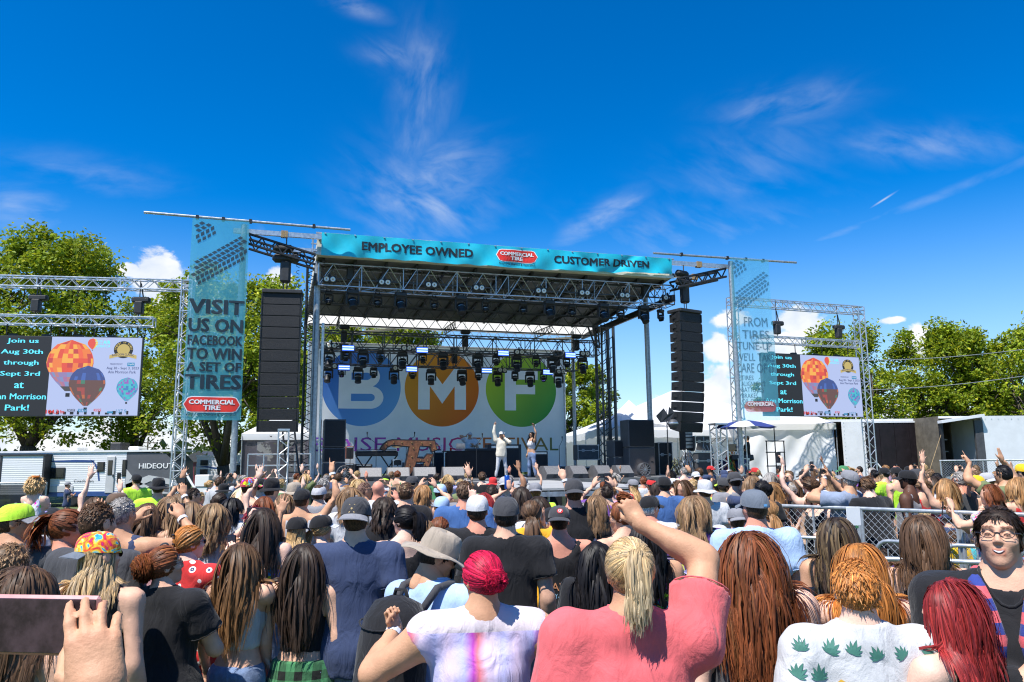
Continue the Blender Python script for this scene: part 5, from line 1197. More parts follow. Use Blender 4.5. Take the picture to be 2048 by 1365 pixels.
# ------------------------------------------------------------------ lorry trailers at the right
M_TRWHITE = mat('trailer_white', (.74,.75,.76),.35,0,.06,2, dirt=.06); M_GLOSSBLK = mat('gloss_black', (.014,.010,.012),.38,0,.3,3, spec=.3); M_PLY = mat('trailer_lining', (.16,.135,.10),.7,0,.3,3)
def trailers():
 Y = 39.5; X = lambda px: at(px, 930, Y).x; zt = at(1800,838, Y).z; c = X(1770); q = lambda px: X(px)-c; zf = 1.15
 o = thing('box_trailer', 'white box trailer with open door and large glossy black side panel', 'trailer', (c, Y, 0),0)
 MB().box2((q(1655),.05, zt-.12),(q(1890),2.5, zt)).build('roof', M_TRWHITE, o)
 MB().box2((q(1655),2.4, zf),(q(1890),2.5, zt-.12)).build('back_wall', M_PLY, o); MB().box2((q(1655),.05, zf-.1),(q(1890),2.5, zf)).build('floor', M_PLY, o)
 MB().box2((q(1655),.05, zf),(q(1658),2.4, zt-.12)).build('end_wall', M_PLY, o)
 d = MB().bev(((q(1688)+q(1734))/2,-.05,(zf+zt)/2-.05),(q(1734)-q(1688),.07, zt-zf-.1),.01).build('door', M_TRWHITE, o)
 rv = MB()
 for i in range(14):
  for x in (q(1690)+.05, q(1732)-.05): rv.box((x, -.09, zf+.12+i*(zt-zf-.3)/13),(.025,.015,.025))
 rv.build('rivet', M_ALU, d)
 bp = MB()
 n = 5
 for i in range(n):
  a, b = q(1734)+(q(1884)-q(1734))*i/n, q(1734)+(q(1884)-q(1734))*(i+1)/n; MB().bev(((a+b)/2,.0,(zf+zt)/2-.12),(b-a-.012,.08, zt-zf-.18),.008).build('panel', M_GLOSSBLK, o)
 MB().box2((q(1734),-.06, zt-.2),(q(1890),.02, zt-.12)).build('top_rail', M_TRWHITE, o)
 MB().box2((q(1655),-.02, zf-.28),(q(1890),.1, zf)).build('side_rail', M_STEEL, o)
 rd = MB(); [rd.box((q(px),-.035, zf-.14),(.3,.02,.08)) for px in (1750,1790,1830,1870)]; rd.build('reflector', M_RED, o)
 for px in (1840,1862): wheel(o, q(px),.35,.5,.5,.28)
 for px in (1672,1678): MB().tube((q(px),.1, zf),(q(px)+.2,.5, zt-.2),.03,6).build('strap', M_STEEL, o)
 MB().box((q(1681),.8,2.2),(.5,.05,.05)).build('load_bar', mat('yellow_bar', (.6,.42,.03),.5), o)
 Y2 = 37.5; X2 = lambda px: at(px, 930, Y2).x; c2 = X2(1960); q2 = lambda px: X2(px)-c2; zt2 = at(1990,832, Y2).z
 t = thing('box_trailer', 'white box trailer with its dark rear end open to the crowd', 'trailer', (c2, Y2,0), R(3))
 MB().box2((q2(1974),0, zf),(q2(2150),2.5, zt2)).build('side_wall', M_TRWHITE, t)
 rv = MB()
 for i in range(24): rv.box((q2(1980)+.33*i, -.01, zt2-.15),(.025,.02,.025)); rv.box((q2(1980)+.33*i, -.01, zf+.15),(.025,.02,.025))
 rv.build('rivet', M_ALU, t)
 MB().box2((q2(1886),.1, zt2-.1),(q2(1974),7, zt2)).build('roof', M_TRWHITE, t); MB().box2((q2(1886),6.9, zf),(q2(1974),7, zt2-.1)).build('back_wall', M_PLY, t); MB().box2((q2(1886),-.1, zf-.12),(q2(1974),7, zf)).build('floor', M_STEEL, t); MB().box2((q2(1886)-.06,.1, zf-.12),(q2(1886),7, zt2)).build('side_wall', M_PLY, t); MB().box2((q2(1974)-.05,2.5, zf),(q2(1974),7, zt2)).build('side_wall', M_PLY, t)
 MB().prism([(q2(1882), zt2-.35),(q2(1972), zt2-.05),(q2(1972), zt2+.08),(q2(1882), zt2-.22)], -.35, Matrix.Rotation(R(90),3, 'X'),(0,-.3,0)).build('header', M_TRWHITE, t)
 MB().box2((q2(1884),-.05, zf),(q2(1890),.4, zt2-.3)).build('door_post', M_BLACKM, t); MB().box2((q2(1957),-.02, zf),(q2(1974),.1, zt2-.2)).build('door_post', M_DARKGREY, t)
 lg = MB(); [lg.box((q2(1896+6*k),2.3,(zf+zt2)/2),(.08,.06, zt2-zf-.3)) for k in range(9)]; lg.build('lining_post', M_STEEL, t)
 for k in range(3): MB().box(((q2(1900)+q2(1955))/2,2.2, zf+.6+.6*k),(q2(1955)-q2(1900),.05,.06)).build('load_bar', M_STEEL, t)
 MB().bev((q2(1908),1.2, zf+.4),(.8,.7,.8),.03).build('stowed_case', M_BLACKP, t)
 MB().tube((q2(1884),-.2, zf-.3),(q2(1884)-1.6,-.6, zf+.05),.015,6).build('ramp_bar', M_RUST, t)
 MB().tube((q2(1884),-.05, zt2-.9),(q2(1830),-.7, zf-.1),.012,6).build('stay_rope', M_RUST, t)
 MB().box2((q2(1974),-.03, zf-.25),(q2(2150),.1, zf)).build('side_rail', M_STEEL, t)
 for px in (2000,2026): wheel(t, q2(px),.3,.5,.5,.28)
trailers()
def stage_side_rig():
 Y = 24.8; a = at(500,930, Y).x; b = at(620,930, Y).x; o = thing('stair_platform', 'grey railed access platform left of the stage mast', 'platform', ((a+b)/2, Y, 0), SA*.6); w = b-a
 MB().box2((-w/2,-.2,1.0),(w/2,1.0,1.1)).build('deck', M_STEEL, o)
 r = MB()
 for z in (1.55,1.95,2.3): r.tube((-w/2,-.18, z),(w/2,-.18, z),.022,6)
 for k in range(5): r.tube((-w/2+w*k/4,-.18,0),(-w/2+w*k/4,-.18,2.3),.024,6)
 r.build('railing', M_ALU, o)
 for x in (-w/2+.1, w/2-.1): MB().tube((x, .9,0),(x, .9,1.0),.04,6).build('leg', M_STEEL, o)
 p = at(565,930,24.0); q = thing('truss_pillar', 'white truss pillar under the left speaker column', 'truss', (p.x, p.y, 0), SA)
 z = box_truss(MB(),3.0,.3,.3,12,.025,.014,0).build('lattice', M_ALU, q); z.rotation_euler.y = R(-90); MB().box((0,0,3.03),(.36,.36,.05)).build('top_plate', M_ALU, q)
 p = at(592,930,24.2); l = thing('ladder', 'black ladder leaning beside the white truss pillar', 'ladder', (p.x, p.y, 0), SA)
 for x in (-.18,.18): MB().tube((x+.15,-.2,0),(x-.25,.3,3.0),.03,6).build('stile', M_BLACKM, l)
 for k in range(9): f = (k+.5)/9.5; MB().tube((-.18+.15-.4*f, -.2+.5*f, 3*f),(.18+.15-.4*f, -.2+.5*f, 3*f),.018,6).build('rung', M_BLACKM, l)
 for k, (px, w_) in enumerate(((430,.9),(380,.7))): pass
 p = at(455,985,19.0); cs = thing('equipment_case', 'low black case behind the left crowd by the banner pole', 'case', (p.x, p.y, 0)); MB().bev((0,0,.68),(.85,.6,1.36),.03).build('body', M_BLACKP, cs); MB().box((0,-.31,1.3),(.85,.02,.05)).build('edge_trim', M_ALU, cs)
 p = at(408,970,34.0); cs = thing('white_cabinet', 'white box-shaped unit in front of the shorter trailer', 'cabinet', (p.x, p.y, 0)); MB().bev((0,0,.8),(.62,.5,1.6),.03).build('body', M_WHITE, cs); MB().box((0,-.26,1.1),(.5,.02,.03)).build('seam', M_DARKGREY, cs)
stage_side_rig()
# ------------------------------------------------------------------ people: smooth blended bodies meshed from distance fields
_E = np.array([(0,1),(2,3),(4,5),(6,7),(0,2),(1,3),(4,6),(5,7),(0,4),(1,5),(2,6),(3,7)])
_C = np.array([(0,0,0),(1,0,0),(0,1,0),(1,1,0),(0,0,1),(1,0,1),(0,1,1),(1,1,1)])
def surf_net(Fd, org, h):
 nx, ny, nz = Fd.shape; neg = Fd < 0
 cnt = np.zeros((nx-1, ny-1, nz-1), np.int8)
 for c in _C: cnt += neg[c[0]:nx-1+c[0], c[1]:ny-1+c[1], c[2]:nz-1+c[2]]
 cell = np.argwhere((cnt > 0) & (cnt < 8))
 if not len(cell): return np.zeros((0,3)), np.zeros((0,4), int)
 idx = np.full((nx-1, ny-1, nz-1),-1, np.int32); idx[cell[:, 0], cell[:, 1], cell[:, 2]] = np.arange(len(cell))
 v = np.stack([Fd[cell[:, 0]+c[0], cell[:, 1]+c[1], cell[:, 2]+c[2]] for c in _C], 1)
 s = np.zeros((len(cell),3)); k = np.zeros(len(cell))
 for a, b in _E:
  va, vb = v[:, a], v[:, b]; m = (va < 0) != (vb < 0); t = np.where(m, va/(va-vb+1e-12),0)
  s += m[:, None]*(_C[a]+(_C[b]-_C[a])*t[:, None]); k += m
 V = (cell+s/k[:, None])*h+org
 Q = []
 for ax in range(3):
  o1, o2 = [(1,2),(2,0),(0,1)][ax]
  sl = [slice(0, None)]*3; sl2 = [slice(0, None)]*3; sl[ax] = slice(0,-1); sl2[ax] = slice(1, None)
  a, b = neg[tuple(sl)], neg[tuple(sl2)]; e = np.argwhere(a != b)
  e = e[(e[:, o1] > 0) & (e[:, o2] > 0) & (e[:, o1] < Fd.shape[o1]-1) & (e[:, o2] < Fd.shape[o2]-1)]
  if not len(e): continue
  d1 = np.zeros(3, int); d1[o1] = 1; d2 = np.zeros(3, int); d2[o2] = 1
  q = np.stack([idx[tuple((e-d).T)] for d in (d1+d2, d2,0*d1, d1)], 1)
  fl = ~a[tuple(e.T)]; q[fl] = q[fl][:, ::-1]; Q.append(q)
 Q = np.vstack(Q); return V, Q[(Q >= 0).all(1)]
def mesh_field(fn, lo, hi, h):
 lo = np.array(lo)-2*h; B = 4; H = B*h
 n = np.maximum(1, np.ceil((np.array(hi)+2*h-lo)/H).astype(int))
 g = np.stack(np.meshgrid(*[np.arange(k) for k in n], indexing='ij'),-1).reshape(-1,3)
 d = fn((lo+(g+.5)*H).astype(np.float32))
 act = g[np.abs(d) < H*1.5]
 full = np.where(d.reshape(n) < 0, np.float32(-1), np.float32(1)).repeat(B, 0).repeat(B, 1).repeat(B, 2)
 off = np.stack(np.meshgrid(*[np.arange(B)]*3, indexing='ij'),-1).reshape(-1,3)
 p = (act[:, None]*B+off[None]).reshape(-1,3)
 full[p[:, 0], p[:, 1], p[:, 2]] = fn((lo+p*h).astype(np.float32))
 return surf_net(full, lo, h)
def smin(a, b, k): m = np.clip(.5+.5*(b-a)/k, 0,1); return b*(1-m)+a*m-k*m*(1-m)
def smax(a, b, k): return -smin(-a, -b, k)
def rcone(p, a, b, r1, r2):
 a = np.asarray(a, np.float32); b = np.asarray(b, np.float32); ba = b-a; L2 = float(ba @ ba)+1e-9
 t = np.clip(((p-a) @ ba)/L2,0,1); q = p-a-t[:, None]*ba
 return np.sqrt((q*q).sum(1))-(r1+(r2-r1)*t)
def ellip(p, c, r):
 r = np.asarray(r, np.float32); q = (p-np.asarray(c, np.float32))/r; k = np.sqrt((q*q).sum(1)); q2 = q/r; k2 = np.sqrt((q2*q2).sum(1))+1e-6
 return k*(k-1)/k2
def loft(p, zs, A, B, Yc, pw=2.3):
 z = p[:, 2]; a = np.interp(z, zs, A); b = np.interp(z, zs, B); y = np.interp(z, zs, Yc)
 k = (np.abs(p[:, 0]/a)**pw+np.abs((p[:, 1]-y)/b)**pw)**(1/pw)
 d = (k-1)*np.minimum(a, b)
 return np.maximum(d, np.maximum(zs[0]-z, z-zs[-1]))
def wob(p, seed, f=9.0):
 r = np.random.default_rng(seed); s = 0
 for i in range(4):
  w = r.normal(size=3)*f*(1+.5*i); u = r.normal(size=3)*f*.5; s = s+np.sin(p @ w.astype(np.float32)+2*np.sin(p @ u.astype(np.float32)+r.random()*6)+r.random()*6)/(1+.6*i)
 return s/2.2
# --- head (chin at -.115, crown at +.115, face towards +y) and hands, meshed once and reused
def head_field(p, fem):
 w = .97 if fem else 1.0; j = .90 if fem else 1.0
 d = ellip(p, (0,-.016,.026),(.076*w, .096,.090))
 d = smin(d, ellip(p, (0,.022,-.042),(.058*j, .066,.074)),.03)
 d = smin(d, ellip(p, (0,.058,-.094),(.024*j, .026,.022)),.03)
 for s in (-1,1):
  d = smin(d, ellip(p, (s*.036,.058,-.020),(.026,.026,.022)),.022)
  d = smin(d, rcone(p, (s*.012,.084,.032),(s*.046,.070,.034),.010,.008),.014)
  d = smax(d, -ellip(p, (s*.031,.098,.010),(.018,.018,.012)),.014)
  d = smin(d, ellip(p, (s*.031,.0765,.008),(.013,.0125,.0115)),.003)
  ear = smax(ellip(p, (s*.079*w, -.012,-.006),(.011,.024,.034)),-ellip(p, (s*.090*w, -.004,-.004),(.008,.013,.020)),.006)
  d = smin(d, ear, .008)
 d = smin(d, rcone(p, (0,.088,.018),(0,.0975,-.016),.0075,.0110),.012)
 for s in (-1,1): d = smin(d, ellip(p, (s*.0095,.090,-.021),(.008,.010,.007)),.006)
 d = smin(d, rcone(p, (-.019,.080,-.051),(.019,.080,-.051),.0065,.0065),.010)
 d = smin(d, rcone(p, (-.015,.080,-.062),(.015,.080,-.062),.0075,.0075),.010)
 d = smax(d, -rcone(p, (-.020,.091,-.0565),(.020,.091,-.0565),.003,.003),.004)
 return smin(d, rcone(p, (0,-.028,-.05),(0,-.040,-.185),.050 if fem else .056,.052 if fem else .060),.03)
_heads = {}
def head_mesh(fem, h):
 k = (fem, h)
 if k not in _heads:
  V, Q = mesh_field(lambda p: head_field(p, fem),(-.11,-.13,-.20),(.11,.14,.13), h)
  T = np.ones((len(V),3)); x, y, z = V.T
  lip = (np.abs(x) < .024) & (y > .068) & (z > -.071) & (z < -.044); T[lip] = (.92,.70,.68)
  brow = (np.abs(np.abs(x)-.031) < .019) & (y > .060) & (np.abs(z-.034-.03*(np.abs(x)-.031)) < .0055); T[brow] = (.28,.24,.22)
  eye = (((np.abs(x)-.031)/.0115)**2+((z-.0085)/.0045)**2 < 1) & (y > .075); T[eye] = (.25,.22,.22)
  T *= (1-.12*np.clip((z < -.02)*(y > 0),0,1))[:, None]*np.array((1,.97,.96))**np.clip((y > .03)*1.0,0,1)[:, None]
  _heads[k] = (V, Q, T)
 return _heads[k]
FING = {'hold': (.30,.42,.48,.5), 'open': (.08,.10,.10,.12), 'relax': (.45,.55,.6,.65), 'grip': (.75,.8,.85,.9), 'fist': (1.5,1.5,1.5,1.5), 'point': (.05,1.45,1.5,1.5), 'pinch': (.6,.7,.35,.2), 'horns': (.05,1.4,1.4,.1), 'spread': (.05,.05,.05,.05)}
def hand_field(p, kind):
 d = ellip(p, (.002,0,.052),(.040,.0155,.054)); d = smin(d, ellip(p, (.0,-.004,.03),(.034,.017,.034)),.015)
 d = smin(d, rcone(p, (0,0,.022),(0,0,-.006),.0265,.0255),.022)
 curl = FING[kind]; sp_ = {'spread': .30, 'open': .17}.get(kind, .05)
 for i, (x, z0, L, r) in enumerate(((.030,.090,.071,.0088),(.0105,.098,.078,.0090),(-.010,.094,.072,.0086),(-.029,.083,.056,.0077))):
  a = np.array((x, 0, z0)); c = curl[i]; s_ = (x+.001)/.03*sp_; ang = 0; seg = (L*.46, L*.30, L*.26)
  d = smin(d, rcone(p, (x*.7,0, z0-.045), a, .011, r*1.12),.008)
  for k in range(3):
   ang += c*(.8 if k == 0 else 1.0); dr = np.array((math.sin(s_)*math.cos(ang),-math.sin(ang), math.cos(ang)*math.cos(s_)))
   b = a+dr*seg[k]; d = smin(d, rcone(p, a, b, r*(1-.09*k), r*(.92-.09*k)),.004); a = b
 a = np.array((.026,-.008,.022));
 if kind == 'fist': pts = ((.044,-.022,.052),(.030,-.040,.078),(.008,-.044,.080))
 elif kind in ('grip', 'hold', 'pinch', 'point', 'horns'): pts = ((.048,-.022,.050),(.048,-.042,.078),(.040,-.052,.100))
 else: pts = ((.050,-.012,.046),(.070,-.018,.070),(.082,-.022,.092))
 for k, b in enumerate(pts): d = smin(d, rcone(p, a, b, .0135-.002*k, .0115-.002*k),.008 if k == 0 else .003); a = np.array(b)
 return d
_hands = {}
def hand_mesh(kind, h):
 k = (kind, h)
 if k not in _hands:
  V, Q = mesh_field(lambda p: hand_field(p, kind),(-.07,-.12,-.055),(.12,.04,.20), h)
  tip = np.clip((V[:, 2]-.11)/.06,0,1)[:, None]; T = np.ones((len(V),3))*(1-tip*np.array((.0,.07,.07))); kn = np.exp(-((V[:, 2]-.092)/.012)**2)*(V[:, 1] > .004); T *= 1-kn[:, None]*np.array((.06,.12,.12))
  _hands[k] = (V, Q, T)
 return _hands[k]
def nrm(v): v = np.asarray(v, float); return v/(np.linalg.norm(v)+1e-9)
def rotz(a): c, s = math.cos(a), math.sin(a); return np.array(((c, -s, 0),(s, c, 0),(0,0,1.0)))
def rotx(a): c, s = math.cos(a), math.sin(a); return np.array(((1.0,0,0),(0, c, -s),(0, s, c)))
def roty(a): c, s = math.cos(a), math.sin(a); return np.array(((c, 0, s),(0,1.0,0),(-s, 0, c)))
SKIN = {'fair': (.64,.37,.25), 'pale': (.72,.46,.35), 'tan': (.54,.29,.17), 'red': (.62,.27,.18), 'brown': (.30,.15,.085), 'dark': (.10,.045,.028), 'olive': (.46,.26,.16)}
M_SKIN = col_mat('skin', .55,.28,.18,120, var=.17, vscale=14)
def hair_mat():
 m = bpy.data.materials.new('hair'); m.use_nodes = True; t = NT(m.node_tree); b = t.n['Principled BSDF']; out = t.n['Material Output']
 a = t.new('ShaderNodeAttribute'); a.attribute_name = 'Col'; hc = t.new('ShaderNodeAttribute'); hc.attribute_name = 'hc'; v = hc.outputs['Vector']
 n1 = t.noise(v, 1.0,3,.6); n2 = t.noise(v, .28,2,.5)
 c = t.mix(1.0, a.outputs['Color'], t.ramp(n1, [(.36,(.42,.42,.42)),(.5,(1,1,1)),(.64,(1.8,1.72,1.62))]), 'MULTIPLY'); c = t.mix(1.0, c, t.ramp(n2, [(.38,(.7,.7,.7)),(.62,(1.3,1.27,1.24))]), 'MULTIPLY')
 t.l.new(c, b.inputs['Base Color']); b.inputs['Roughness'].default_value = .5; b.inputs['Specular IOR Level'].default_value = .3
 tr = t.new('ShaderNodeBsdfTranslucent'); t.l.new(c, tr.inputs[0]); mx = t.new('ShaderNodeMixShader'); mx.inputs[0].default_value = .34; t.l.new(b.outputs[0], mx.inputs[1]); t.l.new(tr.outputs[0], mx.inputs[2])
 tp = t.new('ShaderNodeBsdfTransparent'); cut = t.m('LESS_THAN', t.noise(v, 1.3,1,.5), t.m('ADD', t.m('MULTIPLY', a.outputs['Alpha'], .62),.05)); z = t.new('ShaderNodeMixShader'); t.l.new(cut, z.inputs[0]); t.l.new(mx.outputs[0], z.inputs[1]); t.l.new(tp.outputs[0], z.inputs[2]); t.l.new(z.outputs[0], out.inputs[0])
 return m
M_HAIR = hair_mat()
ARM = {
 'down': ((.035,.03,-.315),(.3,-1,0),(0,.1,-1),(-1,0,0), 'relax'),
 'up': ((.03,.05,.29),(1,-.2,0),(0,.05,1),(0,1,0), 'open'),
 'upbent': ((.02,.07,.22),(1,.1,-.3),(-.1,.1,1),(0,1,0), 'open'),
 'wave': ((.08,.05,.26),(1,0,-.2),(.2,0,1),(0,1,0), 'spread'),
 'fist': ((.03,.06,.27),(1,.2,-.1),(-.15,.15,1),(-.6,.6,0), 'fist'),
 'point': ((.0,.10,.27),(1,0,-.2),(0,.15,1),(0,1,0), 'point'),
 'horns': ((.02,.08,.27),(1,0,-.2),(0,.1,1),(0,1,0), 'horns'),
 'phone': ((-.06,.20,.05),(.9,.0,-.9),(-.3,.25,1),(-.75,.55,.1), 'grip'),
 'phoneup': ((-.05,.17,.17),(1,0,-.6),(-.3,.2,1),(-.75,.55,0), 'grip'),
 'chest': ((-.07,.13,-.10),(.8,-.3,-.6),(-.7,.4,.4),(0,-.8,.4), 'relax'),
 'chin': ((-.08,.12,.02),(.5,.3,-1),(-.3,-.1,1),(-.4,-1,0), 'relax'),
 'hip': ((.055,-.01,-.235),(1,-.5,.2),(-.6,.6,-.6),(-.6,-.2,.2), 'relax'),
 'rail': ((.02,.18,-.14),(.5,-.5,-.6),(0,1,-.2),(0,0,-1), 'grip'),
 'cross': ((-.12,.12,-.13),(.9,-.3,-.4),(-1,.25,.1),(0,-1,.1), 'relax'),
 'camera': ((-.075,.13,.09),(1,.2,-.7),(-.5,.3,.8),(-.5,.8,0), 'grip'),
 'out': ((.14,.20,.05),(.5,-.3,-1),(.2,.8,.4),(-.5,0,-.2), 'open'),
 'fwdup': ((.0,.20,.17),(.8,0,-.7),(0,.6,1),(-.2,1,0), 'open'),
}
def interp_rows(rows): z, a, b, y = zip(*rows); return np.array(z), np.array(a), np.array(b), np.array(y)
class Body:
 def __init__(s, H, w=1.0, fem=False, lean=0.0, arms=('down', 'down'), head_yaw=0.0, head_pitch=0.0, seated=False, child=False, head_roll=0.0, stance=1.0):
  s.H, s.w, s.fem = H, w, fem; s.lean = lean; wl = w; s.child = child
  hs = H/1.74*(1.0 if not child else 1.28); s.hs = (.5*hs+.5*min(hs, 1.06))*.93 if not child else hs
  ba = 1+(w-1)*1.0
  if fem: rows = [(.455,.060,.055,0),(.49,.092*ba, .068*ba, -.008),(.525,.099*ba, .073*ba, -.010),(.57,.086*ba, .062*ba, 0),(.62,.070*ba, .053*ba, .004),(.675,.074*(1+(w-1)*.8),.058*ba, .006),(.72,.081*(1+(w-1)*.7),.068*(1+(w-1)*.8),.012),(.76,.086*(1+(w-1)*.5),.060*(1+(w-1)*.5),.004),(.795,.084,.046,-.004),(.83,.045,.034,-.012),(.845,.032,.030,-.014)]
  else: rows = [(.455,.062,.055,0),(.49,.085*ba, .066*ba, -.005),(.525,.091*ba, .069*ba, -.004),(.58,.084*ba, .062*ba, .004*ba),(.63,.082*ba, .062*(1+(w-1)*1.2),.006),(.69,.089*(1+(w-1)*.8),.064*ba, .004),(.74,.099*(1+(w-1)*.5),.068*(1+(w-1)*.6),.0),(.775,.100*(1+(w-1)*.4),.060,-.004),(.80,.090,.048,-.008),(.83,.052,.038,-.012),(.845,.036,.032,-.014)]
  z, a, b, y = interp_rows(rows); z = z+np.clip((z-.66)/.14,0,1)*.014; s.rows = (z*H, a*H, b*H, y*H)
  sw = (.104 if fem else .118)*(1+(w-1)*.35); s.sw = sw*H
  s.hip = np.array((0,0,.52*H)); s.Rt = rotx(-lean)
  L = lambda p: s.Rt @ (np.asarray(p, float)-s.hip)+s.hip
  s.L = L
  s.sh = [L((sg*s.sw, -.006*H, (.818-.020*max(0, w-1.1))*H)) for sg in (-1,1)]
  s.nb = L((0,-.016*H, .840*H))
  s.r_up, s.r_el, s.r_wr = (.0265*H*(1+(w-1)*1.1) if fem else .0305*H*(1+(w-1)*.9)),(.0205*H*(1+(w-1)*.8) if fem else .0245*H*(1+(w-1)*.7)),.0158*H*(1+(w-1)*.3)*(1 if fem else 1.12)
  s.arm = []
  for i, sg in enumerate((-1,1)):
   A = arms[i]; A = ARM[A] if isinstance(A, str) else A
   tg, pole, fd, pd, kind = A
   S0 = s.sh[i]; T = S0+np.array((tg[0]*sg, tg[1], tg[2]))*H
   l1, l2 = .178*H, .150*H; dv = T-S0; D = np.linalg.norm(dv); D2 = min(D, (l1+l2)*.995); T = S0+dv/D*D2
   a1 = math.acos(np.clip((l1*l1+D2*D2-l2*l2)/(2*l1*D2),-1,1)); ax = dv/D; pv = np.array((pole[0]*sg, pole[1], pole[2]), float); pv = nrm(pv-ax*(pv @ ax))
   E = S0+ax*l1*math.cos(a1)+pv*l1*math.sin(a1)
   s.arm.append((S0, E, T, nrm((fd[0]*sg, fd[1], fd[2])), nrm((pd[0]*sg, pd[1], pd[2])), kind))
  s.hipj = [np.array((sg*.052*H*(1+(w-1)*.5),0,.505*H)) for sg in (-1,1)]
  s.knee = [np.array((sg*.055*H*(1+(w-1)*.3),.01*H, .28*H)) for sg in (-1,1)]; s.ank = [np.array((sg*.058*H, -.015*H, .042*H)) for sg in (-1,1)]
  for k in range(2): s.ank[k][0] *= stance; s.knee[k][0] *= .5+.5*stance
  if seated:
   for k, sg in enumerate((-1,1)): s.knee[k] = np.array((sg*.09*H, .20*H, .50*H)); s.ank[k] = np.array((sg*.08*H, .23*H, .30*H))
  s.Rh = rotz(head_yaw) @ rotx(-head_pitch) @ roty(head_roll)
  s.hc = s.nb+s.Rt @ np.array((0,.012*H, .068*H))+np.array((0,0,.115*s.hs*.2))
  s.hc = np.array((s.hc[0], s.hc[1]+math.sin(head_pitch)*.03, s.hc[2]+(H-.115*s.hs-(.840*H+.068*H+.023*s.hs))))
 def torso(s, p, off=0.0):
  q = (p-s.hip.astype(np.float32)) @ s.Rt.astype(np.float32)+s.hip.astype(np.float32) if s.lean else p
  z, a, b, y = s.rows
  return loft(q, z, a+off, b+off, y)-0*off
 def field(s, p, hands=True):
  H = s.H; d = s.torso(p)
  if s.fem:
   for sg in (-1,1):
    c = s.L((sg*.040*H, .052*H*(1+(s.w-1)*.8),.722*H)); d = smin(d, ellip(p, c, np.array((.036,.034,.036))*H*(1+(s.w-1)*.6)),.03*H)
  for i in range(2):
   S0, E, T, *_ = s.arm[i]
   d = smin(d, rcone(p, s.nb+np.array((0,0,-.008*H)), S0,.031*H, s.r_up*1.12),.035*H)
   fa = smin(rcone(p, E, T, s.r_el*1.05, s.r_wr), rcone(p, E+(T-E)*.12, E+(T-E)*.45, s.r_el*1.13, s.r_el*1.0),.01*H)
   fa = smin(fa, rcone(p, T, T+s.arm[i][3]*.016*H, s.r_wr, s.r_wr*.95),.01*H)
   d = smin(d, smin(rcone(p, S0, E, s.r_up*1.08, s.r_el), fa, .012*H),.022*H)
   hp, kn, an = s.hipj[i], s.knee[i], s.ank[i]
   leg = smin(rcone(p, hp, kn, .052*H*(1+(s.w-1)*.7),.033*H), rcone(p, kn, an, .032*H, .020*H),.015*H)
   leg = smin(leg, rcone(p, an+np.array((0,-.02*H, -.02*H)), an+np.array((0,.085*H, -.027*H)),.020*H, .015*H),.015*H)
   d = smin(d, leg, .02*H)
  d = smin(d, rcone(p, s.nb+np.array((0,0,-.02*H)), s.hc+s.Rh @ np.array((0,-.025,-.06))*s.hs, (.036 if not s.fem else .031)*H*(1+(s.w-1)*.4),(.034 if not s.fem else .030)*H*(1+(s.w-1)*.3)),.03*H)
  return d
 def bounds(s):
  P = np.array([s.sh[0], s.sh[1], s.hc]+[a[k] for a in s.arm for k in (1,2)]+s.ank+s.hipj); m = .13*s.H*max(1, s.w)
  lo = P.min(0)-m; hi = P.max(0)+m; lo[2] = max(lo[2], -.01); return lo, hi
 def mesh(s, h, hh, hd, skin, nails=None, tat=None):
  lo, hi = s.bounds(); zc = .50*s.H; l2, h2 = lo.copy(), hi.copy(); l2[2] = zc; h2[2] = zc+.03
  VV, QQ, CC = [], [], []; n = 0
  for a, b, k in ((l2, hi, h),(lo, h2, h*1.9)):
   V, Q = mesh_field(s.field, a, b, k); VV.append(V); QQ.append(Q+n); CC.append(np.ones((len(V),3))); n += len(V)
  hv, hq, ht = head_mesh(s.fem, hd); hv2 = (hv*s.hs) @ s.Rh.T+s.hc
  VV.append(hv2); QQ.append(hq+n); CC.append(ht); n += len(hv)
  for i, sg in enumerate((-1,1)):
   S0, E, T, fd, pd, kind = s.arm[i]; kv, kq, kt = hand_mesh(kind, hh if T[2] > .55*s.H else round(hh*1.7,4))
   f = fd; pn = nrm(pd-f*(pd @ f)); th = np.cross(f, pn) if sg > 0 else np.cross(pn, f)
   M = np.stack((th, -pn, f),1); v = (kv*(s.H/1.74)*(1.0 if not s.fem else .92)) @ M.T+T
   q = kq if np.linalg.det(M) > 0 else kq[:, ::-1]
   VV.append(v); QQ.append(q+n); CC.append(kt); n += len(v)
  C = np.vstack(CC)*np.array(skin)
  return np.vstack(VV), np.vstack(QQ), C
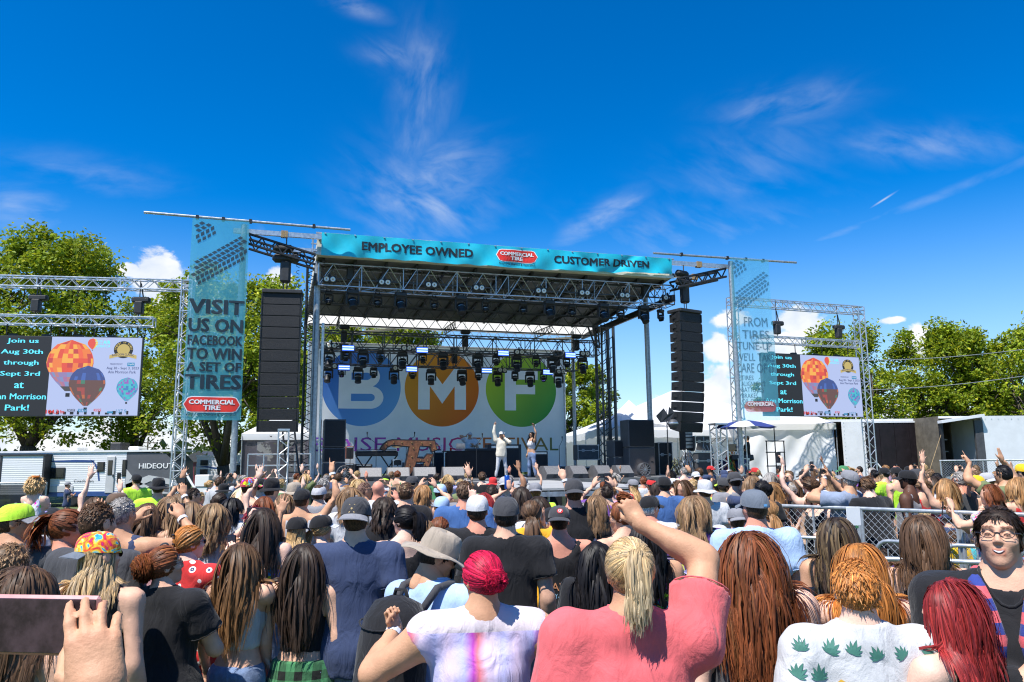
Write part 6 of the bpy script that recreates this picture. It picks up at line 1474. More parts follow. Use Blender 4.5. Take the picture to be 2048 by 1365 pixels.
 # ------ clothing fields
 def shirt(s, kind, off, seed, hem=.46, loose=1.0):
  H = s.H; z, a, b, y = s.rows; Lc = s.L
  def fn(p):
   q = (p-s.hip.astype(np.float32)) @ s.Rt.astype(np.float32)+s.hip.astype(np.float32) if s.lean else p
   zz = q[:, 2]/H
   o = off+np.clip((.70-zz)/.25,0,1)*off*1.2*loose
   am = np.maximum.accumulate(a[::-1])[::-1] if False else a
   A2 = a.copy(); B2 = b.copy()
   if loose > .5:
    k = z/H < .74
    A2[k] = np.maximum(a[k], .91*a[z/H > .7].max()); B2[k] = np.maximum(b[k], .90*b[z/H > .7].max())
   d = loft(q, z, A2, B2, y)-o
   if s.fem:
    for sg in (-1,1): d = smin(d, ellip(p, Lc((sg*.040*H, .052*H*(1+(s.w-1)*.8),.722*H)), np.array((.036,.034,.036))*H*(1+(s.w-1)*.6))-off*.8,.035*H)
   for i in range(2):
    S0, E, T = s.arm[i][:3]
    yoke = rcone(p, s.nb+np.array((0,0,-.010*H)), S0,.031*H, s.r_up*1.12)-off*.9
    if kind in ('tank', 'cami'): yoke = smax(yoke, np.abs(q[:, 0])-s.sw*(.80 if kind == 'tank' else .62),.008)
    d = smin(d, yoke, .03*H)
    if kind in ('tee', 'long', 'polo'):
     fr = .60 if kind != 'long' else .97
     ax = nrm(E-S0); L = np.linalg.norm(E-S0); end = S0+ax*L*fr
     sl = rcone(p, S0, end, s.r_up*1.12+off*1.1, s.r_up*1.0+off*(2.2 if kind != 'long' else 1.3)); sl = np.maximum(sl, (p-end.astype(np.float32)) @ ax.astype(np.float32))
     if kind == 'long':
      sl = smin(rcone(p, S0, E, s.r_up*1.1+off, s.r_el+off*1.2), rcone(p, E, T, s.r_el*1.05+off*1.1, s.r_wr+off),.02)
     d = smin(d, sl, .018*H)
   d = d+wob(q*np.array((1,1,.55), np.float32), seed, 7.0)*off*.42+wob(q*np.array((1.0,1.0,.4), np.float32)+q[:, 2:3]*np.array((.5,.2,0), np.float32), seed+5,18.0)*off*.30
   d = np.maximum(d, hem*H-q[:, 2])
   if kind in ('tank', 'cami'):
    for sg in (-1,1):
     c = np.array((sg*s.sw*1.16,0,.775*H), np.float32); d = smax(d, -ellip(q, c, (s.sw*.36,.12*H, .075*H)),.01)
    cut = (.800 if kind == 'tank' else .770)
    mid = np.clip(1-np.abs(q[:, 0])/(s.sw*(.50 if kind == 'tank' else .56)),0,1)
    d = smax(d, -(np.maximum(cut*H-q[:, 2], np.abs(q[:, 0])-s.sw*(.50 if kind == 'tank' else .54)-0.0)),.012) if kind == 'cami' else smax(d, -ellip(q, (0,.0,.835*H),(s.sw*.50,.2*H, .045*H)),.012)
   else:
    d = np.maximum(d, -ellip(p, s.L((0,.008*H, .862*H)),(.040*H, .044*H, .031*H)))
   return d
  lo, hi = s.bounds(); lo[2] = max(lo[2], hem*H-.05-(.5*abs(s.lean)))
  return fn, lo-.03, hi+.03
 def trousers(s, off, seed, short=False, top=.585):
  H = s.H; z, a, b, y = s.rows
  def fn(p):
   q = (p-s.hip.astype(np.float32)) @ s.Rt.astype(np.float32)+s.hip.astype(np.float32) if s.lean else p
   d = loft(q, z, a, b, y)-off
   d = np.maximum(d, q[:, 2]-top*H)
   for i in range(2):
    hp, kn, an = s.hipj[i], s.knee[i], s.ank[i]
    leg = smin(rcone(p, hp, kn, .052*H*(1+(s.w-1)*.7)+off, .036*H+off), rcone(p, kn, an, .036*H+off, .030*H+off),.02*H)
    if short: leg = np.maximum(leg, .33*H-p[:, 2])
    else: leg = np.maximum(leg, .03*H-p[:, 2])
    d = smin(d, leg, .015*H)
   return d+wob(p, seed, 12.0)*off*.25
  lo, hi = s.bounds(); hi[2] = min(hi[2], (top+.04)*H+.1); lo[2] = .32*H if short else lo[2]
  lo[0], hi[0] = -.30*H*s.w*.62,.30*H*s.w*.62; lo[1], hi[1] = -.22*H*s.w, .22*H*s.w
  return fn, lo, hi
 def skirt(s, off, seed, hem, top, flare):
  H = s.H; z, a, b, y = s.rows
  def fn(p):
   q = (p-s.hip.astype(np.float32)) @ s.Rt.astype(np.float32)+s.hip.astype(np.float32) if s.lean else p
   zs = np.array((hem*H, .52*H, top*H)); ah, bh = np.interp(.52*H, z, a), np.interp(.52*H, z, b); at_, bt = np.interp(top*H, z, a), np.interp(top*H, z, b)
   d = loft(q, zs, np.array((ah*flare, ah, at_))+off, np.array((bh*flare, bh, bt))+off, np.zeros(3))
   an = np.arctan2(q[:, 1], q[:, 0]); return d+np.sin(an*11+seed)*.012*np.clip((top*H-q[:, 2])/(.4*H),0,1)
  lo = np.array((-.22*H*s.w, -.2*H*s.w, hem*H-.03)); hi = np.array((.22*H*s.w, .2*H*s.w, top*H+.05)); return fn, lo, hi
# --- hair: a scalp shell plus many thin locks combed over head and back
_scalp = {}
def scalp_mesh(fem, h, thick, low):
 k = (fem, h, thick, low)
 if k not in _scalp:
  def fn(p):
   d = ellip(p, (0,-.016,.026),(.076+thick, .096+thick, .090+thick))
   d = smin(d, ellip(p, (0,-.03,-.02),(.066+thick*.7,.078+thick*.7,.07)),.03)
   line = p[:, 1]-(.072+.25*(p[:, 2]-.07))
   d = smax(d, line, .01); d = smax(d, -(p[:, 2]-low-np.clip(p[:, 1]+.01,0,1)*1.1),.012)
   return smax(d, -ellip(p, (0,.03,-.02),(.2,.05,.055)),.012)
  V, Q = mesh_field(fn, (-.13,-.15,-.16),(.13,.12,.15), h); _scalp[k] = (V, Q)
 return _scalp[k]
def hair_colour(base, n, r, hi=None, hif=.25):
 base = np.array(base)*1.6
 c = np.tile(np.array(base, float),(n, 1))*(.86+.28*r.random((n, 1)))
 if hi is not None: m = r.random(n) < hif; k = r.random((m.sum(),1))*.45+.08; c[m] = c[m]*(1-k)+np.array(hi)*k
 return c
def ribbons(P, W, C0, C1, out, r):
 """P (n,m,3) lock centre lines -> flat tapering sheets of fine strands; hc = strand coordinates, alpha = how frayed"""
 n, m = P.shape[:2]; D = np.gradient(P, axis=1); D /= np.linalg.norm(D, axis=2)[:, :, None]+1e-9
 side = np.cross(D, out); side /= np.linalg.norm(side, axis=2)[:, :, None]+1e-9; nn = np.cross(side, D)
 t = np.linspace(0,1, m); w = (W[:, None]*np.interp(t, (0,.15,.75,1),(.75,1,.95,.6))[None])[:, :, None]
 V = np.stack((P-side*w, P+side*w),2).reshape(-1,3)
 b = (np.arange(n)*m*2)[:, None]; j = (np.arange(m-1)*2)[None]; Q = np.stack((b+j, b+j+1, b+j+3, b+j+2),2).reshape(-1,4)
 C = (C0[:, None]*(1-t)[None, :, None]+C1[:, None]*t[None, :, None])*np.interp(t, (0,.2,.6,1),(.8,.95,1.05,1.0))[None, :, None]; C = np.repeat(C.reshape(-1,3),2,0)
 L = np.linalg.norm(np.diff(P, axis=1), axis=2).sum(1); fr = np.interp(t, (0,.12,.55,1),(.35,.15,.3,1.0)); al = np.stack((fr, fr),1)[None].repeat(n, 0)
 rz = r.random(n)*200; hx = np.stack((-w[:, :, 0], w[:, :, 0]),2)*270; hy = (L[:, None]*t[None]*9)[:, :, None].repeat(2,2)+rz[:, None, None]*.37
 hc = np.stack((hx+rz[:, None, None], hy, rz[:, None, None].repeat(m, 1).repeat(2,2)*1.7),3).reshape(-1,3)
 no = np.stack((nn-side*.10, nn+side*.10),2); no /= np.linalg.norm(no, axis=3)[..., None]
 return V, Q, np.column_stack((C, np.clip(al.reshape(-1),0,1))), no.reshape(-1,3), hc
def make_hair(B, style, col, q, seed, hat=False, hi=None, length=.35, wave=0.0, hif=.25, gather=(0,-.115,.02), tip=None, vol=1.0):
 """q: 0 far .. 3 near (more, finer locks)"""
 r = np.random.default_rng(seed); hs = B.hs; fem = B.fem
 N = (40,80,200,480,1050)[q]; Wd = (.027,.020,.0125,.0078,.0050)[q]*hs
 if style in ('short', 'crew', 'buzz', 'curlyshort'): N = int(N*(2.2 if q > 1 else 1.6)); Wd *= (.42 if q > 1 else .55)
 steps = (4,5,7,10,14)[q]
 er = np.array((.0775,.0975,.0915)); ec = np.array((0,-.016,.026))
 out = []
 thick = {'short': .005, 'buzz': .002, 'crew': .004, 'curlyshort': .012}.get(style, .005)
 if hat: thick = .003
 low = {'short': -.075, 'buzz': -.08, 'crew': -.075, 'curlyshort': -.085}.get(style, -.075)
 sv, sq = scalp_mesh(fem, (.028,.021,.016,.012,.0105)[q], thick, low)
 sc = np.tile(np.array(col)*1.2,(len(sv),1))*(.8+.4*r.random((len(sv),1)))
 parts = [((sv*hs) @ B.Rh.T+B.hc, sq, sc)]
 toW = lambda p: (p*hs) @ B.Rh.T+B.hc
 toH = lambda p: ((p-B.hc) @ B.Rh)/hs
 def roots(n, ymax=.062, zmin=-.05):
  P = []
  while len(P) < n:
   v = r.normal(size=(n*3,3)); v /= np.linalg.norm(v, axis=1)[:, None]; p = ec+v*er
   ok = (p[:, 2] < (.022 if hat else 9)) & (p[:, 2] > zmin+np.clip(p[:, 1], 0,1)*1.1) & (p[:, 1] < ymax+.25*(p[:, 2]-.07)); P += list(p[ok])
  return np.array(P[:n])
 def march(p0, d0, n_steps, total, grav, wv, collide=True, lift=.004, cling=True):
  n = len(p0); step = (total/n_steps)[:, None] if not np.isscalar(total) else np.full((n, 1), total/n_steps)
  p = toW(p0); d = d0 @ B.Rh.T; P = [p]; ph = r.random(n)*6.28; lay = (lift+(.009*vol if collide else .003)*r.random(n))
  for k in range(n_steps):
   pull = np.stack((-(p[:, 0]-B.hc[0])*(2.2/vol**2 if vol < 2 else -.8),-(p[:, 1]-B.hc[1]+.05)*1.0,-np.ones(n)),1)
   d = d*(1-grav)+(pull if collide else np.array((0,0,-1.0)))*grav; d /= np.linalg.norm(d, axis=1)[:, None]+1e-9
   p = p+d*step
   wd = r.normal(size=(n, 3))*.0016*(1 if k else 0); p = p+wd
   if wv:
    a = ph+k*wv[1]/n_steps*17; sd = np.cross(d, np.array((.2,.9,.1))); p = p+(np.sin(a)[:, None]*sd+np.cos(a*1.3)[:, None]*np.cross(d, sd))*wv[0]*min(1,(k+1)/3)
   if cling:
    hq = toH(p); e = (hq-ec)/(er+lay[:, None]); l = np.linalg.norm(e, axis=1); m = l < 1
    hq[m] = ec+(e[m]/l[m][:, None])*(er+lay[m][:, None]); p = np.where(m[:, None], toW(hq), p)
   if collide:
    f = B.field(p.astype(np.float32)); off = .008+lay*1.2; m = f < off
    if m.any():
     pm = p[m].astype(np.float32); g = np.stack([B.field(pm+e)-f[m] for e in np.eye(3, dtype=np.float32)*.01], 1); g /= np.linalg.norm(g, axis=1)[:, None]+1e-9
     p[m] = p[m]+g*(off[m]-f[m])[:, None]
   P.append(p); d2 = p-P[-2]; d = d2/(np.linalg.norm(d2, axis=1)[:, None]+1e-9)
  return np.stack(P, 1)
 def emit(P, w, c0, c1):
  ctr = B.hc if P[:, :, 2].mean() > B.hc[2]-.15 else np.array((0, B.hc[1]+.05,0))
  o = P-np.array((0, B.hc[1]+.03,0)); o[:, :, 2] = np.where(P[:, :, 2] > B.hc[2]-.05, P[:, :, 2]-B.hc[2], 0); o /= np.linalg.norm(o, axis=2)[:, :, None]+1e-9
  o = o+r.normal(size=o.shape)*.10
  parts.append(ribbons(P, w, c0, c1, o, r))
 c = hair_colour(col, N, r, hi, hif); c1 = c*1.12 if tip is None else np.array(tip)*(.7+.6*r.random((N, 1)))
 W = Wd*(.7+.6*r.random(N))
 if style in ('long', 'bob', 'wavy', 'curly', 'half'):
  p = roots(N); n_ = (p-ec)/er; n_ /= np.linalg.norm(n_, axis=1)[:, None]
  flow = np.stack((np.sign(p[:, 0]+.004)*(.35+.5*r.random(N))*np.clip((p[:, 2]+.02)/.1,0,1),-.55*np.ones(N),-.9*np.ones(N)),1)
  flow -= n_*(flow*n_).sum(1)[:, None]; flow /= np.linalg.norm(flow, axis=1)[:, None]+1e-9
  tot = (length+.04)*(.72+.35*r.random(N)); P = march(p, flow+n_*.08, steps, tot, .30,(wave, 2.2) if wave else None); emit(P, W, c, c1)
 elif style in ('pony', 'bun', 'topknot', 'lowpony'):
  g = np.array({'pony': (0,-.112,.055), 'bun': (0,-.118,.01), 'topknot': (0,-.05,.135), 'lowpony': (0,-.112,-.03)}[style]) if gather == (0,-.115,.02) else np.array(gather)
  p = roots(N); t = np.linspace(0,1, steps+1); P = p[:, None]*(1-t)[None, :, None]+g[None, None]*t[None, :, None]
  e = (P-ec)/er; l = np.linalg.norm(e, axis=2)[:, :, None]; lay = (.006+.010*r.random(N))[:, None, None]; Pp = ec+e/l*(er+lay); k = np.clip((l-1)/.2,0,1); P = Pp*(1-k)+P*k
  P = toW(P.reshape(-1,3)).reshape(P.shape); emit(P, W, c, c*1.1)
  n2 = N//2
  if style in ('bun', 'topknot'):
   rad = .045 if style == 'bun' else .05; rad *= length/.35
   th = r.random(n2)*6.28; ax = nrm(g-ec); u = nrm(np.cross(ax, (1,.2,.1))); v = np.cross(ax, u); tt = np.linspace(0,2.6, steps+1)
   ph = r.random(n2)*6.28; q2 = (r.random(n2)-.5)*2
   ang = th[:, None]+tt[None]; cr = rad*np.sqrt(1-q2**2*.85)[:, None]*(.85+.25*r.random((n2,1)))
   P = g+ax*.022+(np.cos(ang)*cr)[:, :, None]*u+(np.sin(ang)*cr)[:, :, None]*v+ax[None, None]*(q2*rad*.8)[:, None, None]+r.normal(size=(n2, steps+1,3))*.004
   P = toW(P.reshape(-1,3)).reshape(P.shape); emit(P, W[:n2]*1.2, c[:n2]*1.05, c[:n2])
   mb = MB().lathe([(.0,-rad*.8),(rad*.7,-rad*.5),(rad*.88,0),(rad*.7, rad*.5),(0, rad*.8)], 10, cap=False); vv = np.vstack(mb.v) @ np.stack((u, v, ax),0)+g+ax*.022
   parts.append((toW(vv), np.vstack(mb.f[4]), np.tile(np.array(col)*.5,(len(vv),1))))
  else:
   p0 = np.tile(g, (n2,1))+r.normal(size=(n2,3))*.010; d0 = np.tile(nrm(np.array((0,-1,.25 if style == 'pony' else -.2))),(n2,1))+r.normal(size=(n2,3))*.22
   P = march(p0, d0, steps, length*(.75+.3*r.random(n2)),.34,(wave, 2.2) if wave else None, True, .002); emit(P, W[:n2]*1.25, c[:n2], c1[:n2])
 elif style in ('short', 'crew', 'curlyshort', 'buzz'):
  p = roots(N, .058,-.062); n_ = (p-ec)/er; n_ /= np.linalg.norm(n_, axis=1)[:, None]
  up = {'crew': .5, 'buzz': .4, 'short': .03, 'curlyshort': .45}[style]; ln = {'crew': .013, 'buzz': .004, 'short': .042, 'curlyshort': .030}[style]*(length/.35)*(.5 if hat else 1)
  flow = np.stack((.35*np.ones(N)*r.normal(size=N),-.45*np.ones(N),-.75*(p[:, 2] < .09)),1)+r.normal(size=(N, 3))*(.10 if style == 'short' else .18); flow -= n_*(flow*n_).sum(1)[:, None]; flow /= np.linalg.norm(flow, axis=1)[:, None]+1e-9
  k = up*np.clip(.35+(p[:, 2]+.03)/.1,.25,1.2)[:, None]
  P = march(p, flow*(1-.5*up)+n_*k, max(3, steps//3), ln*(.6+.7*r.random(N)),.12 if style != 'curlyshort' else .2,(.006,4.0) if style == 'curlyshort' else None, False, .0); emit(P, W*1.25, c*.9, c1*1.05)
 V = []; Q = []; C = []; n = 0
 NN = []
 HC = []
 for v, qd, cc, *nn in parts: V.append(v); Q.append(qd+n); C.append(cc if cc.shape[1] == 4 else np.column_stack((cc, np.zeros(len(cc))))); n += len(v); NN.append(nn[0] if nn else np.zeros_like(v)); HC.append(nn[1] if nn else v*np.array((300,300,60)))
 return np.vstack(V), np.vstack(Q), np.vstack(C), np.vstack(NN), np.vstack(HC)
# --- hats, in head space (scaled by head size)
def cap_parts(back, flat=.0, tall=1.0):
 """baseball cap: crown, bill; back = bill over the neck"""
 n, m = 28,9; sg = -1 if back else 1
 V = []
 for j in range(m+1):
  f = j/m; z = .022+.098*tall*math.sin(f*math.pi/2); k = math.cos(f*math.pi/2)**.62
  for i in range(n):
   a = 2*math.pi*i/n; x, y = .090*k*math.cos(a),.110*k*math.sin(a)
   V.append((x, y-.014, z+.018*max(0, math.sin(a)*sg)*(1-f)*1.1-.012*(1-f)*max(0,-math.sin(a)*sg)))
 F = [(j*n+i, j*n+(i+1) % n, (j+1)*n+(i+1) % n, (j+1)*n+i) for j in range(m) for i in range(n)]
 crown = (np.array(V), np.array(F))
 B = []; nu, nv = 15,5
 for up in (0,1):
  for i in range(nu):
   u = (i/(nu-1)-.5)*2; a = math.pi/2*sg-u*1.12*sg
   for j in range(nv):
    v = j/(nv-1); ext = v*.074*math.cos(u*1.2)**.6
    x = math.cos(a)*(.088+ext*.35)+(-0); y = math.sin(a)*(.106)+sg*ext; B.append((x, y-.014,.040-.022*u*u-.030*v*(1-flat)+.0035*up))
 G = []
 for up in (0,1):
  o = up*nu*nv
  for i in range(nu-1):
   for j in range(nv-1): q = (o+i*nv+j, o+(i+1)*nv+j, o+(i+1)*nv+j+1, o+i*nv+j+1); G.append(q if up else q[::-1])
 for i in range(nu-1): a_, b_ = i*nv+nv-1,(i+1)*nv+nv-1; G.append((a_, b_, b_+nu*nv, a_+nu*nv))
 return crown, (np.array(B), np.array(G))
def hat_bucket(brim=.075, droop=.035, tall=.10, flare=1.0):
 n = 30; prof = [(.092,.018),(.092,.03),(.094,.05),(.088,.05+tall*.55),(.074,.05+tall*.9),(.04,.05+tall),(.0,.05+tall*1.02)]
 V = [(r*math.cos(a)*(.94), r*math.sin(a)*1.16-.014, z+.006*math.sin(3*a+z*40)) for r, z in prof for a in np.arange(n)*2*math.pi/n]; m = len(prof)
 F = [(j*n+i, j*n+(i+1) % n, (j+1)*n+(i+1) % n, (j+1)*n+i) for j in range(m-1) for i in range(n)]
 b = [(.090,.028),(.09+brim*.5,.028-droop*.35),(.09+brim, .028-droop),(.09+brim, .023-droop),(.09+brim*.5,.022-droop*.35),(.090,.020)]
 BV = [(r*math.cos(a)*.96, r*math.sin(a)*1.10-.014, z+(.010*math.sin(2*a+1)+.007*math.sin(5*a))*(r-.09)/.07) for r, z in b for a in np.arange(n)*2*math.pi/n]
 BF = [(j*n+i, j*n+(i+1) % n, (j+1)*n+(i+1) % n, (j+1)*n+i) for j in range(len(b)-1) for i in range(n)]
 return (np.array(V), np.array(F)),(np.array(BV), np.array(BF))
def hat_cowboy():
 n = 32; prof = [(.088,.02),(.09,.05),(.088,.10),(.080,.135),(.055,.150),(.0,.138)]
 V = [(r*math.cos(a)*(.9 if z > .1 else .96), r*math.sin(a)*1.16-.014, z-(.02*math.exp(-(math.cos(a)/.5)**2) if 0 else 0)-.022*(r < .06)*math.exp(-(r*math.cos(a)/.03)**2)) for r, z in prof for a in np.arange(n)*2*math.pi/n]; m = len(prof)
 F = [(j*n+i, j*n+(i+1) % n, (j+1)*n+(i+1) % n, (j+1)*n+i) for j in range(m-1) for i in range(n)]
 b = [(.088,.024),(.13,.022),(.175,.026),(.175,.021),(.13,.017),(.088,.018)]
 BV = [(r*math.cos(a), r*math.sin(a)*1.15-.014, z+(abs(math.cos(a))**3)*max(0, r-.10)*.9-.2*max(0, r-.1)*abs(math.sin(a))**4) for r, z in b for a in np.arange(n)*2*math.pi/n]
 BF = [(j*n+i, j*n+(i+1) % n, (j+1)*n+(i+1) % n, (j+1)*n+i) for j in range(len(b)-1) for i in range(n)]
 return (np.array(V), np.array(F)),(np.array(BV), np.array(BF))
# --- cloth materials
CL = {}
def cloth(name, col, kind='plain', col2=None, sc=1.0):
 if name in CL: return CL[name]
 m = bpy.data.materials.new('cloth_'+name); m.use_nodes = True; t = NT(m.node_tree); b = t.n['Principled BSDF']; tc = t.new('ShaderNodeTexCoord').outputs['Object']
 b.inputs['Roughness'].default_value = .85; b.inputs['Specular IOR Level'].default_value = .2; b.inputs['Sheen Weight'].default_value = .15
 n = t.noise(tc, 7,5,.6); base = t.mix(t.sstep(n, .3,.7), tuple(x*.86 for x in col), tuple(min(1, x*1.08) for x in col)); c = base
 sep = t.new('ShaderNodeSeparateXYZ'); t.l.new(tc, sep.inputs[0]); x, y, z = sep.outputs
 if kind == 'plaid':
  def band(v, f, w): return t.m('GREATER_THAN', t.m('SINE', t.m('MULTIPLY', v, f)), w)
  a = band(x, 62/sc, .1); bz = band(z, 62/sc, .1); k = t.m('MULTIPLY', t.m('ADD', a, bz),.5); c = t.mix(k, base, col2); ln = t.m('MAXIMUM', band(x, 62/sc, .985), band(z, 62/sc, .985)); c = t.mix(t.m('MULTIPLY', ln, .0 if 'green' in name else .8), c, (.7,.66,.72))
 elif kind == 'stripe': c = t.mix(t.m('GREATER_THAN', t.m('SINE', t.m('MULTIPLY', z, 130/sc)),0), base, col2)
 elif kind == 'floral':
  v = t.new('ShaderNodeTexVoronoi'); v.inputs['Scale'].default_value = 15*sc; t.l.new(tc, v.inputs['Vector']); d = v.outputs['Distance']
  c = t.mix(t.m('LESS_THAN', d, .34), base, (.75,.72,.70)); c = t.mix(t.m('LESS_THAN', d, .2), c, col2); c = t.mix(t.m('LESS_THAN', d, .07), c, (.7,.5,.3))
 elif kind == 'patches':
  v = t.new('ShaderNodeTexVoronoi'); v.inputs['Scale'].default_value = 26*sc; t.l.new(tc, v.inputs['Vector']); w = t.noise(tc, 22*sc, 3,.6,1.2)
  hs = t.new('ShaderNodeHueSaturation'); t.l.new(v.outputs['Color'], hs.inputs['Color']); hs.inputs['Saturation'].default_value = 1.5; c = t.mix(t.sstep(w, .50,.56), base, hs.outputs[0])
 elif kind == 'tiedye':
  r_ = t.noise(tc, 9*sc, 3,.5,1.5); c = t.ramp(r_, [(.30,(.05,.12,.55)),(.38,(.03,.45,.6)),(.45,(.85,.65,.05)),(.52,(.85,.25,.02)),(.6,(.75,.02,.06)),(.7,(.5,.02,.25))])
 elif kind == 'pinkdye':
  w = t.m('ADD', x, t.m('MULTIPLY', t.m('SUBTRACT', t.noise(tc, 5,4,.6),.5),.06)); k = t.m('FRACT', t.m('MULTIPLY', t.m('ADD', w, .42),3.6))
  c = t.ramp(k, [(.0,(.62,.50,.66)),(.22,(.44,.44,.74)),(.36,(.42,.06,.42)),(.44,(.70,.18,.22)),(.56,(.66,.52,.66)),(.8,(.46,.46,.74)),(1,(.62,.50,.66))])
  yk = t.m('GREATER_THAN', z, col2[0]); c = t.mix(yk, c, (.60,.53,.56))
 elif kind == 'denim':
  c = t.mix(t.sstep(t.noise(tc, 5,4,.6),.35,.7), tuple(x*.6 for x in col), tuple(min(1, x*1.5) for x in col)); c = t.mix(t.m('MULTIPLY', t.noise(tc, 220,2,.5),.35), c, (.45,.5,.6))
 elif kind == 'heather': c = t.mix(t.m('MULTIPLY', t.noise(tc, 160,3,.7),.5), base, tuple(min(1, x*1.5) for x in col))
 elif kind == 'tiedyeblue':
  c = t.ramp(t.noise(tc, 9,4,.6,1.0), [(.35,(.10,.22,.42)),(.5,(.6,.62,.66)),(.62,(.25,.45,.55))])
 t.l.new(c, b.inputs['Base Color'])
 bn = t.new('ShaderNodeBump'); bn.inputs['Strength'].default_value = .6; bn.inputs['Distance'].default_value = .03
 mp = t.new('ShaderNodeMapping'); t.l.new(tc, mp.inputs[0]); mp.inputs['Scale'].default_value = (1,1,.45)
 t.l.new(t.m('ADD', t.noise(mp.outputs[0], 11,4,.5,1.2), t.m('MULTIPLY', t.noise(tc, 300,2,.5),.05)), bn.inputs['Height']); t.l.new(bn.outputs[0], b.inputs['Normal'])
 CL[name] = m; return m
KCOL = {'black': (.013,.013,.015), 'charcoal': (.055,.055,.06), 'grey': (.20,.20,.215), 'lightgrey': (.42,.42,.44), 'white': (.55,.55,.56), 'navy': (.035,.05,.105), 'blue': (.05,.12,.30), 'lightblue': (.38,.52,.75), 'coral': (.66,.12,.13), 'red': (.55,.03,.03), 'mustard': (.72,.36,.02), 'pink': (.75,.35,.45), 'lilac': (.45,.42,.65), 'olive': (.16,.19,.08), 'neon': (.50,.85,.05), 'tan': (.50,.34,.24), 'teal': (.06,.35,.40), 'purple': (.16,.06,.28), 'greyblue': (.20,.24,.32), 'orange': (.75,.22,.03), 'beige': (.36,.30,.235), 'yellow': (.80,.50,.02), 'steel': (.12,.14,.17), 'rose': (.58,.30,.30), 'brown': (.12,.075,.05), 'green': (.06,.22,.09)}
HCOL = {'black': (.010,.009,.010), 'dark': (.030,.020,.015), 'brown': (.075,.042,.024), 'light': (.17,.105,.058), 'blond': (.36,.25,.12), 'plat': (.60,.50,.34), 'auburn': (.14,.045,.018), 'ginger': (.34,.14,.035), 'red': (.20,.022,.022), 'pinkred': (.40,.010,.045), 'grey': (.25,.24,.23), 'white': (.6,.58,.55), 'burgundy': (.13,.012,.022), 'golden': (.24,.13,.055)}
def kcloth(c):
 if isinstance(c, str) and ':' in c:
  kind, name = c.split(':', 1); return cloth(c, KCOL.get(name, (.3,.3,.3)), kind, {'floral': (.05,.06,.16), 'plaid': {'purple': (.012,.01,.016), 'green': (.010,.012,.010)}.get(name, (.02,.02,.02)), 'stripe': (.02,.03,.07)}.get(kind))
 return cloth(c, KCOL[c], 'heather' if c in ('navy', 'greyblue', 'steel', 'grey') else 'plain')
M_SUNG = mat('sunglass', (.01,.01,.012),.12,0,0, spec=.7); M_SPEC = mat('spectacle_frame', (.05,.05,.06),.25,.4,0)
M_PHONE = mat('phone_black', (.008,.008,.010),.15,0,0, spec=.6); M_BAND = mat('wristband_white', (.75,.76,.78),.5,0,.05,20)
def add_mesh(name, VQC, m, parent, smooth=True, col=None):
 V, Q = VQC[:2]; me = mesh_np(name, V, [Q], smooth, [m], col=VQC[2] if len(VQC) > 2 else col)
 if len(VQC) > 4: a = me.attributes.new('hc', 'FLOAT_VECTOR', 'POINT'); a.data.foreach_set('vector', VQC[4].astype(np.float32).ravel())
 if len(VQC) > 3: me.normals_split_custom_set_from_vertices(VQC[3].tolist())
 o = link(bpy.data.objects.new(name, me)); o.parent = parent; return o
def bvh_of(o):
 me = o.data; n = len(me.vertices); v = np.zeros(n*3, np.float32); me.vertices.foreach_get('co', v)
 return BVHTree.FromPolygons([tuple(x) for x in v.reshape(-1,3)], [tuple(p.vertices) for p in me.polygons])
PEOPLE = {}
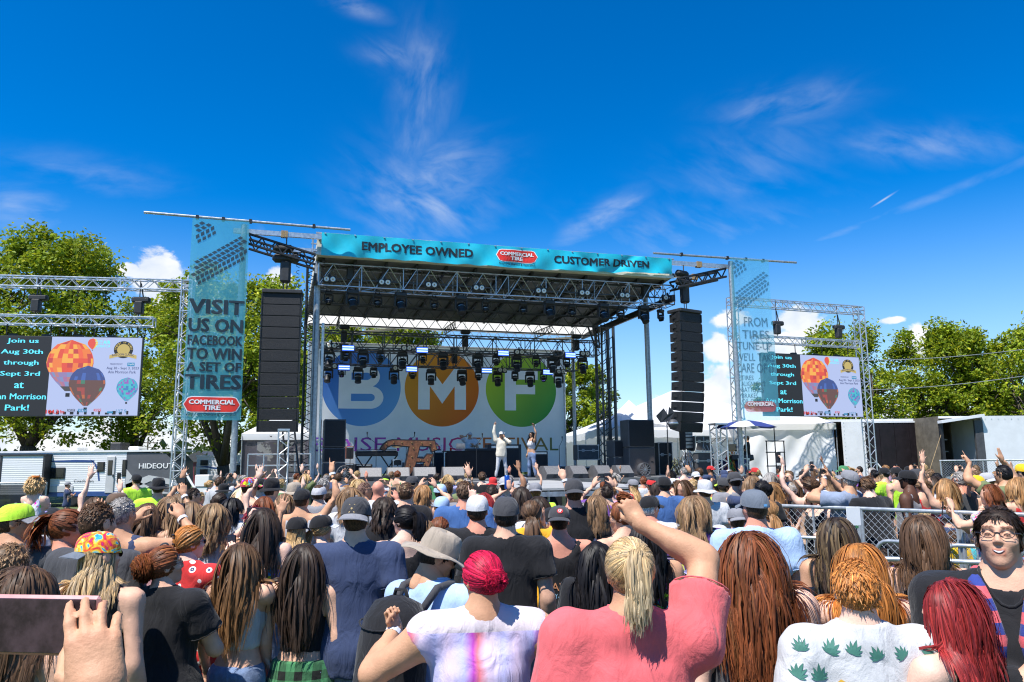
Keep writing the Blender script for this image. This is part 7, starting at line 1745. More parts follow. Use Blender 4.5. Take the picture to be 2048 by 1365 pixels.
def person(px, ytop, d, label, key=None, H=None, w=1.0, fem=False, yaw=None, skin='fair', hair=None, top=('tee', 'black'), bottom='denim', arms=('down', 'down'), hy=0.0, hp=0.0, hr=0.0, hat=None, lean=0.0, child=False, glasses=None, hem=None, phone=None, extra=None, q=None, off=None, loc=None, group='people in the crowd', z0=0.0, band=None, cat='person', stance=1.0, sit=False):
 """stands so that its crown shows at picture point (px, ytop) from distance d; yaw 0 faces the stage, + turns left"""
 if loc is None:
  p = at(px, ytop, d); X, Y = p.x, p.y; z0 = gz(Y); H = H or min(1.98, max(1.30 if not child else .8, p.z-z0-(.03 if hat else .015)))
 else: X, Y, z0 = loc
 dist = math.hypot(X, Y)
 yaw = (-math.atan2(.4-X, 28.5-Y) if yaw is None else yaw)
 q = q if q is not None else (4 if dist < 4.2 else 3 if dist < 5.8 else 2 if dist < 8.4 else 1 if dist < 13 else 0)
 vox = (.072,.052,.035,.025,.018)[q]; hv = (.021,.015,.010,.0075,.0056)[q]; hd = (.029,.021,.015,.010,.0066)[q]
 seed = int(abs(px)*7+ytop*3) % 9999
 B = Body(H, w, fem, lean, arms, hy, hp, sit, child, hr, stance)
 sk = np.array(SKIN[skin] if isinstance(skin, str) else skin)
 V, Q, C = B.mesh(vox, hv, hd, sk)
 me = mesh_np('person', V, [Q], True, [M_SKIN], col=C)
 o = link(bpy.data.objects.new('person', me)); o.location = (X, Y, z0); o.rotation_euler.z = yaw; tag(o, label, cat, group)
 kind, tc = top[:2]; off = off or {'tank': .008, 'cami': .006, 'crop': .006}.get(kind, .016)
 if kind != 'none':
  kk = 'tank' if kind in ('tank', 'crop', 'dress') else ('tee' if kind == 'teedress' else kind)
  hm = hem if hem is not None else {'crop': .665, 'cami': .58, 'dress': .5, 'tank': .47}.get(kind, .46)
  fn, lo, hi = B.shirt(kk, off, seed, hm, .2 if kind in ('crop', 'cami', 'dress') else 1.0)
  sh = add_mesh({'tank': 'tank_top', 'crop': 'crop_top', 'cami': 'strappy_top', 'dress': 'dress', 'teedress': 'dress', 'long': 'shirt'}.get(kind, 'shirt'), mesh_field(fn, lo, hi, vox*.9), tc if isinstance(tc, bpy.types.Material) else kcloth(tc), o)
  if q >= 2 and kind in ('tee', 'long'):
   bv = bvh_of(sh); c = B.L((0,.006*H, .856*H)); pts = []
   for a in np.linspace(0,6.2832,25):
    hit = bv.ray_cast(Vector((c[0]+.043*H*math.cos(a), c[1]+.047*H*math.sin(a), c[2]+.1)), Vector((0,0,-1)))
    if hit[0] is not None: pts.append(tuple(hit[0]+Vector((0,0,.002))))
   if len(pts) > 20: MB().path(pts, .0055,6).build('neckband', sh.data.materials[0], sh, True)
   if kind == 'tee':
    for i in range(2):
     S0, E = B.arm[i][:2]; ax = nrm(E-S0); u = nrm(np.cross(ax, (.3,.8,.2))); v = np.cross(ax, u); e = S0+ax*np.linalg.norm(E-S0)*.585; rr = B.r_up+off*1.9
     MB().path([e+(u*math.cos(a)+v*math.sin(a))*rr for a in np.linspace(0,6.2832,19)], .003,5).build('sleeve_hem', sh.data.materials[0], sh, True)
 else: sh = None
 if kind in ('dress', 'teedress'): fn, lo, hi = B.skirt(.012, seed, .25,.56,1.5); add_mesh('skirt', mesh_field(fn, lo, hi, vox*1.1), tc if isinstance(tc, bpy.types.Material) else kcloth(tc), o)
 elif bottom:
  fn, lo, hi = B.trousers(.012, seed+3, bottom.startswith('s_'),.575 if kind in ('crop', 'cami') else .56)
  bm = bottom[2:] if bottom.startswith('s_') else bottom
  add_mesh('shorts' if bottom.startswith('s_') else 'trousers', mesh_field(fn, lo, hi, vox*(1.9 if q < 4 else 1.3)), cloth('denim', (.10,.17,.32), 'denim') if bm == 'denim' else cloth('darkdenim', (.035,.055,.11), 'denim') if bm == 'darkdenim' else kcloth(bm), o)
 if hair:
  st, hc = hair[0], hair[1]; kw = dict(hair[2]) if len(hair) > 2 else {}
  if 'hi' in kw and isinstance(kw['hi'], str): kw['hi'] = HCOL[kw['hi']]
  if 'tip' in kw and isinstance(kw['tip'], str): kw['tip'] = HCOL[kw['tip']]
  add_mesh('hair', make_hair(B, st, HCOL[hc] if isinstance(hc, str) else hc, q, seed, bool(hat), **kw), M_HAIR, o)
 toP = lambda v: (v*B.hs) @ B.Rh.T+B.hc
 if hat:
  hk, hcol = hat[0], hat[1]; hm = hcol if isinstance(hcol, bpy.types.Material) else kcloth(hcol); ho = dict(hat[2]) if len(hat) > 2 else {}
  hm2 = ho.get('bill'); hm2 = hm if hm2 is None else (hm2 if isinstance(hm2, bpy.types.Material) else kcloth(hm2))
  cr, br = cap_parts(hk == 'capback', ho.get('flat', .3), ho.get('tall', 1.0)) if hk in ('cap', 'capback') else hat_cowboy() if hk == 'cowboy' else hat_bucket(ho.get('brim', .06), ho.get('droop', .03), ho.get('tall', .09))
  if ho.get('yaw'): cr = (cr[0] @ rotz(ho['yaw']).T, cr[1]); br = (br[0] @ rotz(ho['yaw']).T, br[1])
  gs = ho.get('scale', 1.07)
  if hk == 'beanie':
   cr = cap_parts(False)[0]; c = add_mesh('beanie', (toP(cr[0]*np.array((1.04,1.03,1.0))-np.array((0,0,.02))), cr[1]), hm, o)
  else:
   c = add_mesh({'cap': 'cap', 'capback': 'cap', 'cowboy': 'cowboy_hat'}.get(hk, 'hat'),(toP(cr[0]*gs), cr[1]), hm, o); add_mesh('bill' if hk.startswith('cap') else 'brim', (toP(br[0]*gs), br[1]), hm2, c)
   if q >= 2 and hk.startswith('cap'):
    bt = MB().lathe([(.009,.0),(.008,.004),(.0,.006)], 8,(0,-.014,.119*ho.get('tall', 1.0))); c2 = add_mesh('button', (toP(np.vstack(bt.v)*gs), np.vstack(bt.f[4])), hm2, c)
    if hk == 'capback' and q >= 2 and ho.get('gap', True) is False: pass
 if glasses:
  g = MB()
  for s_ in (-1,1):
   rx, rz = (.024,.017) if glasses == 'sun' else (.022,.015)
   P = [(s_*.031+rx*math.cos(a)*(1+.12*math.cos(2*a)),.096-.25*abs(s_*.031+rx*math.cos(a))**1.4,.008+rz*math.sin(a)) for a in np.linspace(0,6.283,15)]
   if glasses == 'sun': g.add([(x, y+.002, z) for x, y, z in P[:-1]], np.array([range(14)]))
   g.path(P, .0022 if glasses == 'sun' else .0015,5); g.path([(s_*.054,.084,.012),(s_*.072,.06,.014),(s_*.080,.0,.012),(s_*.079,-.02,.0)], .0024,5)
  g.path([(-.009,.098,.012),(0,.1,.014),(.009,.098,.012)], .0022,5)
  ob = g.build('sunglasses' if glasses == 'sun' else 'glasses', M_SUNG if glasses == 'sun' else M_SPEC, o); vv = np.zeros(len(ob.data.vertices)*3, np.float32); ob.data.vertices.foreach_get('co', vv); ob.data.vertices.foreach_set('co', toP(vv.reshape(-1,3)).astype(np.float32).ravel())
 if band:
  for i, bc in band:
   S0, E, T = B.arm[i][:3]; ax = nrm(T-E); m_ = MB().tube(T-ax*.035, T-ax*.012, B.r_wr*1.14,12, None, False); m_.build('wristband', M_BAND if bc == 'white' else kcloth(bc), o)
 if phone is not None:
  i, orient = phone; S0, E, T, fd, pd, kd = B.arm[i]; pn = nrm(pd-fd*(pd @ fd)); c = T+fd*.095*(H/1.74)+pn*.045
  Rz = rotz(yaw); W = Rz @ c+np.array((X, Y, z0)); up = np.array((0,0,1.0)); fw = np.array((math.sin(-yaw), math.cos(yaw),.12)); fw = nrm(fw); rt = nrm(np.cross(fw, up)); up = np.cross(rt, fw)
  if orient == 'h': rt, up = up, -rt
  M = Matrix(((rt[0], fw[0], up[0]),(rt[1], fw[1], up[1]),(rt[2], fw[2], up[2])))
  ph = thing('phone', 'phone of the '+label.replace(',', ''), 'phone', W, 0, 'phones held up in the crowd'); ph['label'] = ' '.join(ph['label'].split()[:16])
  MB().bev((0,0,0),(.074,.009,.152),.004, M).build('case', M_PHONE if d > 3 else M_PHONE, ph); MB().bev(M @ Vector((0,-.0055,0)),(.068,.002,.143),.0008, M).build('screen', M_SCREEN, ph)
 if key: PEOPLE[key] = (o, B, sh)
 if extra: extra(o, B, sh)
 return o
M_SCREEN = mat('phone_screen', (.02,.025,.035),.10,0,.3,40, emit=.35, spec=.7)
# ------------------------------------------------------------------ prints laid on cloth
def decal(o, sh, items, m, x0, z0, name='print', front=False, up=.004, bv=None, parent=None):
 """items: list of (V2, faces) in metres, seen from behind (x to the right)"""
 bv = bv or bvh_of(sh); mb = MB(); sg = 1 if front else -1
 for V, Fs in items:
  P = []
  for x, y in V:
   hit = bv.ray_cast(Vector((x0+x*(-sg if front else 1), sg*1.0, z0+y)), Vector((0,-sg, 0)))
   P.append(tuple(hit[0]+hit[1].normalized()*up*(1 if hit[1].y*sg > 0 else -1)) if hit[0] is not None else None)
  for f in (Fs if isinstance(Fs, list) else [Fs]):
   f = np.asarray(f); ok = np.array([all(P[i] is not None for i in r_) for r_ in f])
   if ok.any():
    us = np.unique(f[ok]); mp = {int(k): j for j, k in enumerate(us)}; mb.add([P[int(k)] for k in us], np.array([[mp[int(i)] for i in r_] for r_ in f[ok]]))
 return mb.build(name, m, parent or sh)
def poly_item(P): return (np.array(P, float), np.array([range(len(P))]))
def oval(w, h, n=18): return poly_item([(w/2*math.cos(a), h/2*math.sin(a)) for a in np.arange(n)*2*math.pi/n])
def text_item(s, w, h, dx=0, dy=0, bold=0): V, Fs = text_fit(s, w, h); return (V[:, :2]+np.array((dx, dy)), Fs)
def leaf_item(cx, cy, s, rot, n=7):
 out = []
 for k in range(n):
  a = rot+(k-(n-1)/2)*.42; L = s*(1-.14*abs(k-(n-1)/2)); c, s_ = math.cos(a+math.pi/2), math.sin(a+math.pi/2); w = L*.13
  P = [(0,0),(.35*L, w),(.7*L, w*.8),(L, 0),(.7*L, -w*.8),(.35*L, -w)]; out.append(poly_item([(cx+x*c-y*s_, cy+x*s_+y*c) for x, y in P]))
 return out
def kid(o, nm):
 for c in o.children:
  if c.name.startswith(nm): return c
MW, MI = M_WINK, M_INK
MCOL = lambda n, c: mat('print_'+n, c, .7,0,.05,5)
def fist_person_arm(): pass
# ------------------------------------------------------------------ the nearest rows, one by one
def near_people():
 P = person
 hand = at(148,1318,1.12); shx = (-.86,.62)
 o = P(0,0,0, 'person at the left edge filming with a rose-coloured phone', H=1.66, fem=True, loc=(-.755,.74,-.13), yaw=-.25, skin='tan', hair=None, top=('tank', 'tan'),
  arms=('down', ((-.015,.215,.228),(.6,-.2,-1),(-.30,.10,1),(-.55,.8,.1), 'hold')), q=4, key='filmer')
 B = PEOPLE['filmer'][1]; T, fd = B.arm[1][2], B.arm[1][3]; W = rotz(-.25) @ (T+fd*.09)+np.array((-.755,.74,-.13))
 ph = thing('phone', 'rose-coloured phone held sideways at the bottom left corner', 'phone', (W[0]-.085, W[1]+.04, W[2]+.0), R(-8))
 MB().bev((0,0,0),(.158,.009,.078),.004).build('case', mat('rose_metal', (.62,.30,.28),.35,.4,.05,20), ph); MB().bev((0,-.0055,0),(.150,.002,.070),.0008).build('screen', mat('phone_view', (.055,.035,.04),.15,0,.6,25, spec=.5), ph)
 P(58,1126,2.9, 'person with straight highlighted brown hair at the bottom left', w=1.08, fem=True, yaw=-.2, skin='fair', hair=('long', 'brown', {'hi': 'light', 'hif': .3, 'length': .38}), top=('cami', 'beige'))
 P(28,1085,4.0, 'person with spiky dark blond hair at the left edge', yaw=-.3, skin='fair', hair=('curlyshort', 'light', {'hi': 'blond', 'length': .42}), top=('tee', 'charcoal'))
 P(78,1072,5.4, 'person in a white cowboy hat half hidden at the left', fem=True, hair=('long', 'brown'), hat=('cowboy', 'white'), top=('tank', 'patches:blue'))
 def rain(o, B, sh):
  bv = bvh_of(sh)
  for k, c in enumerate(((.7,.03,.03),(.8,.35,.02),(.75,.65,.03),(.1,.5,.1),(.05,.2,.6))): decal(o, sh, [poly_item([(-.08,-.02*k),(.1,-.02*k),(.1,-.02*k-.017),(-.08,-.02*k-.017)])], MCOL('rain%d' % k, c),.07, B.H*.60, bv=bv)
  decal(o, sh, [oval(.13,.17,12)], MCOL('lion', (.35,.55,.60)),-.02, B.H*.68, bv=bv)
 P(208,1060,4.1, 'person in a backward tie-dye cap and black tank with red trim', yaw=-.15, w=.92, skin='fair', hair=('long', 'blond', {'hi': 'grey', 'hif': .6, 'length': .24}), hat=('capback', cloth('tiedyecap', (.8,.1,.1), 'tiedye', None, 1.6), {'bill': 'steel', 'yaw': -.55, 'tall': 1.12}), hr=-.12, top=('tank', 'black'), hy=-.45, glasses='sun', extra=rain)
 P(338,1090,4.5, 'person in a black t-shirt with a curly auburn bun and green glasses', w=1.34, fem=True, yaw=-.25, hy=-.75, hp=-.1, skin='fair', hair=('bun', 'auburn', {'hi': 'ginger', 'length': .62, 'hif': .35, 'wave': .008}), top=('tee', 'black'), bottom='black', glasses='spec', arms=('chest', 'chest'))
 def clip(o, B, sh):
  m = MB();
  for i in range(5):
   for s_ in (-1,1): m.bev((s_*.012,-.118-.006*abs(i-2),.0+.022*(i-2)+.02),(.016,.014,.017),.004)
  c = m.build('hair_clip', M_PHONE, o); v = np.zeros(len(c.data.vertices)*3, np.float32); c.data.vertices.foreach_get('co', v); c.data.vertices.foreach_set('co', ((v.reshape(-1,3)*B.hs) @ B.Rh.T+B.hc).astype(np.float32).ravel())
 P(385,1050,5.3, 'person in a red floral dress with clipped strawberry-blond hair, filming', w=1.25, fem=True, yaw=-.35, hy=-.5, skin='pale', hair=('lowpony', 'ginger', {'hi': 'blond', 'length': .16}), top=('teedress', 'floral:red'), arms=('chest', 'phone'), phone=(1, 'v'), glasses='sun', extra=clip)
 P(487,1080,4.85, 'person with long damp brown hair in a white crop top and torn jeans', fem=True, yaw=-.2, hy=-.2, skin='fair', hair=('wavy', 'brown', {'tip': 'golden', 'length': .50, 'wave': .004, 'hi': 'light'}), top=('crop', 'white'), arms=('down', 'chin'), hem=.615)
 def flannel(o, B, sh):
  fn, lo, hi = B.skirt(.026,3,.40,.575,1.28); add_mesh('tied_flannel', mesh_field(fn, lo, hi, .016), kcloth('plaid:green'), o)
 P(612,1082,4.95, 'person with long black hair and a green plaid shirt tied at the waist', fem=True, w=1.12, yaw=-.05, skin='fair', hair=('wavy', 'dark', {'length': .52, 'wave': .003, 'hi': 'brown', 'hif': .15}), top=('crop', 'black'), hem=.60, extra=flannel)
 def xlogo(o, B, sh):
  c = kid(o, 'cap'); it = [poly_item([(-.02,.025),(-.013,.025),(.02,-.025),(.013,-.025)]), poly_item([(.02,.025),(.013,.025),(-.02,-.025),(-.013,-.025)]), oval(.013,.013,8)]
  decal(o, c, it, MCOL('gold', (.45,.33,.16)), B.hc[0], B.hc[2]+.075, up=.002)
 P(715,993,5.0, 'tall person in a navy t-shirt and backward black cap with grey bill', w=1.02, skin='fair', hair=('short', 'brown', {'length': .25}), hat=('capback', 'charcoal', {'bill': 'grey', 'flat': .1, 'tall': 1.15}), top=('tee', 'navy'), arms=('down', 'down'), extra=xlogo, hem=.43)
 def pack(o, B, sh):
  x, y, z = B.L((-.02,-.27,.66*B.H)); b = MB(); R_ = np.array(B.Rt)
  prof = [(.05,-.27),(.15,-.26),(.172,-.16),(.17,.05),(.155,.17),(.11,.25),(.03,.28)]
  t = thing('backpack', 'charcoal backpack on the person in the beige sun hat', 'backpack', (0,0,0)); M4 = o.matrix_world
  ly = MB().lathe(prof, 26); V = np.vstack(ly.v); V[:, 1] = np.sign(V[:, 1])*np.abs(V[:, 1])**.9*.78; V = V @ R_.T+np.array((x, y, z))
  s_ = mesh_np('body', V, [np.vstack(ly.f[4])], True, [kcloth('black')]); bo = link(bpy.data.objects.new('body', s_)); bo.parent = t
  pk = MB().lathe([(.03,-.12),(.11,-.11),(.125,-.02),(.11,.08),(.03,.10)], 20); V = np.vstack(pk.v); V[:, 1] = V[:, 1]*.5-.105; V[:, 2] -= .11; V = V @ R_.T+np.array((x, y, z)); po = link(bpy.data.objects.new('pocket', mesh_np('pocket', V, [np.vstack(pk.f[4])], True, [kcloth('black')]))); po.parent = bo
  for s2 in (-1,1):
   sh_ = B.sh[0 if s2 < 0 else 1]; n0 = B.nb
   st = MB(); a = np.array((x+s2*.09, y+.11, z+.20)); m_ = n0*.45+sh_*.55+np.array((0,-.005,.075)); e = B.L((s2*.11,.135*B.w, .70*B.H)); e2 = B.L((s2*.15,.02,.58*B.H)); e3 = np.array((x+s2*.14, y+.1, z-.2))
   pts = [a, a*.4+m_*.6+np.array((0,-.02,.03)), m_, m_*.5+e*.5+np.array((0,.05,.03)), e, e2+np.array((s2*.03,.06,0)), e3]
   st.path(pts, .020,8); st.build('strap', kcloth('charcoal'), t, True)
  hl = MB().path([np.array((x-.05, y+.06, z+.24)), np.array((x-.03, y+.06, z+.30)), np.array((x+.03, y+.06, z+.30)), np.array((x+.05, y+.06, z+.24))], .010,6); hl.build('handle', kcloth('black'), bo, True)
  for zz in (-.02,.14): MB().path([np.array((x, y, z+zz))+R_ @ np.array((.172*math.cos(a),.135*math.sin(a),.02*math.cos(2*a))) for a in np.linspace(math.pi, 2*math.pi, 15)], .0045,5).build('seam', kcloth('black'), bo, True)
  zp = MB().path([np.array((x-.12, y-.06, z-.18)), np.array((x-.16, y-.02, z)), np.array((x-.12, y-.05, z+.17))], .004,5); zp.build('zip', M_ALU, bo)
  t.location = o.location; t.rotation_euler.z = o.rotation_euler.z
 P(852,1063,4.05, 'person in a wide beige sun hat, head bowed, carrying a backpack', w=1.22, yaw=-.55, hy=-.75, hp=.42, lean=.16, skin='tan', hair=('buzz', 'dark'), hat=('bucket', 'beige', {'brim': .085, 'droop': .028, 'tall': .085, 'scale': 1.1}), top=('tee', 'lightblue'), glasses='sun', arms=('chest', 'down'), extra=pack)
 P(962,1100,3.45, 'person with a bright pink-red bun in a pastel tie-dye sleeveless blouse', w=1.7, fem=True, yaw=.12, hy=.45, hp=-.02, skin='tan', hair=('bun', 'pinkred', {'hi': 'burgundy', 'hif': .3, 'length': .34}), glasses='spec', top=('vest', cloth('pinkdye', (.7,.5,.7), 'pinkdye', (1.37,0,0))), off=.014, bottom='beige',
 arms=(((.09,.14,-.01),(1.0,-.3,-.9),(.30,-.1,1),(-.5,-.8,.2), 'fist'),((.075,.0,-.17),(1,-.6,.1),(-.8,.5,-.5),(-.5,-.5,.3), 'relax')), band=((0, 'white'),), key='bun')
 P(1256,1073,2.85, 'person in a coral t-shirt with blond ponytail and raised fist', w=1.5, fem=True, yaw=-.05, hy=.05, skin='tan', hair=('pony', 'blond', {'hi': 'plat', 'hif': .7, 'tip': 'plat', 'length': .26, 'wave': .002, 'gather': (.012,-.105,.075)}), top=('tee', 'coral'), off=.018,
 arms=('down', ((-.085,.12,.215),(1,.25,.15),(-.45,.1,.85),(-.35,.9,.2), 'fist')), key='coral')
 P(1492,1058,3.55, 'person with very long wavy auburn hair over a dark grey tank', w=1.5, fem=True, yaw=.05, hp=.2, hy=.1, skin='pale', hair=('wavy', 'auburn', {'hi': 'golden', 'hif': .22, 'length': .58, 'wave': .008, 'vol': 1.6}), top=('tank', 'charcoal'), bottom='black')
 def leaves(o, B, sh):
  r = random.Random(3); it = []; it2 = []; H = B.H
  for i in range(10):
   for j in range(9):
    x = -.40+.085*i+r.uniform(-.015,.015)+(.042 if j % 2 else 0); z = .815*H-.085*j+r.uniform(-.015,.015)
    if r.random() < .12: continue
    if r.random() < .14: it2.append((np.array([(x-.014, z),(x, z+.012),(x+.014, z+.004),(x+.004, z-.012)]), np.array([(0,1,2,3)])))
    else: it += leaf_item(x, z, r.uniform(.042,.060), r.uniform(-.9,.9))
  bv = bvh_of(sh); decal(o, sh, it, MCOL('leafgreen', (.045,.17,.13)),0,0, bv=bv, up=.0025); decal(o, sh, it2, MCOL('moth', (.62,.36,.03)),0,0, bv=bv, up=.0035)
  col = MB().lathe([(.05,0),(.068,.008),(.074,.024),(.066,.040),(.052,.046)], 22); V = np.vstack(col.v)*np.array((1,1.05,1))+B.nb+np.array((0,.01,.0)); c = link(bpy.data.objects.new('neck_scarf', mesh_np('neck_scarf', V, [np.vstack(col.f[4])], True, [cloth('scarfy', (.72,.62,.42), 'patches', None, .8)]))); c.parent = o
 P(1706,1112,2.95, 'person with short ginger hair in a white shirt printed with green leaves', w=1.06, yaw=-.05, hy=-.22, skin='pale', hair=('short', 'ginger', {'hi': 'blond', 'hif': .3, 'length': .42}), top=('tee', 'white'), glasses='sun', extra=leaves, off=.018)
 P(1892,1152,2.9, 'person with long dark red hair and black sunglasses at the lower right', fem=True, w=1.1, yaw=.55, hy=.55, hp=.05, skin='pale', hair=('long', 'red', {'hi': 'burgundy', 'hif': .4, 'length': .34}), top=('cami', 'black'), glasses='sun', arms=('chest', 'down'))
 def bandana(o, B, sh):
  it = []; m = MB(); H = B.H
  for s2 in (-1,1): m.path([B.nb+np.array((s2*.03,-.075,.045)), B.nb+np.array((s2*.085,-.02,.05)), B.nb+np.array((s2*.095,.07,.02)), B.nb+np.array((s2*.07,.15,-.06)), B.nb+np.array((s2*.045,.185,-.16)), B.nb+np.array((s2*.04,.19,-.26))], [.022,.026,.030,.032,.030,.014], 10)
  m.build('bandana', cloth('flagcloth', (.03,.05,.24), 'stripe', (.60,.10,.12),1.6), o, True)
  c = B.hc+B.Rh @ np.array((0,.09,-.056))*B.hs; bv = bvh_of(o); cr = lambda w, h1, h2: (np.array([(x*w, h1*(x*x)) for x in np.linspace(-1,1,9)]+[(x*w, h1*(x*x)-h2*(1-x*x)) for x in np.linspace(-1,1,9)]), np.array([(k, k+1, k+10, k+9) for k in range(8)]))
  decal(o, o, [cr(.021,.005,.010)], MCOL('lip', (.30,.10,.09)), c[0], c[2]+.004, 'lips', True, .003, bv, o); decal(o, o, [cr(.016,.004,.0055)], MW, c[0], c[2]+.002, 'teeth', True, .005, bv, o)
 P(1992,1008,3.05, 'person in black with glasses and flag bandana, smiling back at us', w=1.22, yaw=2.65, hy=-.12, hp=-.14, skin='fair', hair=('short', 'dark', {'length': .4}), top=('long', 'black'), glasses='spec', arms=('down', 'cross'), extra=bandana)
 def strap(o, B, sh):
  m = MB(); pts = [B.L((-.10,-.02,.83*B.H)), B.L((-.02,-.125,.74*B.H)), B.L((.02,-.13,.66*B.H)), B.L((.05,-.15,.55*B.H)), B.L((.08,-.16,.44*B.H))]; m.path(pts, .012,6); m.build('bag_strap', kcloth('olive'), o, True)
 P(1840,1025,4.15, 'person with sleek brown hair, black strappy top, jeans and khaki strap', fem=True, w=.98, yaw=-.15, hy=-.35, skin='fair', hair=('long', 'brown', {'hi': 'light', 'hif': .18, 'length': .30}), top=('cami', 'black'), glasses='spec', extra=strap, hem=.60)
 P(1668,1030,5.0, 'bare-shouldered person with straight highlighted hair by the crowd barrier', fem=True, yaw=-.1, skin='tan', hair=('long', 'dark', {'hi': 'blond', 'hif': .4, 'length': .40}), top=('crop', 'black'))
 P(1716,1084,3.7, 'person with long copper hair looking down at a phone', fem=True, w=1.1, yaw=.05, hp=.45, skin='pale', hair=('long', 'ginger', {'hi': 'auburn', 'hif': .5, 'length': .42}), top=('tank', 'black'), arms=(((-.02,.20,-.06),(1,-.3,-.6),(-.3,.6,.6),(-.2,-.6,.8), 'grip'), 'chest'), phone=(0, 'v'))
 def collar(o, B, sh):
  col = MB().lathe([(.066,-.012),(.072,.0),(.064,.042),(.058,.044)], 20); V = np.vstack(col.v)*np.array((1,1.08,1))+B.nb+np.array((0,.012,.0)); c = link(bpy.data.objects.new('collar', mesh_np('collar', V, [np.vstack(col.f[4])], True, [kcloth('lightblue')]))); c.parent = sh
  c = kid(o, 'cap'); decal(o, c, [poly_item([(-.014,-.008),(.014,-.008),(.014,.008),(-.014,.008)])], MCOL('bluepatch', (.15,.4,.7)), B.hc[0]+.03, B.hc[2]+.030, up=.003)
 P(1505,977,5.6, 'person in a light blue button shirt and slate cap by the barrier', w=1.16, yaw=.1, hy=.12, skin='red', hair=('crew', 'brown'), hat=('cap', 'steel', {'tall': 1.08}), top=('tee', 'lightblue'), off=.02, extra=collar)
 def burst(o, B, sh):
  r = random.Random(8); n = 22; P1 = [((.16+.035*(k % 2))*math.cos(a),(.17+.04*(k % 2))*math.sin(a)) for k, a in enumerate(np.arange(n)*2*math.pi/n)]; bv = bvh_of(sh); z = B.H*.66
  fan = lambda Q: (np.array([(0,0)]+Q), np.array([(0, k+1,(k+1) % len(Q)+1) for k in range(len(Q))]))
  decal(o, sh, [fan(P1)], MCOL('yellowburst', (.62,.60,.12)),.04, z, bv=bv); decal(o, sh, [fan([(x*.8, y*.45+.06) for x, y in P1])], MCOL('violetburst', (.45,.42,.72)),.04, z, bv=bv, up=.006)
  decal(o, sh, [oval(.10,.06),(np.array([(x-.05, y-.12) for x, y in oval(.12,.07)[0]]), oval(1,1)[1])], MCOL('tealshape', (.05,.25,.25)),.03, z-.03, bv=bv, up=.007)
 P(1385,988,6.1, 'person with loose blond hair in a purple plaid shirt with yellow print', fem=True, yaw=-.05, w=1.1, skin='fair', hair=('wavy', 'light', {'hi': 'blond', 'hif': .5, 'length': .26, 'wave': .003}), top=('long', 'plaid:purple'), off=.02, extra=burst)
 P(1192,1078,5.0, 'person with long black curls between the tank top and the coral shirt', fem=True, yaw=.0, skin='fair', hair=('wavy', 'black', {'length': .55, 'wave': .010, 'hi': 'dark', 'hif': .2}), top=('teedress', 'black'))
 P(1288,1042,5.3, 'person with black hair right behind the raised fist', fem=True, yaw=.1, w=1.2, skin='tan', hair=('wavy', 'black', {'length': .40, 'wave': .008}), top=('tank', 'patches:black'))
 def hawk(o, B, sh):
  bv = bvh_of(sh); z = B.H*.655; decal(o, sh, [text_item('HAWK', .26,.06,0,0,.03)], MCOL('rustprint', (.50,.22,.10)),0, z, bv=bv, up=.006); decal(o, sh, [text_item('HARLEY-DAVIDSON', .28,.035,0,-.07)], MCOL('skyprint', (.22,.42,.60)),0, z, bv=bv, up=.006)
  decal(o, sh, [oval(.24,.12)], MCOL('greyprint', (.30,.28,.25)),0, z-.20, bv=bv, up=.004); decal(o, sh, [oval(.2,.03)], MCOL('greenprint', (.12,.25,.08)),-.02, z-.25, bv=bv, up=.006)
  c = kid(o, 'cap'); bc = bvh_of(c); decal(o, c, [oval(.046,.034)], MCOL('redoval', (.6,.03,.03)), B.hc[0], B.hc[2]+.085, up=.003, bv=bc); decal(o, c, [text_item('SF', .026,.02,0,0,.04)], MW, B.hc[0], B.hc[2]+.085, up=.005, bv=bc)
 P(1118,1008,6.3, 'person in a printed black tank and dark cap with red oval badge', w=1.06, skin='red', hair=('crew', 'dark'), hat=('capback', 'charcoal', {'tall': 1.05}), top=('tank', 'black'), hy=-.1, extra=hawk)
 def chain(o, B, sh): MB().path([B.nb+np.array((.072*math.cos(a),.078*math.sin(a)+.012,.022-.02*math.sin(a))) for a in np.linspace(math.pi, 2*math.pi, 14)], .0035,5).build('necklace', M_ALU, o)
 P(1012,992,5.5, 'person in a plain black t-shirt and dark flat-backed cap, chain at the neck', w=1.14, skin='fair', hair=('short', 'dark', {'length': .75}), hat=('cap', 'charcoal', {'tall': 1.12}), top=('tee', 'black'), extra=chain)
 def flag(o, B, sh): decal(o, sh, [poly_item([(-.02+.022*k, -.06),(-.008+.022*k, -.06),(.03+.022*k, .05),(.018+.022*k, .05)]) for k in range(5)], MCOL('palegrey', (.5,.53,.58)),-.02, B.H*.70)
 P(955,988,6.3, 'person in a white mesh cap and black t-shirt with slanted flag print', w=1.12, skin='red', hair=('crew', 'brown'), hat=('cap', 'white', {'tall': 1.08}), top=('tee', 'black'), extra=flag)
 P(1240,1003,6.2, 'person with an auburn topknot and dark glasses looking left', fem=True, yaw=.4, hy=.8, hp=.15, skin='fair', hair=('topknot', 'auburn', {'hi': 'golden', 'length': .36}), glasses='sun', top=('tank', 'charcoal'))
 P(1147,957,7.7, 'tall person in a black t-shirt and backward dark grey cap', w=1.15, skin='red', hair=('buzz', 'brown'), hat=('capback', 'charcoal', {'flat': .1, 'tall': 1.15}), top=('tee', 'black'))
 P(1062,1000,7.0, 'person in a mustard t-shirt with brown ponytail, hand raised beside the head', fem=True, w=1.1, skin='fair', hair=('lowpony', 'brown', {'length': .34, 'hi': 'light'}), top=('tee', 'mustard'), arms=('down', ((-.05,.05,.06),(1,-.2,-.8),(.15,-.1,1),(-1,.3,0), 'open')), band=((1, 'white'),))
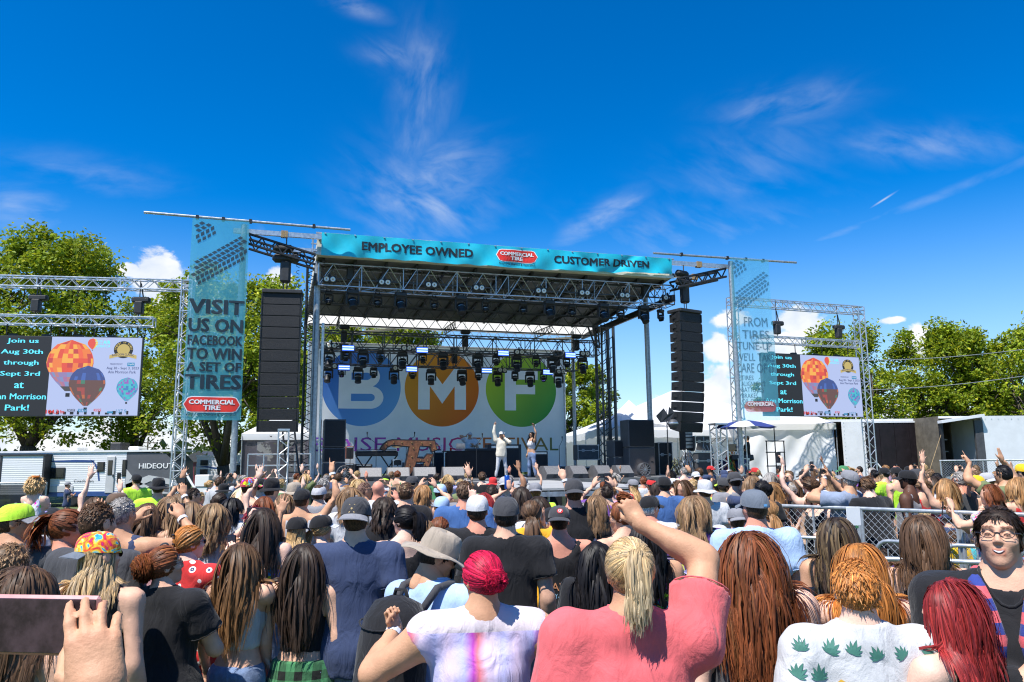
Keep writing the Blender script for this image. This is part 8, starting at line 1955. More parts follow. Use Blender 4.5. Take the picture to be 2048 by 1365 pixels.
 P(1300,988,7.6, 'red-faced person in a black cap with white beard and white shirt', yaw=-.35, hy=-.5, w=1.12, skin='red', hair=('short', 'white', {'length': .3}), hat=('cap', 'black'), top=('tee', 'white'), glasses='sun')
 P(40,1002,5.2, 'person in a lime cap, sunglasses and dark t-shirt at the left', w=1.2, yaw=-.6, hy=-.55, skin='tan', hair=('buzz', 'brown'), hat=('cap', 'neon', {'bill': 'grey'}), top=('tee', 'charcoal'), glasses='sun', arms=('down', ((.10,.16,.12),(.6,0,-1),(.4,.2,1),(-.8,.3,0), 'relax')))
 P(142,1018,5.1, 'person in profile with curly auburn ponytail, hoop earring and tie-dye tank', fem=True, yaw=-.5, hy=-.65, skin='red', hair=('pony', 'auburn', {'wave': .009, 'length': .26, 'hi': 'golden'}), top=('tank', cloth('bluedye', (.3,.4,.5), 'tiedyeblue')), glasses='sun', hp=.1)
 P(112,1012,6.0, 'person in a black cap with orange-flowered bill tipped back', fem=True, yaw=-.2, skin='fair', hair=('long', 'brown', {'length': .3}), hat=('cap', 'black', {'bill': cloth('flowerbill', (.5,.3,.1), 'patches', None, 1.2)}), hp=-.5, top=('tank', 'white'))
 P(203,1002,4.6, 'person with brown crew-cut hair in a dark grey t-shirt', w=1.06, yaw=-.25, hy=-.15, skin='fair', hair=('crew', 'brown', {'hi': 'light', 'length': .5}), top=('tee', 'charcoal'))
 def tattoo(o, B, sh):
  S0, E = B.arm[1][0], B.arm[1][1]; bv = bvh_of(o); c = S0*.55+E*.45; it = [(np.array([((.016+.0025*k)*math.cos(k*.55)+(.0),(.016+.0025*k)*math.sin(k*.55)) for k in range(16)]+[((.010+.0022*k)*math.cos(k*.55),(.010+.0022*k)*math.sin(k*.55)) for k in range(16)]), np.array([(k, k+1,17+k, 16+k) for k in range(15)]))]
  decal(o, o, it, MCOL('tattoo', (.05,.07,.08)), c[0], c[2], 'tattoo', bv=bv, up=.003)
 P(250,992,5.6, 'person in a navy tank with swirl-tattooed arm, filming with a phone held sideways', w=1.02, yaw=-.2, skin='tan', hair=('crew', 'grey', {'hi': 'dark'}), top=('tank', 'navy'), arms=('camera', ((.03,.15,.10),(1,-.2,-.7),(-.5,.25,.9),(-.8,.5,.1), 'grip')), phone=(1, 'h'), extra=tattoo, band=((1, 'white'),))
 P(238,978,8, 'person in a brown tweed flat cap', w=1.05, yaw=-.2, skin='fair', hair=('short', 'grey'), hat=('cap', 'brown', {'tall': .8}), top=('tee', 'grey'))
 P(386,1000,6.6, 'person with long straight light brown hair behind the strawberry-blond one', fem=True, yaw=-.2, skin='fair', hair=('long', 'light', {'hi': 'blond', 'length': .42}), top=('tank', 'grey'))
 P(432,1003,6.4, 'person with wavy blond hair in a white tank, one arm stretched up', fem=True, yaw=-.15, hy=-.25, skin='tan', hair=('wavy', 'light', {'hi': 'blond', 'hif': .55, 'length': .28, 'wave': .007}), top=('tank', 'white'), arms=('down', ((.16,.12,.13),(.3,-.2,-1),(.25,.1,1),(-.2,1,0), 'spread')), key='wavy')
 P(530,1012,6.2, 'person with long dark hair filming, lime band on the wrist', fem=True, yaw=-.15, skin='pale', hair=('long', 'dark', {'length': .48}), top=('cami', 'patches:grey'), arms=(((.03,.14,.10),(1,-.3,-.8),(.2,.2,1),(-.8,.6,0), 'grip'), 'down'), phone=(0, 'h'), band=((0, 'neon'),))
 P(512,1012,7.4, 'person with a burgundy curly puff of hair', fem=True, yaw=-.2, skin='tan', hair=('curlyshort', 'burgundy', {'length': .6, 'hi': 'red'}), top=('tank', 'white'))
 P(596,1030,6.6, 'blond person in a black cap with a hand over the neck', fem=True, yaw=-.25, hp=.1, skin='tan', hair=('long', 'blond', {'length': .3}), hat=('cap', 'black'), top=('tank', 'black'), arms=(((-.06,-.03,.03),(1,-.2,-.8),(-.5,.0,.8),(0,1,0), 'relax'), 'down'))
 P(646,1026,6.8, 'person in a white-fronted black cap with a blond ponytail', fem=True, yaw=-.5, hy=-.3, skin='pale', hair=('lowpony', 'blond', {'length': .3}), hat=('cap', 'black', {'bill': 'white'}), top=('tee', 'black'))
 def welc(o, B, sh):
  bv = bvh_of(sh); z = B.H*.72; decal(o, sh, [poly_item([(-.12,-.04),(-.05,.05),(-.02,.015),(.02,.04),(.05,.01),(.12,.03),(.12,-.04)])], MW, 0, z, bv=bv); decal(o, sh, [poly_item([(-.10,-.04),(-.05,.0),(0,-.02),(.1,.0),(.1,-.04)])], MCOL('icy', (.1,.35,.7)),0, z, bv=bv, up=.006)
  decal(o, sh, [text_item('Welcome', .22,.05,0,-.05,.02)], MCOL('redscript', (.6,.05,.06)),0, z, bv=bv, up=.008)
 P(770,992,7.0, 'person with dark wavy hair in a black t-shirt with mountain print', skin='fair', hair=('wavy', 'dark', {'length': .16, 'wave': .006}), top=('tee', 'black'), extra=welc)
 P(808,1010,6.2, 'person in profile with a black ponytail, dark glasses and black tank', fem=True, w=1.15, yaw=.25, hy=.75, skin='pale', hair=('pony', 'black', {'length': .24}), top=('tank', 'black'), glasses='spec')
 P(846,1035,6.5, 'person with smooth light brown hair behind the beige hat', fem=True, skin='fair', hair=('long', 'light', {'length': .28}), top=('tee', 'black'))
 P(880,1033,6.7, 'person with pinned auburn hair and one bare arm pointing up', fem=True, yaw=-.1, skin='pale', hair=('lowpony', 'auburn', {'hi': 'golden', 'length': .1}), top=('tank', 'black'), arms=('down', ((.07,.06,.27),(1,-.1,-.2),(-.25,.1,1),(.2,1,0), 'point')), band=((1, 'white'),))
near_people()
# ------------------------------------------------------------------ middle distance
def mid_people():
 P = person
 def flower(o, B, sh):
  m = MB()
  for k in range(7): a = k*.9; m.lathe([(.0,-.012),(.02,-.006),(.022,.006),(.0,.012)], 8,(.035+.022*math.cos(a),-.05+.02*math.sin(a),.118))
  c = m.build('hair_flower', kcloth('orange'), o); v = np.zeros(len(c.data.vertices)*3, np.float32); c.data.vertices.foreach_get('co', v); c.data.vertices.foreach_set('co', ((v.reshape(-1,3)*B.hs) @ B.Rh.T+B.hc).astype(np.float32).ravel())
 p = at(74,952,6.4)
 P(74,952,6.4, 'small child with blond curls and orange flower, carried on shoulders', H=.96, child=True, fem=True, loc=(p.x, p.y, p.z-.97), skin='pale', hair=('curlyshort', 'blond', {'length': .5}), top=('tank', cloth('kidfloral', (.72,.72,.75), 'patches', None, .9)), bottom='white', arms=('chest', 'chest'), sit=True, extra=flower, q=2)
 P(76,1022,6.15, 'person carrying the small child, hidden up to the shoulders', H=1.50, loc=(p.x, p.y+.14,-.15), skin='fair', hair=('short', 'brown'), top=('tee', 'charcoal'), arms=('chest', 'chest'), q=1)
 rows = [
 (137,963,25.2, 'person in grey cap and navy polo standing beside the caravan', dict(yaw=-1.2, hat=('cap', 'grey'), hair=('short', 'brown'), top=('tee', 'navy'), arms=('chest', 'chest'))),
 (273,947,15.8, 'security guard in hi-vis yellow shirt and black cap', dict(yaw=.9, w=1.15, hat=('cap', 'black'), hair=('short', 'dark'), top=('tee', 'neon'), bottom='black')),
 (318,957,11.6, 'security guard in hi-vis yellow shirt and black sun hat', dict(yaw=.3, w=1.2, hat=('bucket', 'black'), hair=('short', 'dark'), top=('tee', 'neon'), bottom='black')),
 (192,992,8.7, 'brown-haired person waving a spread hand with painted nails', dict(fem=True, skin='pale', hair=('wavy', 'brown', {'length': .2}), top=('tank', 'white'), arms=(((.02,.08,.31),(1,0,-.2),(0,.05,1),(0,1,0), 'spread'), 'upbent'))),
 (300,1003,7.4, 'long-haired person holding a phone straight up', dict(fem=True, skin='tan', hair=('long', 'brown', {'length': .35}), top=('tank', 'rose'), arms=('down', ((.02,.12,.22),(1,0,-.7),(-.15,.15,1),(-.7,.6,0), 'grip')), phone=(1, 'v'), band=((1, 'white'),))),
 (345,990,8.2, 'person with smooth brown hair left of the upraised phone', dict(fem=True, hair=('long', 'light', {'length': .3}), top=('tee', 'grey'))),
 (278,1012,7.8, 'person with straight dark blond hair behind the sideways phone', dict(fem=True, hair=('long', 'light', {'length': .36}), top=('tank', 'black'))),
 (390,974,11.2, 'dark-haired person in sunglasses looking right', dict(yaw=-1.0, hair=('short', 'dark'), glasses='sun', top=('tee', 'charcoal'))),
 (362,985,9.8, 'person with light brown hair waving an open hand', dict(fem=True, skin='tan', hair=('long', 'light', {'length': .3}), top=('tank', 'navy'), arms=(((-.02,.12,.29),(1,0,-.2),(-.25,.05,1),(.2,1,0), 'spread'), 'down'))),
 (467,993,8.2, 'person with a glossy black bob', dict(fem=True, hy=-.3, hair=('bob', 'black', {'length': .17}), top=('tee', 'white'), glasses='sun')),
 (442,985,9.8, 'person with a small dark brown bun', dict(fem=True, hair=('bun', 'dark', {'length': .3}), top=('tank', 'grey'))),
 (486,974,11.6, 'person with long platinum hair', dict(fem=True, yaw=-.6, skin='pale', hair=('long', 'plat', {'length': .3}), top=('tank', 'tan'))),
 (502,952,10.0, 'person in a red patterned cap and dark blue vest', dict(yaw=-.6, hair=('short', 'brown'), hat=('cap', cloth('redpat', (.4,.04,.05), 'patches')), top=('tank', 'navy'))),
 (530,990,8.7, 'person stretching an open hand high beside the red cap', dict(fem=True, skin='pale', hair=('wavy', 'auburn', {'length': .25}), top=('tank', 'white'), arms=(((-.03,.06,.30),(1,0,0),(-.1,.05,1),(0,1,0), 'spread'), 'down'))),
 (546,958,10.1, 'person in a black sun hat', dict(hair=('short', 'dark'), hat=('bucket', 'black', {'brim': .05}), top=('tee', 'white'), yaw=-.5)),
 (524,955,12.6, 'person in a black cap behind the black sun hat', dict(hair=('short', 'dark'), hat=('capback', 'black'), top=('tee', 'white'))),
 (571,985,9.5, 'person with blond streaked hair near the straw hat', dict(fem=True, hair=('wavy', 'light', {'hi': 'blond', 'length': .24, 'wave': .006}), top=('tank', 'white'))),
 (590,966,10.5, 'person in a pale straw hat with dark band', dict(fem=True, hair=('long', 'brown'), hat=('bucket', 'beige', {'brim': .05}), top=('tee', 'grey'))),
 (606,975,8.7, 'person in a black cap raising an arm with white wristband', dict(w=1.05, skin='tan', hair=('buzz', 'brown'), hat=('cap', 'black'), top=('tank', 'lightgrey'), arms=('down', ((.05,.04,.29),(1,-.1,-.2),(-.05,.1,1),(.4,1,0), 'horns')), band=((1, 'white'),))),
 (640,965,9.8, 'person in a pale grey beanie and grey t-shirt', dict(hair=('short', 'brown', {'length': .8}), hat=('beanie', 'lightgrey'), top=('tee', 'grey'))),
 (650,955,13.7, 'greying person in white shirt close to the stage', dict(hair=('short', 'grey'), top=('tee', 'white'), yaw=-1.0)),
 (666,977,10.1, 'person with a small coiled dark bun and white top', dict(fem=True, hair=('bun', 'dark', {'length': .35}), top=('tank', 'white'))),
 (683,972,11.6, 'person in a cream sun cap near the coiled bun', dict(fem=True, hair=('pony', 'brown'), hat=('cap', 'beige'), top=('tank', 'white'))),
 (702,972,8.4, 'person with big curly light brown hair', dict(fem=True, hair=('wavy', 'light', {'hi': 'golden', 'length': .26, 'wave': .010}), top=('tee', 'white'))),
 (718,957,11.6, 'person with smooth blond hair before the stage', dict(fem=True, hair=('bob', 'blond', {'length': .18}), top=('tee', 'black'))),
 (732,963,10.8, 'bald person with dark sunglasses resting at the temples', dict(yaw=-.7, hy=-.2, skin='tan', hair=('buzz', (.20,.12,.09)), glasses='sun', top=('tee', 'greyblue'))),
 (758,960,10.1, 'bald sunburnt person in a white t-shirt filming', dict(yaw=-.2, w=1.1, skin='red', top=('tee', 'white'), arms=('phone', 'phone'), phone=(1, 'v'))),
 (707,956,15.8, 'person with cropped brown hair at the stage edge', dict(hair=('short', 'brown'), top=('tee', 'charcoal'))),
 (772,949,17.9, 'person in a black and lime cap facing the crowd', dict(yaw=2.9, hair=('short', 'dark'), hat=('cap', 'black', {'bill': 'neon'}), top=('tee', 'lightgrey'), arms=('camera', 'camera'))),
 (813,964,9.1, 'person with curly frosted hair in a black t-shirt', dict(hair=('curlyshort', 'brown', {'hi': 'blond', 'hif': .5, 'length': .4}), top=('tee', 'black'))),
 (826,950,12.6, 'bearded person in a dark cap by the monitors', dict(yaw=-.6, hair=('short', 'dark'), hat=('cap', 'charcoal'), top=('tee', 'charcoal'))),
 (795,966,11.0, 'slim brown-haired person in a pink vest', dict(fem=True, hair=('long', 'light', {'length': .3}), top=('tank', 'pink'))),
 (846,968,9.9, 'person with light hair filming the stage past black caps', dict(fem=True, hair=('bob', 'golden', {'length': .18}), top=('tank', 'white'), arms=('phoneup', 'phoneup'), phone=(1, 'v'))),
 (881,966,11.0, 'person in a pale blue cap behind the pointing hand', dict(hair=('short', 'brown'), hat=('cap', 'lightblue'), top=('tee', 'grey'))),
 (896,962,11.4, 'person with shaved brown head', dict(skin='tan', hair=('buzz', 'brown'), top=('tee', 'brown'))),
 (884,990,8.7, 'person in a light blue cap with a short ponytail', dict(fem=True, hair=('lowpony', 'brown', {'length': .16}), hat=('cap', 'lightblue'), top=('tank', 'charcoal'))),
 (930,960,8.2, 'person with tousled brown hair in a blue t-shirt', dict(w=1.1, skin='red', hair=('short', 'brown', {'hi': 'light', 'length': .5}), top=('tee', 'blue'))),
 (968,983,9.2, 'red-haired person in pink with one arm raised high', dict(fem=True, skin='fair', hair=('long', 'red', {'length': .22}), top=('tee', 'pink'), arms=(((.0,.05,.30),(1,0,0),(.35,.1,1),(.2,1,0), 'spread'), 'down'))),
 (984,968,10.1, 'person in a pale pink shirt with a rucksack strap', dict(w=1.1, hair=('short', 'dark'), top=('tee', 'pink'))),
 (1011,951,11.1, 'person in a grey cap filming with a phone held upright', dict(hair=('short', 'brown'), hat=('capback', 'lightgrey'), top=('tee', 'navy'), arms=('phone', 'phone'), phone=(0, 'v'))),
 (1043,971,9.5, 'person with dark wavy hair holding a blue can aloft', dict(fem=True, hair=('wavy', 'dark', {'length': .22, 'wave': .006}), top=('tee', 'black'), arms=(((-.02,.10,.17),(1,0,-.6),(.1,.1,1),(.6,.8,0), 'grip'), 'down'), key='can')),
 (1070,963,10.6, 'person in a grey cap and hi-vis yellow shirt at the runway', dict(hair=('short', 'golden'), hat=('capback', 'grey'), top=('tee', 'neon'))),
 (1076,990,7.9, 'dark-haired person in white sleeve pointing at the stage', dict(fem=True, hair=('wavy', 'dark', {'length': .3}), top=('tee', 'white'), arms=('down', ((.05,.08,.28),(1,0,-.2),(-.15,.2,1),(.2,1,0), 'point')), band=((1, 'white'),))),
 (1166,1003,8.7, 'person with cropped greying hair behind the tall black t-shirt', dict(hair=('buzz', 'grey'), top=('tee', 'blue'))),
 (1190,988,7.7, 'person with long ash-brown hair and dark dungaree straps', dict(fem=True, hair=('long', 'light', {'length': .24}), top=('tank', 'navy'))),
 (1262,1012,7.8, 'brown-haired person bending behind the auburn topknot', dict(fem=True, hair=('long', 'brown', {'length': .24}), top=('tee', 'charcoal'))),
 (1327,951,10.7, 'broad person in a dark blue t-shirt beside the runway corner', dict(w=1.2, hair=('short', 'dark'), hat=('cap', 'black'), top=('tee', 'blue'))),
 (1366,958,11.1, 'person in a rose dress turning round with a raised hand', dict(fem=True, yaw=1.8, skin='fair', hair=('long', 'brown'), top=('dress', 'rose'), arms=('down', 'upbent'))),
 (1384,957,13.7, 'person with cropped blond hair', dict(fem=True, hair=('short', 'blond', {'length': .6}), top=('tank', 'rose'))),
 (1408,961,9.9, 'person in a white bucket hat and pale printed t-shirt', dict(w=1.1, hair=('short', 'brown'), hat=('bucket', 'white'), top=('tee', 'white'))),
 (1434,957,12.6, 'person in a black cap pumping one long arm', dict(skin='tan', hair=('short', 'dark'), hat=('cap', 'black'), top=('tank', 'navy'), arms=(((.12,.05,.26),(1,0,0),(.5,.1,1),(.2,1,0), 'fist'), 'down'))),
 (1446,953,11.4, 'steward in hi-vis shirt and green head cover with long ponytail', dict(fem=True, yaw=.3, hair=('lowpony', 'dark', {'length': .5}), hat=('cap', 'charcoal', {'bill': 'neon'}), top=('tee', 'neon'), bottom='grey', arms=('chest', 'cross'))),
 (1466,942,11.0, 'person in a dark cap and grey t-shirt with lime collar', dict(w=1.15, hair=('short', 'dark'), hat=('capback', 'charcoal'), top=('tee', 'grey'))),
 (1502,950,10.7, 'blond person with both hands lifted to shade the eyes', dict(fem=True, hair=('wavy', 'light', {'hi': 'blond', 'length': .25}), top=('tee', 'navy'), arms=('camera', 'camera'))),
 (1522,960,10.1, 'person with a sleek black bun at the fence corner', dict(fem=True, hair=('bun', 'black', {'length': .5}), top=('tee', 'black'))),
 (1540,943,13.7, 'person with grey-blond hair near the white tent', dict(fem=True, hair=('long', 'grey', {'hi': 'blond'}), top=('tee', 'black'))),
 (1543,962,10.8, 'person with very long golden hair in a lilac top at the fence', dict(fem=True, hair=('long', 'golden', {'hi': 'light', 'length': .45}), top=('tank', 'lilac'))),
 (1562,957,11.6, 'person with tight dark curls', dict(hair=('curlyshort', 'dark', {'length': .5}), top=('tee', 'black'))),
 (1575,964,10.9, 'person with a low grey-blond bun and black t-shirt at the fence', dict(fem=True, hair=('bun', 'grey', {'hi': 'blond', 'length': .3}), top=('tee', 'charcoal'))),
 (1576,940,13.7, 'person holding a camera to the face', dict(yaw=2.6, hair=('short', 'light'), top=('tee', 'black'), arms=('camera', 'camera'))),
 (1616,953,10.7, 'brown-haired person in a tan top reaching up with a phone', dict(fem=True, w=1.05, yaw=.3, skin='pale', hair=('bun', 'brown', {'length': .4}), top=('tank', 'tan'), arms=(((.05,.08,.28),(1,0,0),(.1,.1,1),(.5,.8,0), 'grip'), 'down'), phone=(0, 'v'))),
 (1606,940,14.7, 'person in a dark cap before the white tent', dict(hair=('short', 'dark'), hat=('cap', 'black'), top=('tee', 'charcoal'))),
 (1630,975,10.5, 'person leaning bare arms on the chain-link fence', dict(fem=True, yaw=2.2, skin='pale', hair=('long', 'brown'), top=('tank', 'black'), arms=('rail', 'rail'))),
 (1648,937,12.1, 'person in a black cap filming over the fence', dict(fem=True, hair=('long', 'light'), hat=('cap', 'black'), top=('tee', 'white'), arms=('phoneup', 'phoneup'), phone=(1, 'v'))),
 (1680,937,10.2, 'big person in grey cap and faded blue t-shirt leaning back at the fence', dict(w=1.3, yaw=.7, hp=-.2, lean=-.12, skin='tan', hair=('short', 'grey'), hat=('cap', 'grey'), top=('tee', 'greyblue'), arms=('camera', ((-.02,.18,.14),(1,0,-.7),(-.3,.2,1),(-.6,.8,0), 'grip')), phone=(1, 'h'))),
 (1685,930,15.8, 'staff member in a dark green cap by the white tent', dict(hair=('short', 'dark'), hat=('cap', 'green'), top=('tee', 'charcoal'))),
 (1704,950,11.3, 'long-haired person with a black and white striped sleeve', dict(fem=True, hair=('long', 'light', {'length': .34}), top=('long', 'stripe:white'), arms=('fwdup', 'fwdup'))),
 (1731,952,10.7, 'person in a black cap with purple bill', dict(yaw=.4, hair=('short', 'dark'), hat=('cap', 'black', {'bill': 'purple'}), top=('tee', 'black'))),
 (1755,948,9.9, 'brown-haired person in black bent over the fence rail', dict(w=1.05, yaw=.35, lean=.28, hp=.3, skin='pale', hair=('short', 'brown', {'length': .7, 'hi': 'golden'}), top=('tee', 'black'), arms=('rail', 'rail'))),
 (1766,934,15.8, 'steward in a black cap with lime scarf', dict(hair=('short', 'dark'), hat=('cap', 'black'), top=('tee', 'neon'))),
 (1790,933,14.7, 'steward in a black cap and hi-vis vest', dict(hair=('short', 'dark'), hat=('cap', 'black'), top=('tank', 'neon'))),
 (1811,938,10.3, 'person in a black cap and grey vest, shoulder gleaming', dict(yaw=.9, w=1.12, skin='dark', hair=('buzz', 'black'), hat=('cap', 'black'), top=('tank', 'grey'))),
 (1830,936,12.6, 'person in a dark cap facing left behind the grey vest', dict(yaw=1.0, hair=('short', 'dark'), hat=('cap', 'charcoal'), top=('tee', 'black'))),
 (1836,953,10.9, 'person with a light brown bun and red straps', dict(fem=True, yaw=.5, hair=('bun', 'light', {'length': .3}), top=('tank', 'red'))),
 (1842,988,9.9, 'child with tousled blond hair holding a green cup at the fence', dict(H=1.42, child=False, yaw=.5, hair=('curlyshort', 'blond', {'length': .4}), top=('tee', 'tiedyeblue:blue'), arms=('chest', 'down'), key='cup')),
 (1868,950,11.6, 'person in a pale grey t-shirt with dark straight hair', dict(fem=True, yaw=.9, hair=('long', 'dark'), top=('tee', 'lightgrey'))),
 (1887,955,10.1, 'person with long curly blond hair, one arm in the air', dict(fem=True, hair=('wavy', 'golden', {'hi': 'blond', 'hif': .4, 'length': .34, 'wave': .010}), top=('crop', 'red'), arms=(((.02,.05,.30),(1,0,0),(-.1,.1,1),(0,1,0), 'spread'), 'chest'))),
 (1916,942,10.3, 'greying person in sunglasses and black t-shirt', dict(w=1.15, yaw=.55, hp=.15, skin='red', hair=('short', 'grey'), glasses='sun', top=('tee', 'charcoal'))),
 (1946,948,10.5, 'person in a white-fronted yellow cap', dict(yaw=1.0, hair=('short', 'dark'), hat=('cap', 'yellow', {'bill': 'yellow'}), top=('tank', 'black'))),
 (1969,943,11.1, 'person in a backward light grey cap', dict(hair=('short', 'light'), hat=('capback', 'lightgrey', {'bill': 'white'}), top=('tee', 'grey'))),
 (2001,921,10.1, 'tall person in an olive t-shirt with black hair, hand raised', dict(w=1.15, yaw=.55, skin='tan', hair=('short', 'black'), glasses='spec', top=('tee', 'olive'), arms=(((-.0,.14,.20),(1,0,-.5),(.15,.4,1),(.3,.8,0), 'point'), 'upbent'))),
 (1976,966,8.3, 'person with an auburn bob in a pink patterned blouse, filming', dict(fem=True, w=1.3, yaw=1.0, skin='fair', hair=('bob', 'auburn', {'hi': 'golden', 'length': .17, 'hif': .4}), top=('tee', cloth('pinkspeck', (.62,.42,.45), 'patches', None, 2.2)), arms=('phone', ((-.02,.22,.0),(.8,0,-1),(-.2,.4,1),(-.6,.8,0), 'grip')), phone=(1, 'v'))),
 (2032,952,9.0, 'person with wavy blond hair in a red strappy top', dict(fem=True, skin='fair', hair=('wavy', 'golden', {'hi': 'blond', 'hif': .5, 'length': .28, 'wave': .006}), top=('tank', 'red'), arms=('phone', 'down'), phone=(0, 'v'))),
 (2042,922,11.6, 'person in a yellow cap at the far right', dict(hair=('short', 'dark'), hat=('cap', 'yellow'), top=('tee', 'black'))),
 (1535,1000,7.5, 'person with a golden ponytail and tattooed shoulder behind the slate cap', dict(fem=True, yaw=.1, skin='tan', hair=('lowpony', 'golden', {'length': .3, 'hi': 'light'}), top=('tank', 'brown'))),
 (1437,1044,7.0, 'person in a white cap low behind the auburn hair', dict(H=1.5, hair=('short', 'brown'), hat=('cap', 'white'), top=('tee', 'grey'))),
 (1470,1012,7.2, 'person in a grey cap behind the slate cap', dict(hair=('short', 'brown'), hat=('capback', 'grey'), top=('tee', 'charcoal'))),
 (1902,1046,9.2, 'child in a yellow shirt sitting between the two barriers', dict(H=1.25, hair=('short', 'brown'), top=('tee', 'yellow'), bottom='s_darkdenim')),
 (1764,1078,9.0, 'child in a purple shirt between the two barriers', dict(H=1.08, hair=('short', 'dark'), top=('tee', 'purple'), bottom='s_denim')),
 (1950,1050,9.3, 'child in a teal shirt between the two barriers', dict(H=1.2, hair=('short', 'brown'), top=('tee', 'teal'), bottom='s_denim')),
 (1892,1000,9.9, 'person in a navy cap crouching behind the fence wire', dict(H=1.42, hair=('short', 'brown'), hat=('cap', 'navy'), top=('tee', 'navy'))),
 (1264,957,14.7, 'person in a plaid-grey cap to the right of the runway', dict(hair=('long', 'blond'), fem=True, hat=('cap', 'grey'), top=('tee', 'red'), yaw=1.0)),
 (1286,952,16.8, 'person with a reddish brown crop right of the monitors', dict(skin='red', hair=('short', 'auburn'), top=('tee', 'white'))),
 (1301,955,14.7, 'dark-haired person with a red headband', dict(fem=True, yaw=.8, hair=('long', 'black'), hat=('beanie', 'red'), top=('tank', 'black'))),
 (1313,962,13.1, 'person with a sleek dark bob near the blue t-shirt', dict(fem=True, hair=('bob', 'dark', {'length': .2}), top=('tee', 'white'))),
 (1345,955,15.8, 'person in a white visor cap close to the stage right', dict(fem=True, hair=('pony', 'brown'), hat=('cap', 'white'), top=('tank', 'pink'))),
 (1490,948,15.8, 'person in a black hood by the blue case', dict(hair=('short', 'black'), hat=('beanie', 'black'), top=('long', 'black'))),
 (1590,958,12.6, 'person with chestnut hair and shaded face', dict(fem=True, hair=('long', 'brown', {'length': .2}), top=('tee', 'black'))),
 (1715,958,13.1, 'person in an orange shirt behind the faded blue t-shirt', dict(hair=('short', 'brown'), top=('tee', 'orange'))),
 (1870,945,14.7, 'dark-haired person raising one arm before the trailer', dict(skin='brown', hair=('short', 'black'), top=('tee', 'grey'), arms=('up', 'down'))),
 ]
 for px, y, d, lab, kw in rows: P(px, y, d, lab, **kw)
mid_people()
# ------------------------------------------------------------------ the rest of the far crowd, filling the lawn up to the stage
def far_people():
 r = random.Random(21); placed = [(o.location.x, o.location.y) for o in bpy.data.objects if o.name.startswith('person')]
 hairs = ['black', 'dark', 'brown', 'light', 'blond', 'auburn', 'golden', 'grey']; tops = ['black', 'charcoal', 'grey', 'white', 'navy', 'blue', 'red', 'pink', 'teal', 'olive', 'lilac', 'lightgrey', 'rose', 'purple', 'green']
 word = {'light': 'light brown', 'golden': 'golden brown', 'lightgrey': 'pale grey', 'dark': 'dark brown'}; seen = set()
 where = lambda px: 'left of the stage mast' if px < 620 else 'before the left half of the stage' if px < 900 else 'beside the runway' if px < 1150 else 'right of the runway' if px < 1450 else 'before the tents on the right'
 n = 0; tries = 0
 while n < 85 and tries < 4000:
  tries += 1
  px = r.uniform(380,2040); d = r.uniform(8.5,24.0)
  if px > 1380 and d < 11.6: continue
  x = at(px, 960, d).x; y = d
  s = (x-SO.x)*cA+(y-SO.y)*sA; t = -(x-SO.x)*sA+(y-SO.y)*cA
  if t > -1.9 or (-3.3 < s < 1.8 and t > -10.6): continue
  if any((x-a)**2+(y-b)**2 < .55**2 for a, b in placed): continue
  fem = r.random() < .55; H = r.gauss(1.66 if fem else 1.74,.06); H = min(1.8, max(1.52, H))
  hc = r.choice(hairs); tp = r.choice(tops); hat = None
  if r.random() < .25: hat = (r.choice(('cap', 'capback', 'bucket')), r.choice(('black', 'navy', 'white', 'grey', 'beige', 'red')))
  kind = r.choice(('tee', 'tee', 'tank')); st = r.choice(('long', 'wavy', 'pony', 'bun', 'bob')) if fem else r.choice(('short', 'crew', 'short', 'curlyshort'))
  pose, plab = r.choice((('down', ''),('down', ''),('up', ', one arm up'),('wave', ', waving'),('phoneup', ', filming'),('phone', ', filming'),('cross', ', arms folded')))
  arms = ('down', pose) if pose in ('up', 'wave') else (pose, pose)
  sty = {'long': 'long', 'wavy': 'wavy', 'pony': 'ponytailed', 'bun': 'knotted', 'bob': 'bobbed', 'short': 'short', 'crew': 'cropped', 'curlyshort': 'curly'}[st]
  lab = f"person with {sty} {word.get(hc, hc)} hair, {word.get(tp, tp)} {'t-shirt' if kind == 'tee' else 'vest'}" + (f", {word.get(hat[1], hat[1])} {'hat' if hat[0] == 'bucket' else 'cap'}" if hat else '') + plab + ' ' + where(px)
  if lab in seen or len(lab.split()) > 16: continue
  seen.add(lab); placed.append((x, y)); n += 1
  person(px, 960, d, lab, H=H, loc=(x, y, gz(y)), fem=fem, w=r.uniform(.95,1.25), skin=r.choice(('fair', 'fair', 'tan', 'pale', 'red', 'olive', 'brown')), hair=(st, hc, {'length': .28} if fem else {}), hat=hat, top=(kind, tp), arms=arms, phone=(1, 'v') if 'filming' in plab else None, yaw=None, group='people in the crowd')
far_people()
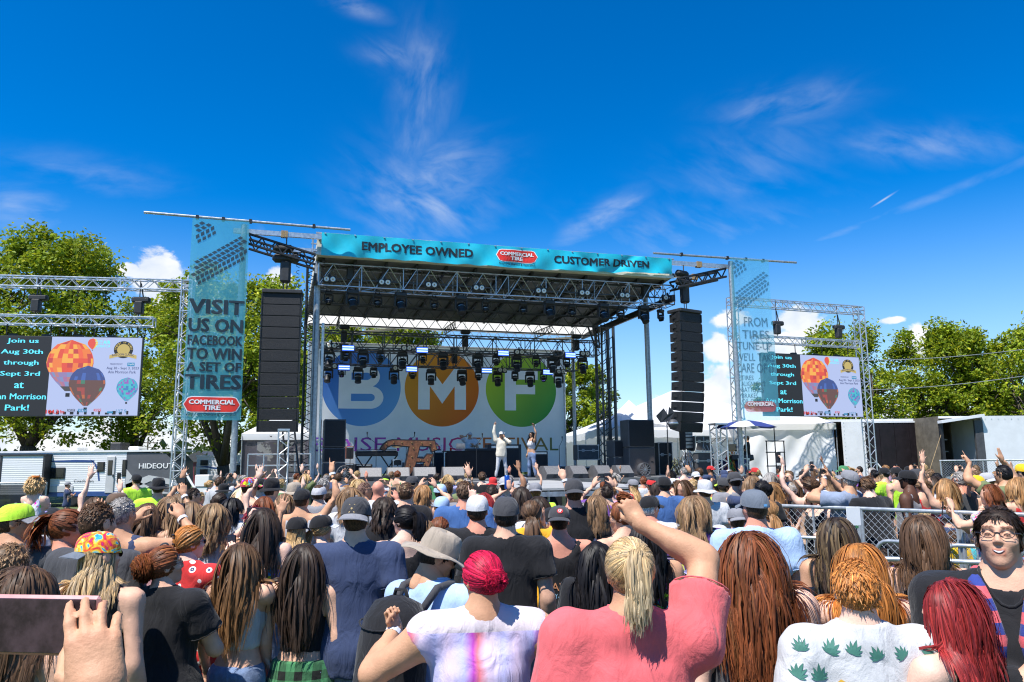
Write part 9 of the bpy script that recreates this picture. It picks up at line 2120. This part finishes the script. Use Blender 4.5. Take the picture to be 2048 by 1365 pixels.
# ------------------------------------------------------------------ performers and crew
def performers():
 P = person
 def mic(o, B, sh, i=0):
  S0, E, T, fd, pd, k = B.arm[i]; yaw = o.rotation_euler.z; Rz = rotz(yaw); pn = nrm(pd-fd*(pd @ fd)); c = T+fd*.075+pn*.035; W = Rz @ c+np.array(o.location)
  return W, Rz
 def put_mic(key, i, dr, label):
  o, B, sh = PEOPLE[key]; W, Rz = mic(o, B, sh, i); d = nrm(np.array(dr)); m = thing('microphone', label, 'microphone', W)
  MB().tube(-d*.10, d*.09,.012,8,.016).build('handle', M_BLACKM, m); c = MB(); q = Vector(d).to_track_quat('Z', 'Y').to_matrix(); c.lathe([(.012,.08),(.024,.095),(.026,.115),(.018,.135),(.0,.142)], 10,(0,0,0), q, False); c.build('head', M_STEEL, m, True)
 p = SL(.02,1.0, DECK)
 P(1003,865,29, 'singer in white trousers and cream shirt, arm thrust up, on stage', H=1.70, loc=tuple(p), yaw=math.pi+.35, hy=-.3, skin='olive', hair=('buzz', 'dark'), hat=('cap', 'white'), top=('long', cloth('cream', (.68,.62,.50))), bottom='white', w=1.12, glasses='sun',
 arms=(((-.08,.10,.045),(.9,.2,-.8),(-.3,.1,.9),(-.3,-.9,0), 'grip'),((.03,.02,.32),(1,-.2,0),(0,.1,1),(-.3,.9,0), 'point')), stance=2.1, q=2, key='singer', group='performers on the stage')
 put_mic('singer', 0,(.35,-.25,.75), 'dark microphone at the mouth of the singer in white')
 p = SL(1.22,1.05, DECK)
 P(1060,868,30, 'performer in torn light jeans and white vest lifting a microphone', H=1.70, fem=True, loc=tuple(p), yaw=math.pi-.9, skin='olive', hair=('long', 'black', {'length': .45}), top=('crop', 'white'), bottom='denim', glasses='sun', arms=(((.04,.06,.30),(1,0,0),(.1,.1,1),(0,1,0), 'grip'), 'down'), stance=1.9, q=2, key='perf2', group='performers on the stage', hem=.62)
 put_mic('perf2', 0,(.7,0,-.3), 'dark microphone lifted high by the performer in jeans')
 s_ = sp(940,900,3.5)[0]; p = SL(s_, 3.5, DECK)
 P(940,870,31, 'dj in white t-shirt and white cap behind the black table', H=1.78, loc=tuple(p), yaw=math.pi+.2, w=1.1, skin='olive', hair=('buzz', 'dark'), hat=('cap', 'white'), top=('tee', 'white'), bottom='black', arms=('chest', ((-.03,.04,.09),(1,0,-.6),(-.4,.2,.8),(-.8,0,0), 'relax')), q=1, key='dj', group='performers on the stage')
 p = SL(sp(1497,900,.9)[0], 1.0,1.22)
 P(1497,862,31, 'crew member in black polo and cap at the mixing position', H=1.75, loc=tuple(p), yaw=1.3, skin='tan', hair=('short', 'dark'), hat=('cap', 'black'), top=('tee', 'black'), bottom='black', arms=('chest', 'chest'), q=0, group='crew behind the stage')
 q = at(1942,900,39.2)
 P(1942,872,39, 'crew member in dark clothes standing inside the open trailer', H=1.75, loc=(q.x, q.y, 1.15), yaw=1.2, skin='tan', hair=('short', 'dark'), hat=('cap', 'brown'), top=('tee', 'black'), bottom='black', q=0, group='crew behind the stage')
 o, B, sh = PEOPLE['can']; W, Rz = mic(o, B, sh, 0); c = thing('drink_can', 'tall blue drink can held aloft before the stage', 'can', W); MB().lathe([(.028,-.085),(.033,-.075),(.033,.07),(.027,.085)], 14).build('body', mat('can_blue', (.02,.10,.45),.3,.5,.1,10), c, True); MB().lathe([(.027,.085),(.029,.088),(.024,.086)], 14).build('lid', M_ALU, c)
 o, B, sh = PEOPLE['cup']; W, Rz = mic(o, B, sh, 0); c = thing('cup', 'clear cup with green band held at the fence', 'cup', W); MB().lathe([(.03,-.07),(.045,.06),(.048,.062)], 14).build('body', mat('cup_clear', (.55,.6,.58),.2,0,.05,5), c, True); MB().lathe([(.046,.03),(.05,.06),(.047,.065)], 14, cap=False).build('band', kcloth('green'), c)
performers()
# ------------------------------------------------------------------ crowd barriers at the right
M_FENCE = mat('galvanised_barrier', (.45,.48,.50),.42,.6,.15,15)
def chain_link(mb, L, z0, z1, pitch=.085, r=.0028):
 h = z1-z0; n = int(L/pitch)+int(h/pitch)+2
 for sg in (1,-1):
  for k in range(-int(h/pitch)-1, int(L/pitch)+2):
   x0 = k*pitch if sg > 0 else k*pitch+h; x1 = x0+sg*h; a, b = (x0, z0),(x1, z1)
   lo, hi = 0.0,1.0
   dx = x1-x0
   t0, t1 = sorted(((0-x0)/dx, (L-x0)/dx)); lo, hi = max(lo, t0), min(hi, t1)
   if hi-lo < .02: continue
   mb.tube((x0+dx*lo, .004*sg, z0+h*lo),(x0+dx*hi, .004*sg, z0+h*hi), r, 3, None, False)
 return mb
def fence_panel(A_, B_, h, label):
 d = Vector((B_[0]-A_[0], B_[1]-A_[1], 0)); L = d.length; o = thing('chain_link_fence', label, 'fence', (A_[0], A_[1], gz(A_[1])), math.atan2(d.y, d.x), 'chain-link panels along the walkway')
 MB().tube((0,0, h),(L, 0, h),.024,10).build('top_rail', M_FENCE, o); MB().tube((0,0,.1),(L, 0,.1),.02,8).build('bottom_rail', M_FENCE, o)
 for x in (.02, L-.02): MB().tube((x, 0,0),(x, 0, h),.024,10).build('post', M_FENCE, o)
 MB().tube((L/2,0,.1),(L/2,0, h),.016,8).build('post', M_FENCE, o)
 tag(chain_link(MB(), L-.04,.1, h).build('wire_mesh', M_FENCE, o), kind='stuff')
def rack(A_, B_, label, h=1.22):
 d = Vector((B_[0]-A_[0], B_[1]-A_[1], 0)); L = d.length; o = thing('crowd_barrier', label, 'barrier', (A_[0], A_[1], gz(A_[1])), math.atan2(d.y, d.x), 'steel crowd barriers along the walkway')
 r = .14; P = [(0,0,.2),(0,0, h-r)]+[(r-r*math.cos(a),0, h-r+r*math.sin(a)) for a in np.linspace(.2, math.pi/2,5)]; P2 = [(L-x, y, z) for x, y, z in P[::-1]]
 MB().path(P+P2,.021,8).build('frame', M_FENCE, o, True); MB().tube((0,0,.22),(L, 0,.22),.019,8).build('bottom_rail', M_FENCE, o)
 n = int(L/.125)
 for k in range(1, n): MB().tube((L*k/n, 0,.22),(L*k/n, 0, h-.01 if .14 < L*k/n < L-.14 else h-.08),.008,6).build('bar', M_FENCE, o)
 for x in (.25, L-.25): MB().box((x, 0,.03),(.06,.55,.03)).build('foot', M_FENCE, o); MB().tube((x, 0,.03),(x, 0,.22),.018,6).build('foot', M_FENCE, o)
def barriers():
 g = lambda px, d: (at(px, 930, d).x, d)
 F = [(1405,11.3),(1535,10.6),(1712,9.7),(1908,8.8),(2140,8.0)]
 names = ['chain-link panel nearest the runway', 'chain-link panel under the golden long hair', 'chain-link panel under the faded blue and black shirts', 'chain-link panel at the far right']
 for i in range(4): fence_panel(g(*F[i]), g(*F[i+1]),1.48, names[i])
 R1 = [((1290,9.6),(1405,9.4)),((1410,9.4),(1524,9.1)),((1527,9.1),(1655,8.7)),((1738,8.5),(1862,8.0)),((1868,8.0),(2010,7.6)),((2016,7.6),(2180,7.1))]
 n1 = ['barrier nearest the runway corner', 'barrier behind the purple plaid shirt', 'barrier behind the light blue shirt', 'inner barrier behind the sleek brown hair', 'inner barrier left of the smiling face', 'inner barrier cut by the right edge']
 for (a, b), lb in zip(R1, n1): rack(g(*a), g(*b), 'steel crowd '+lb)
 R2 = [((1560,7.2),(1690,7.0)),((1696,7.0),(1838,6.75)),((1845,6.75),(1998,6.5)),((2004,6.5),(2170,6.2))]
 n2 = ['front barrier beside the light blue shirt', 'front barrier over the copper hair', 'front barrier left of the black bandana shirt', 'front barrier cut by the right edge']
 for (a, b), lb in zip(R2, n2): rack(g(*a), g(*b), 'steel crowd '+lb)
 q = at(1707,1033,8.75); s = thing('placard', 'blank white placard tied to the barrier with a green tie', 'sign', (q.x, q.y, q.z-.13), R(12)); MB().bev((0,0,.13),(.17,.006,.20),.002).build('board', M_SIGNPAPER, s); MB().box((.03,-.006,.015),(.03,.01,.025)).build('tie', kcloth('green'), s)
 fence_panel((at(1880,930,27).x, 27),(at(2060,930,25).x, 25),1.9, 'slanting chain-link panel in front of the white trailer')
barriers()
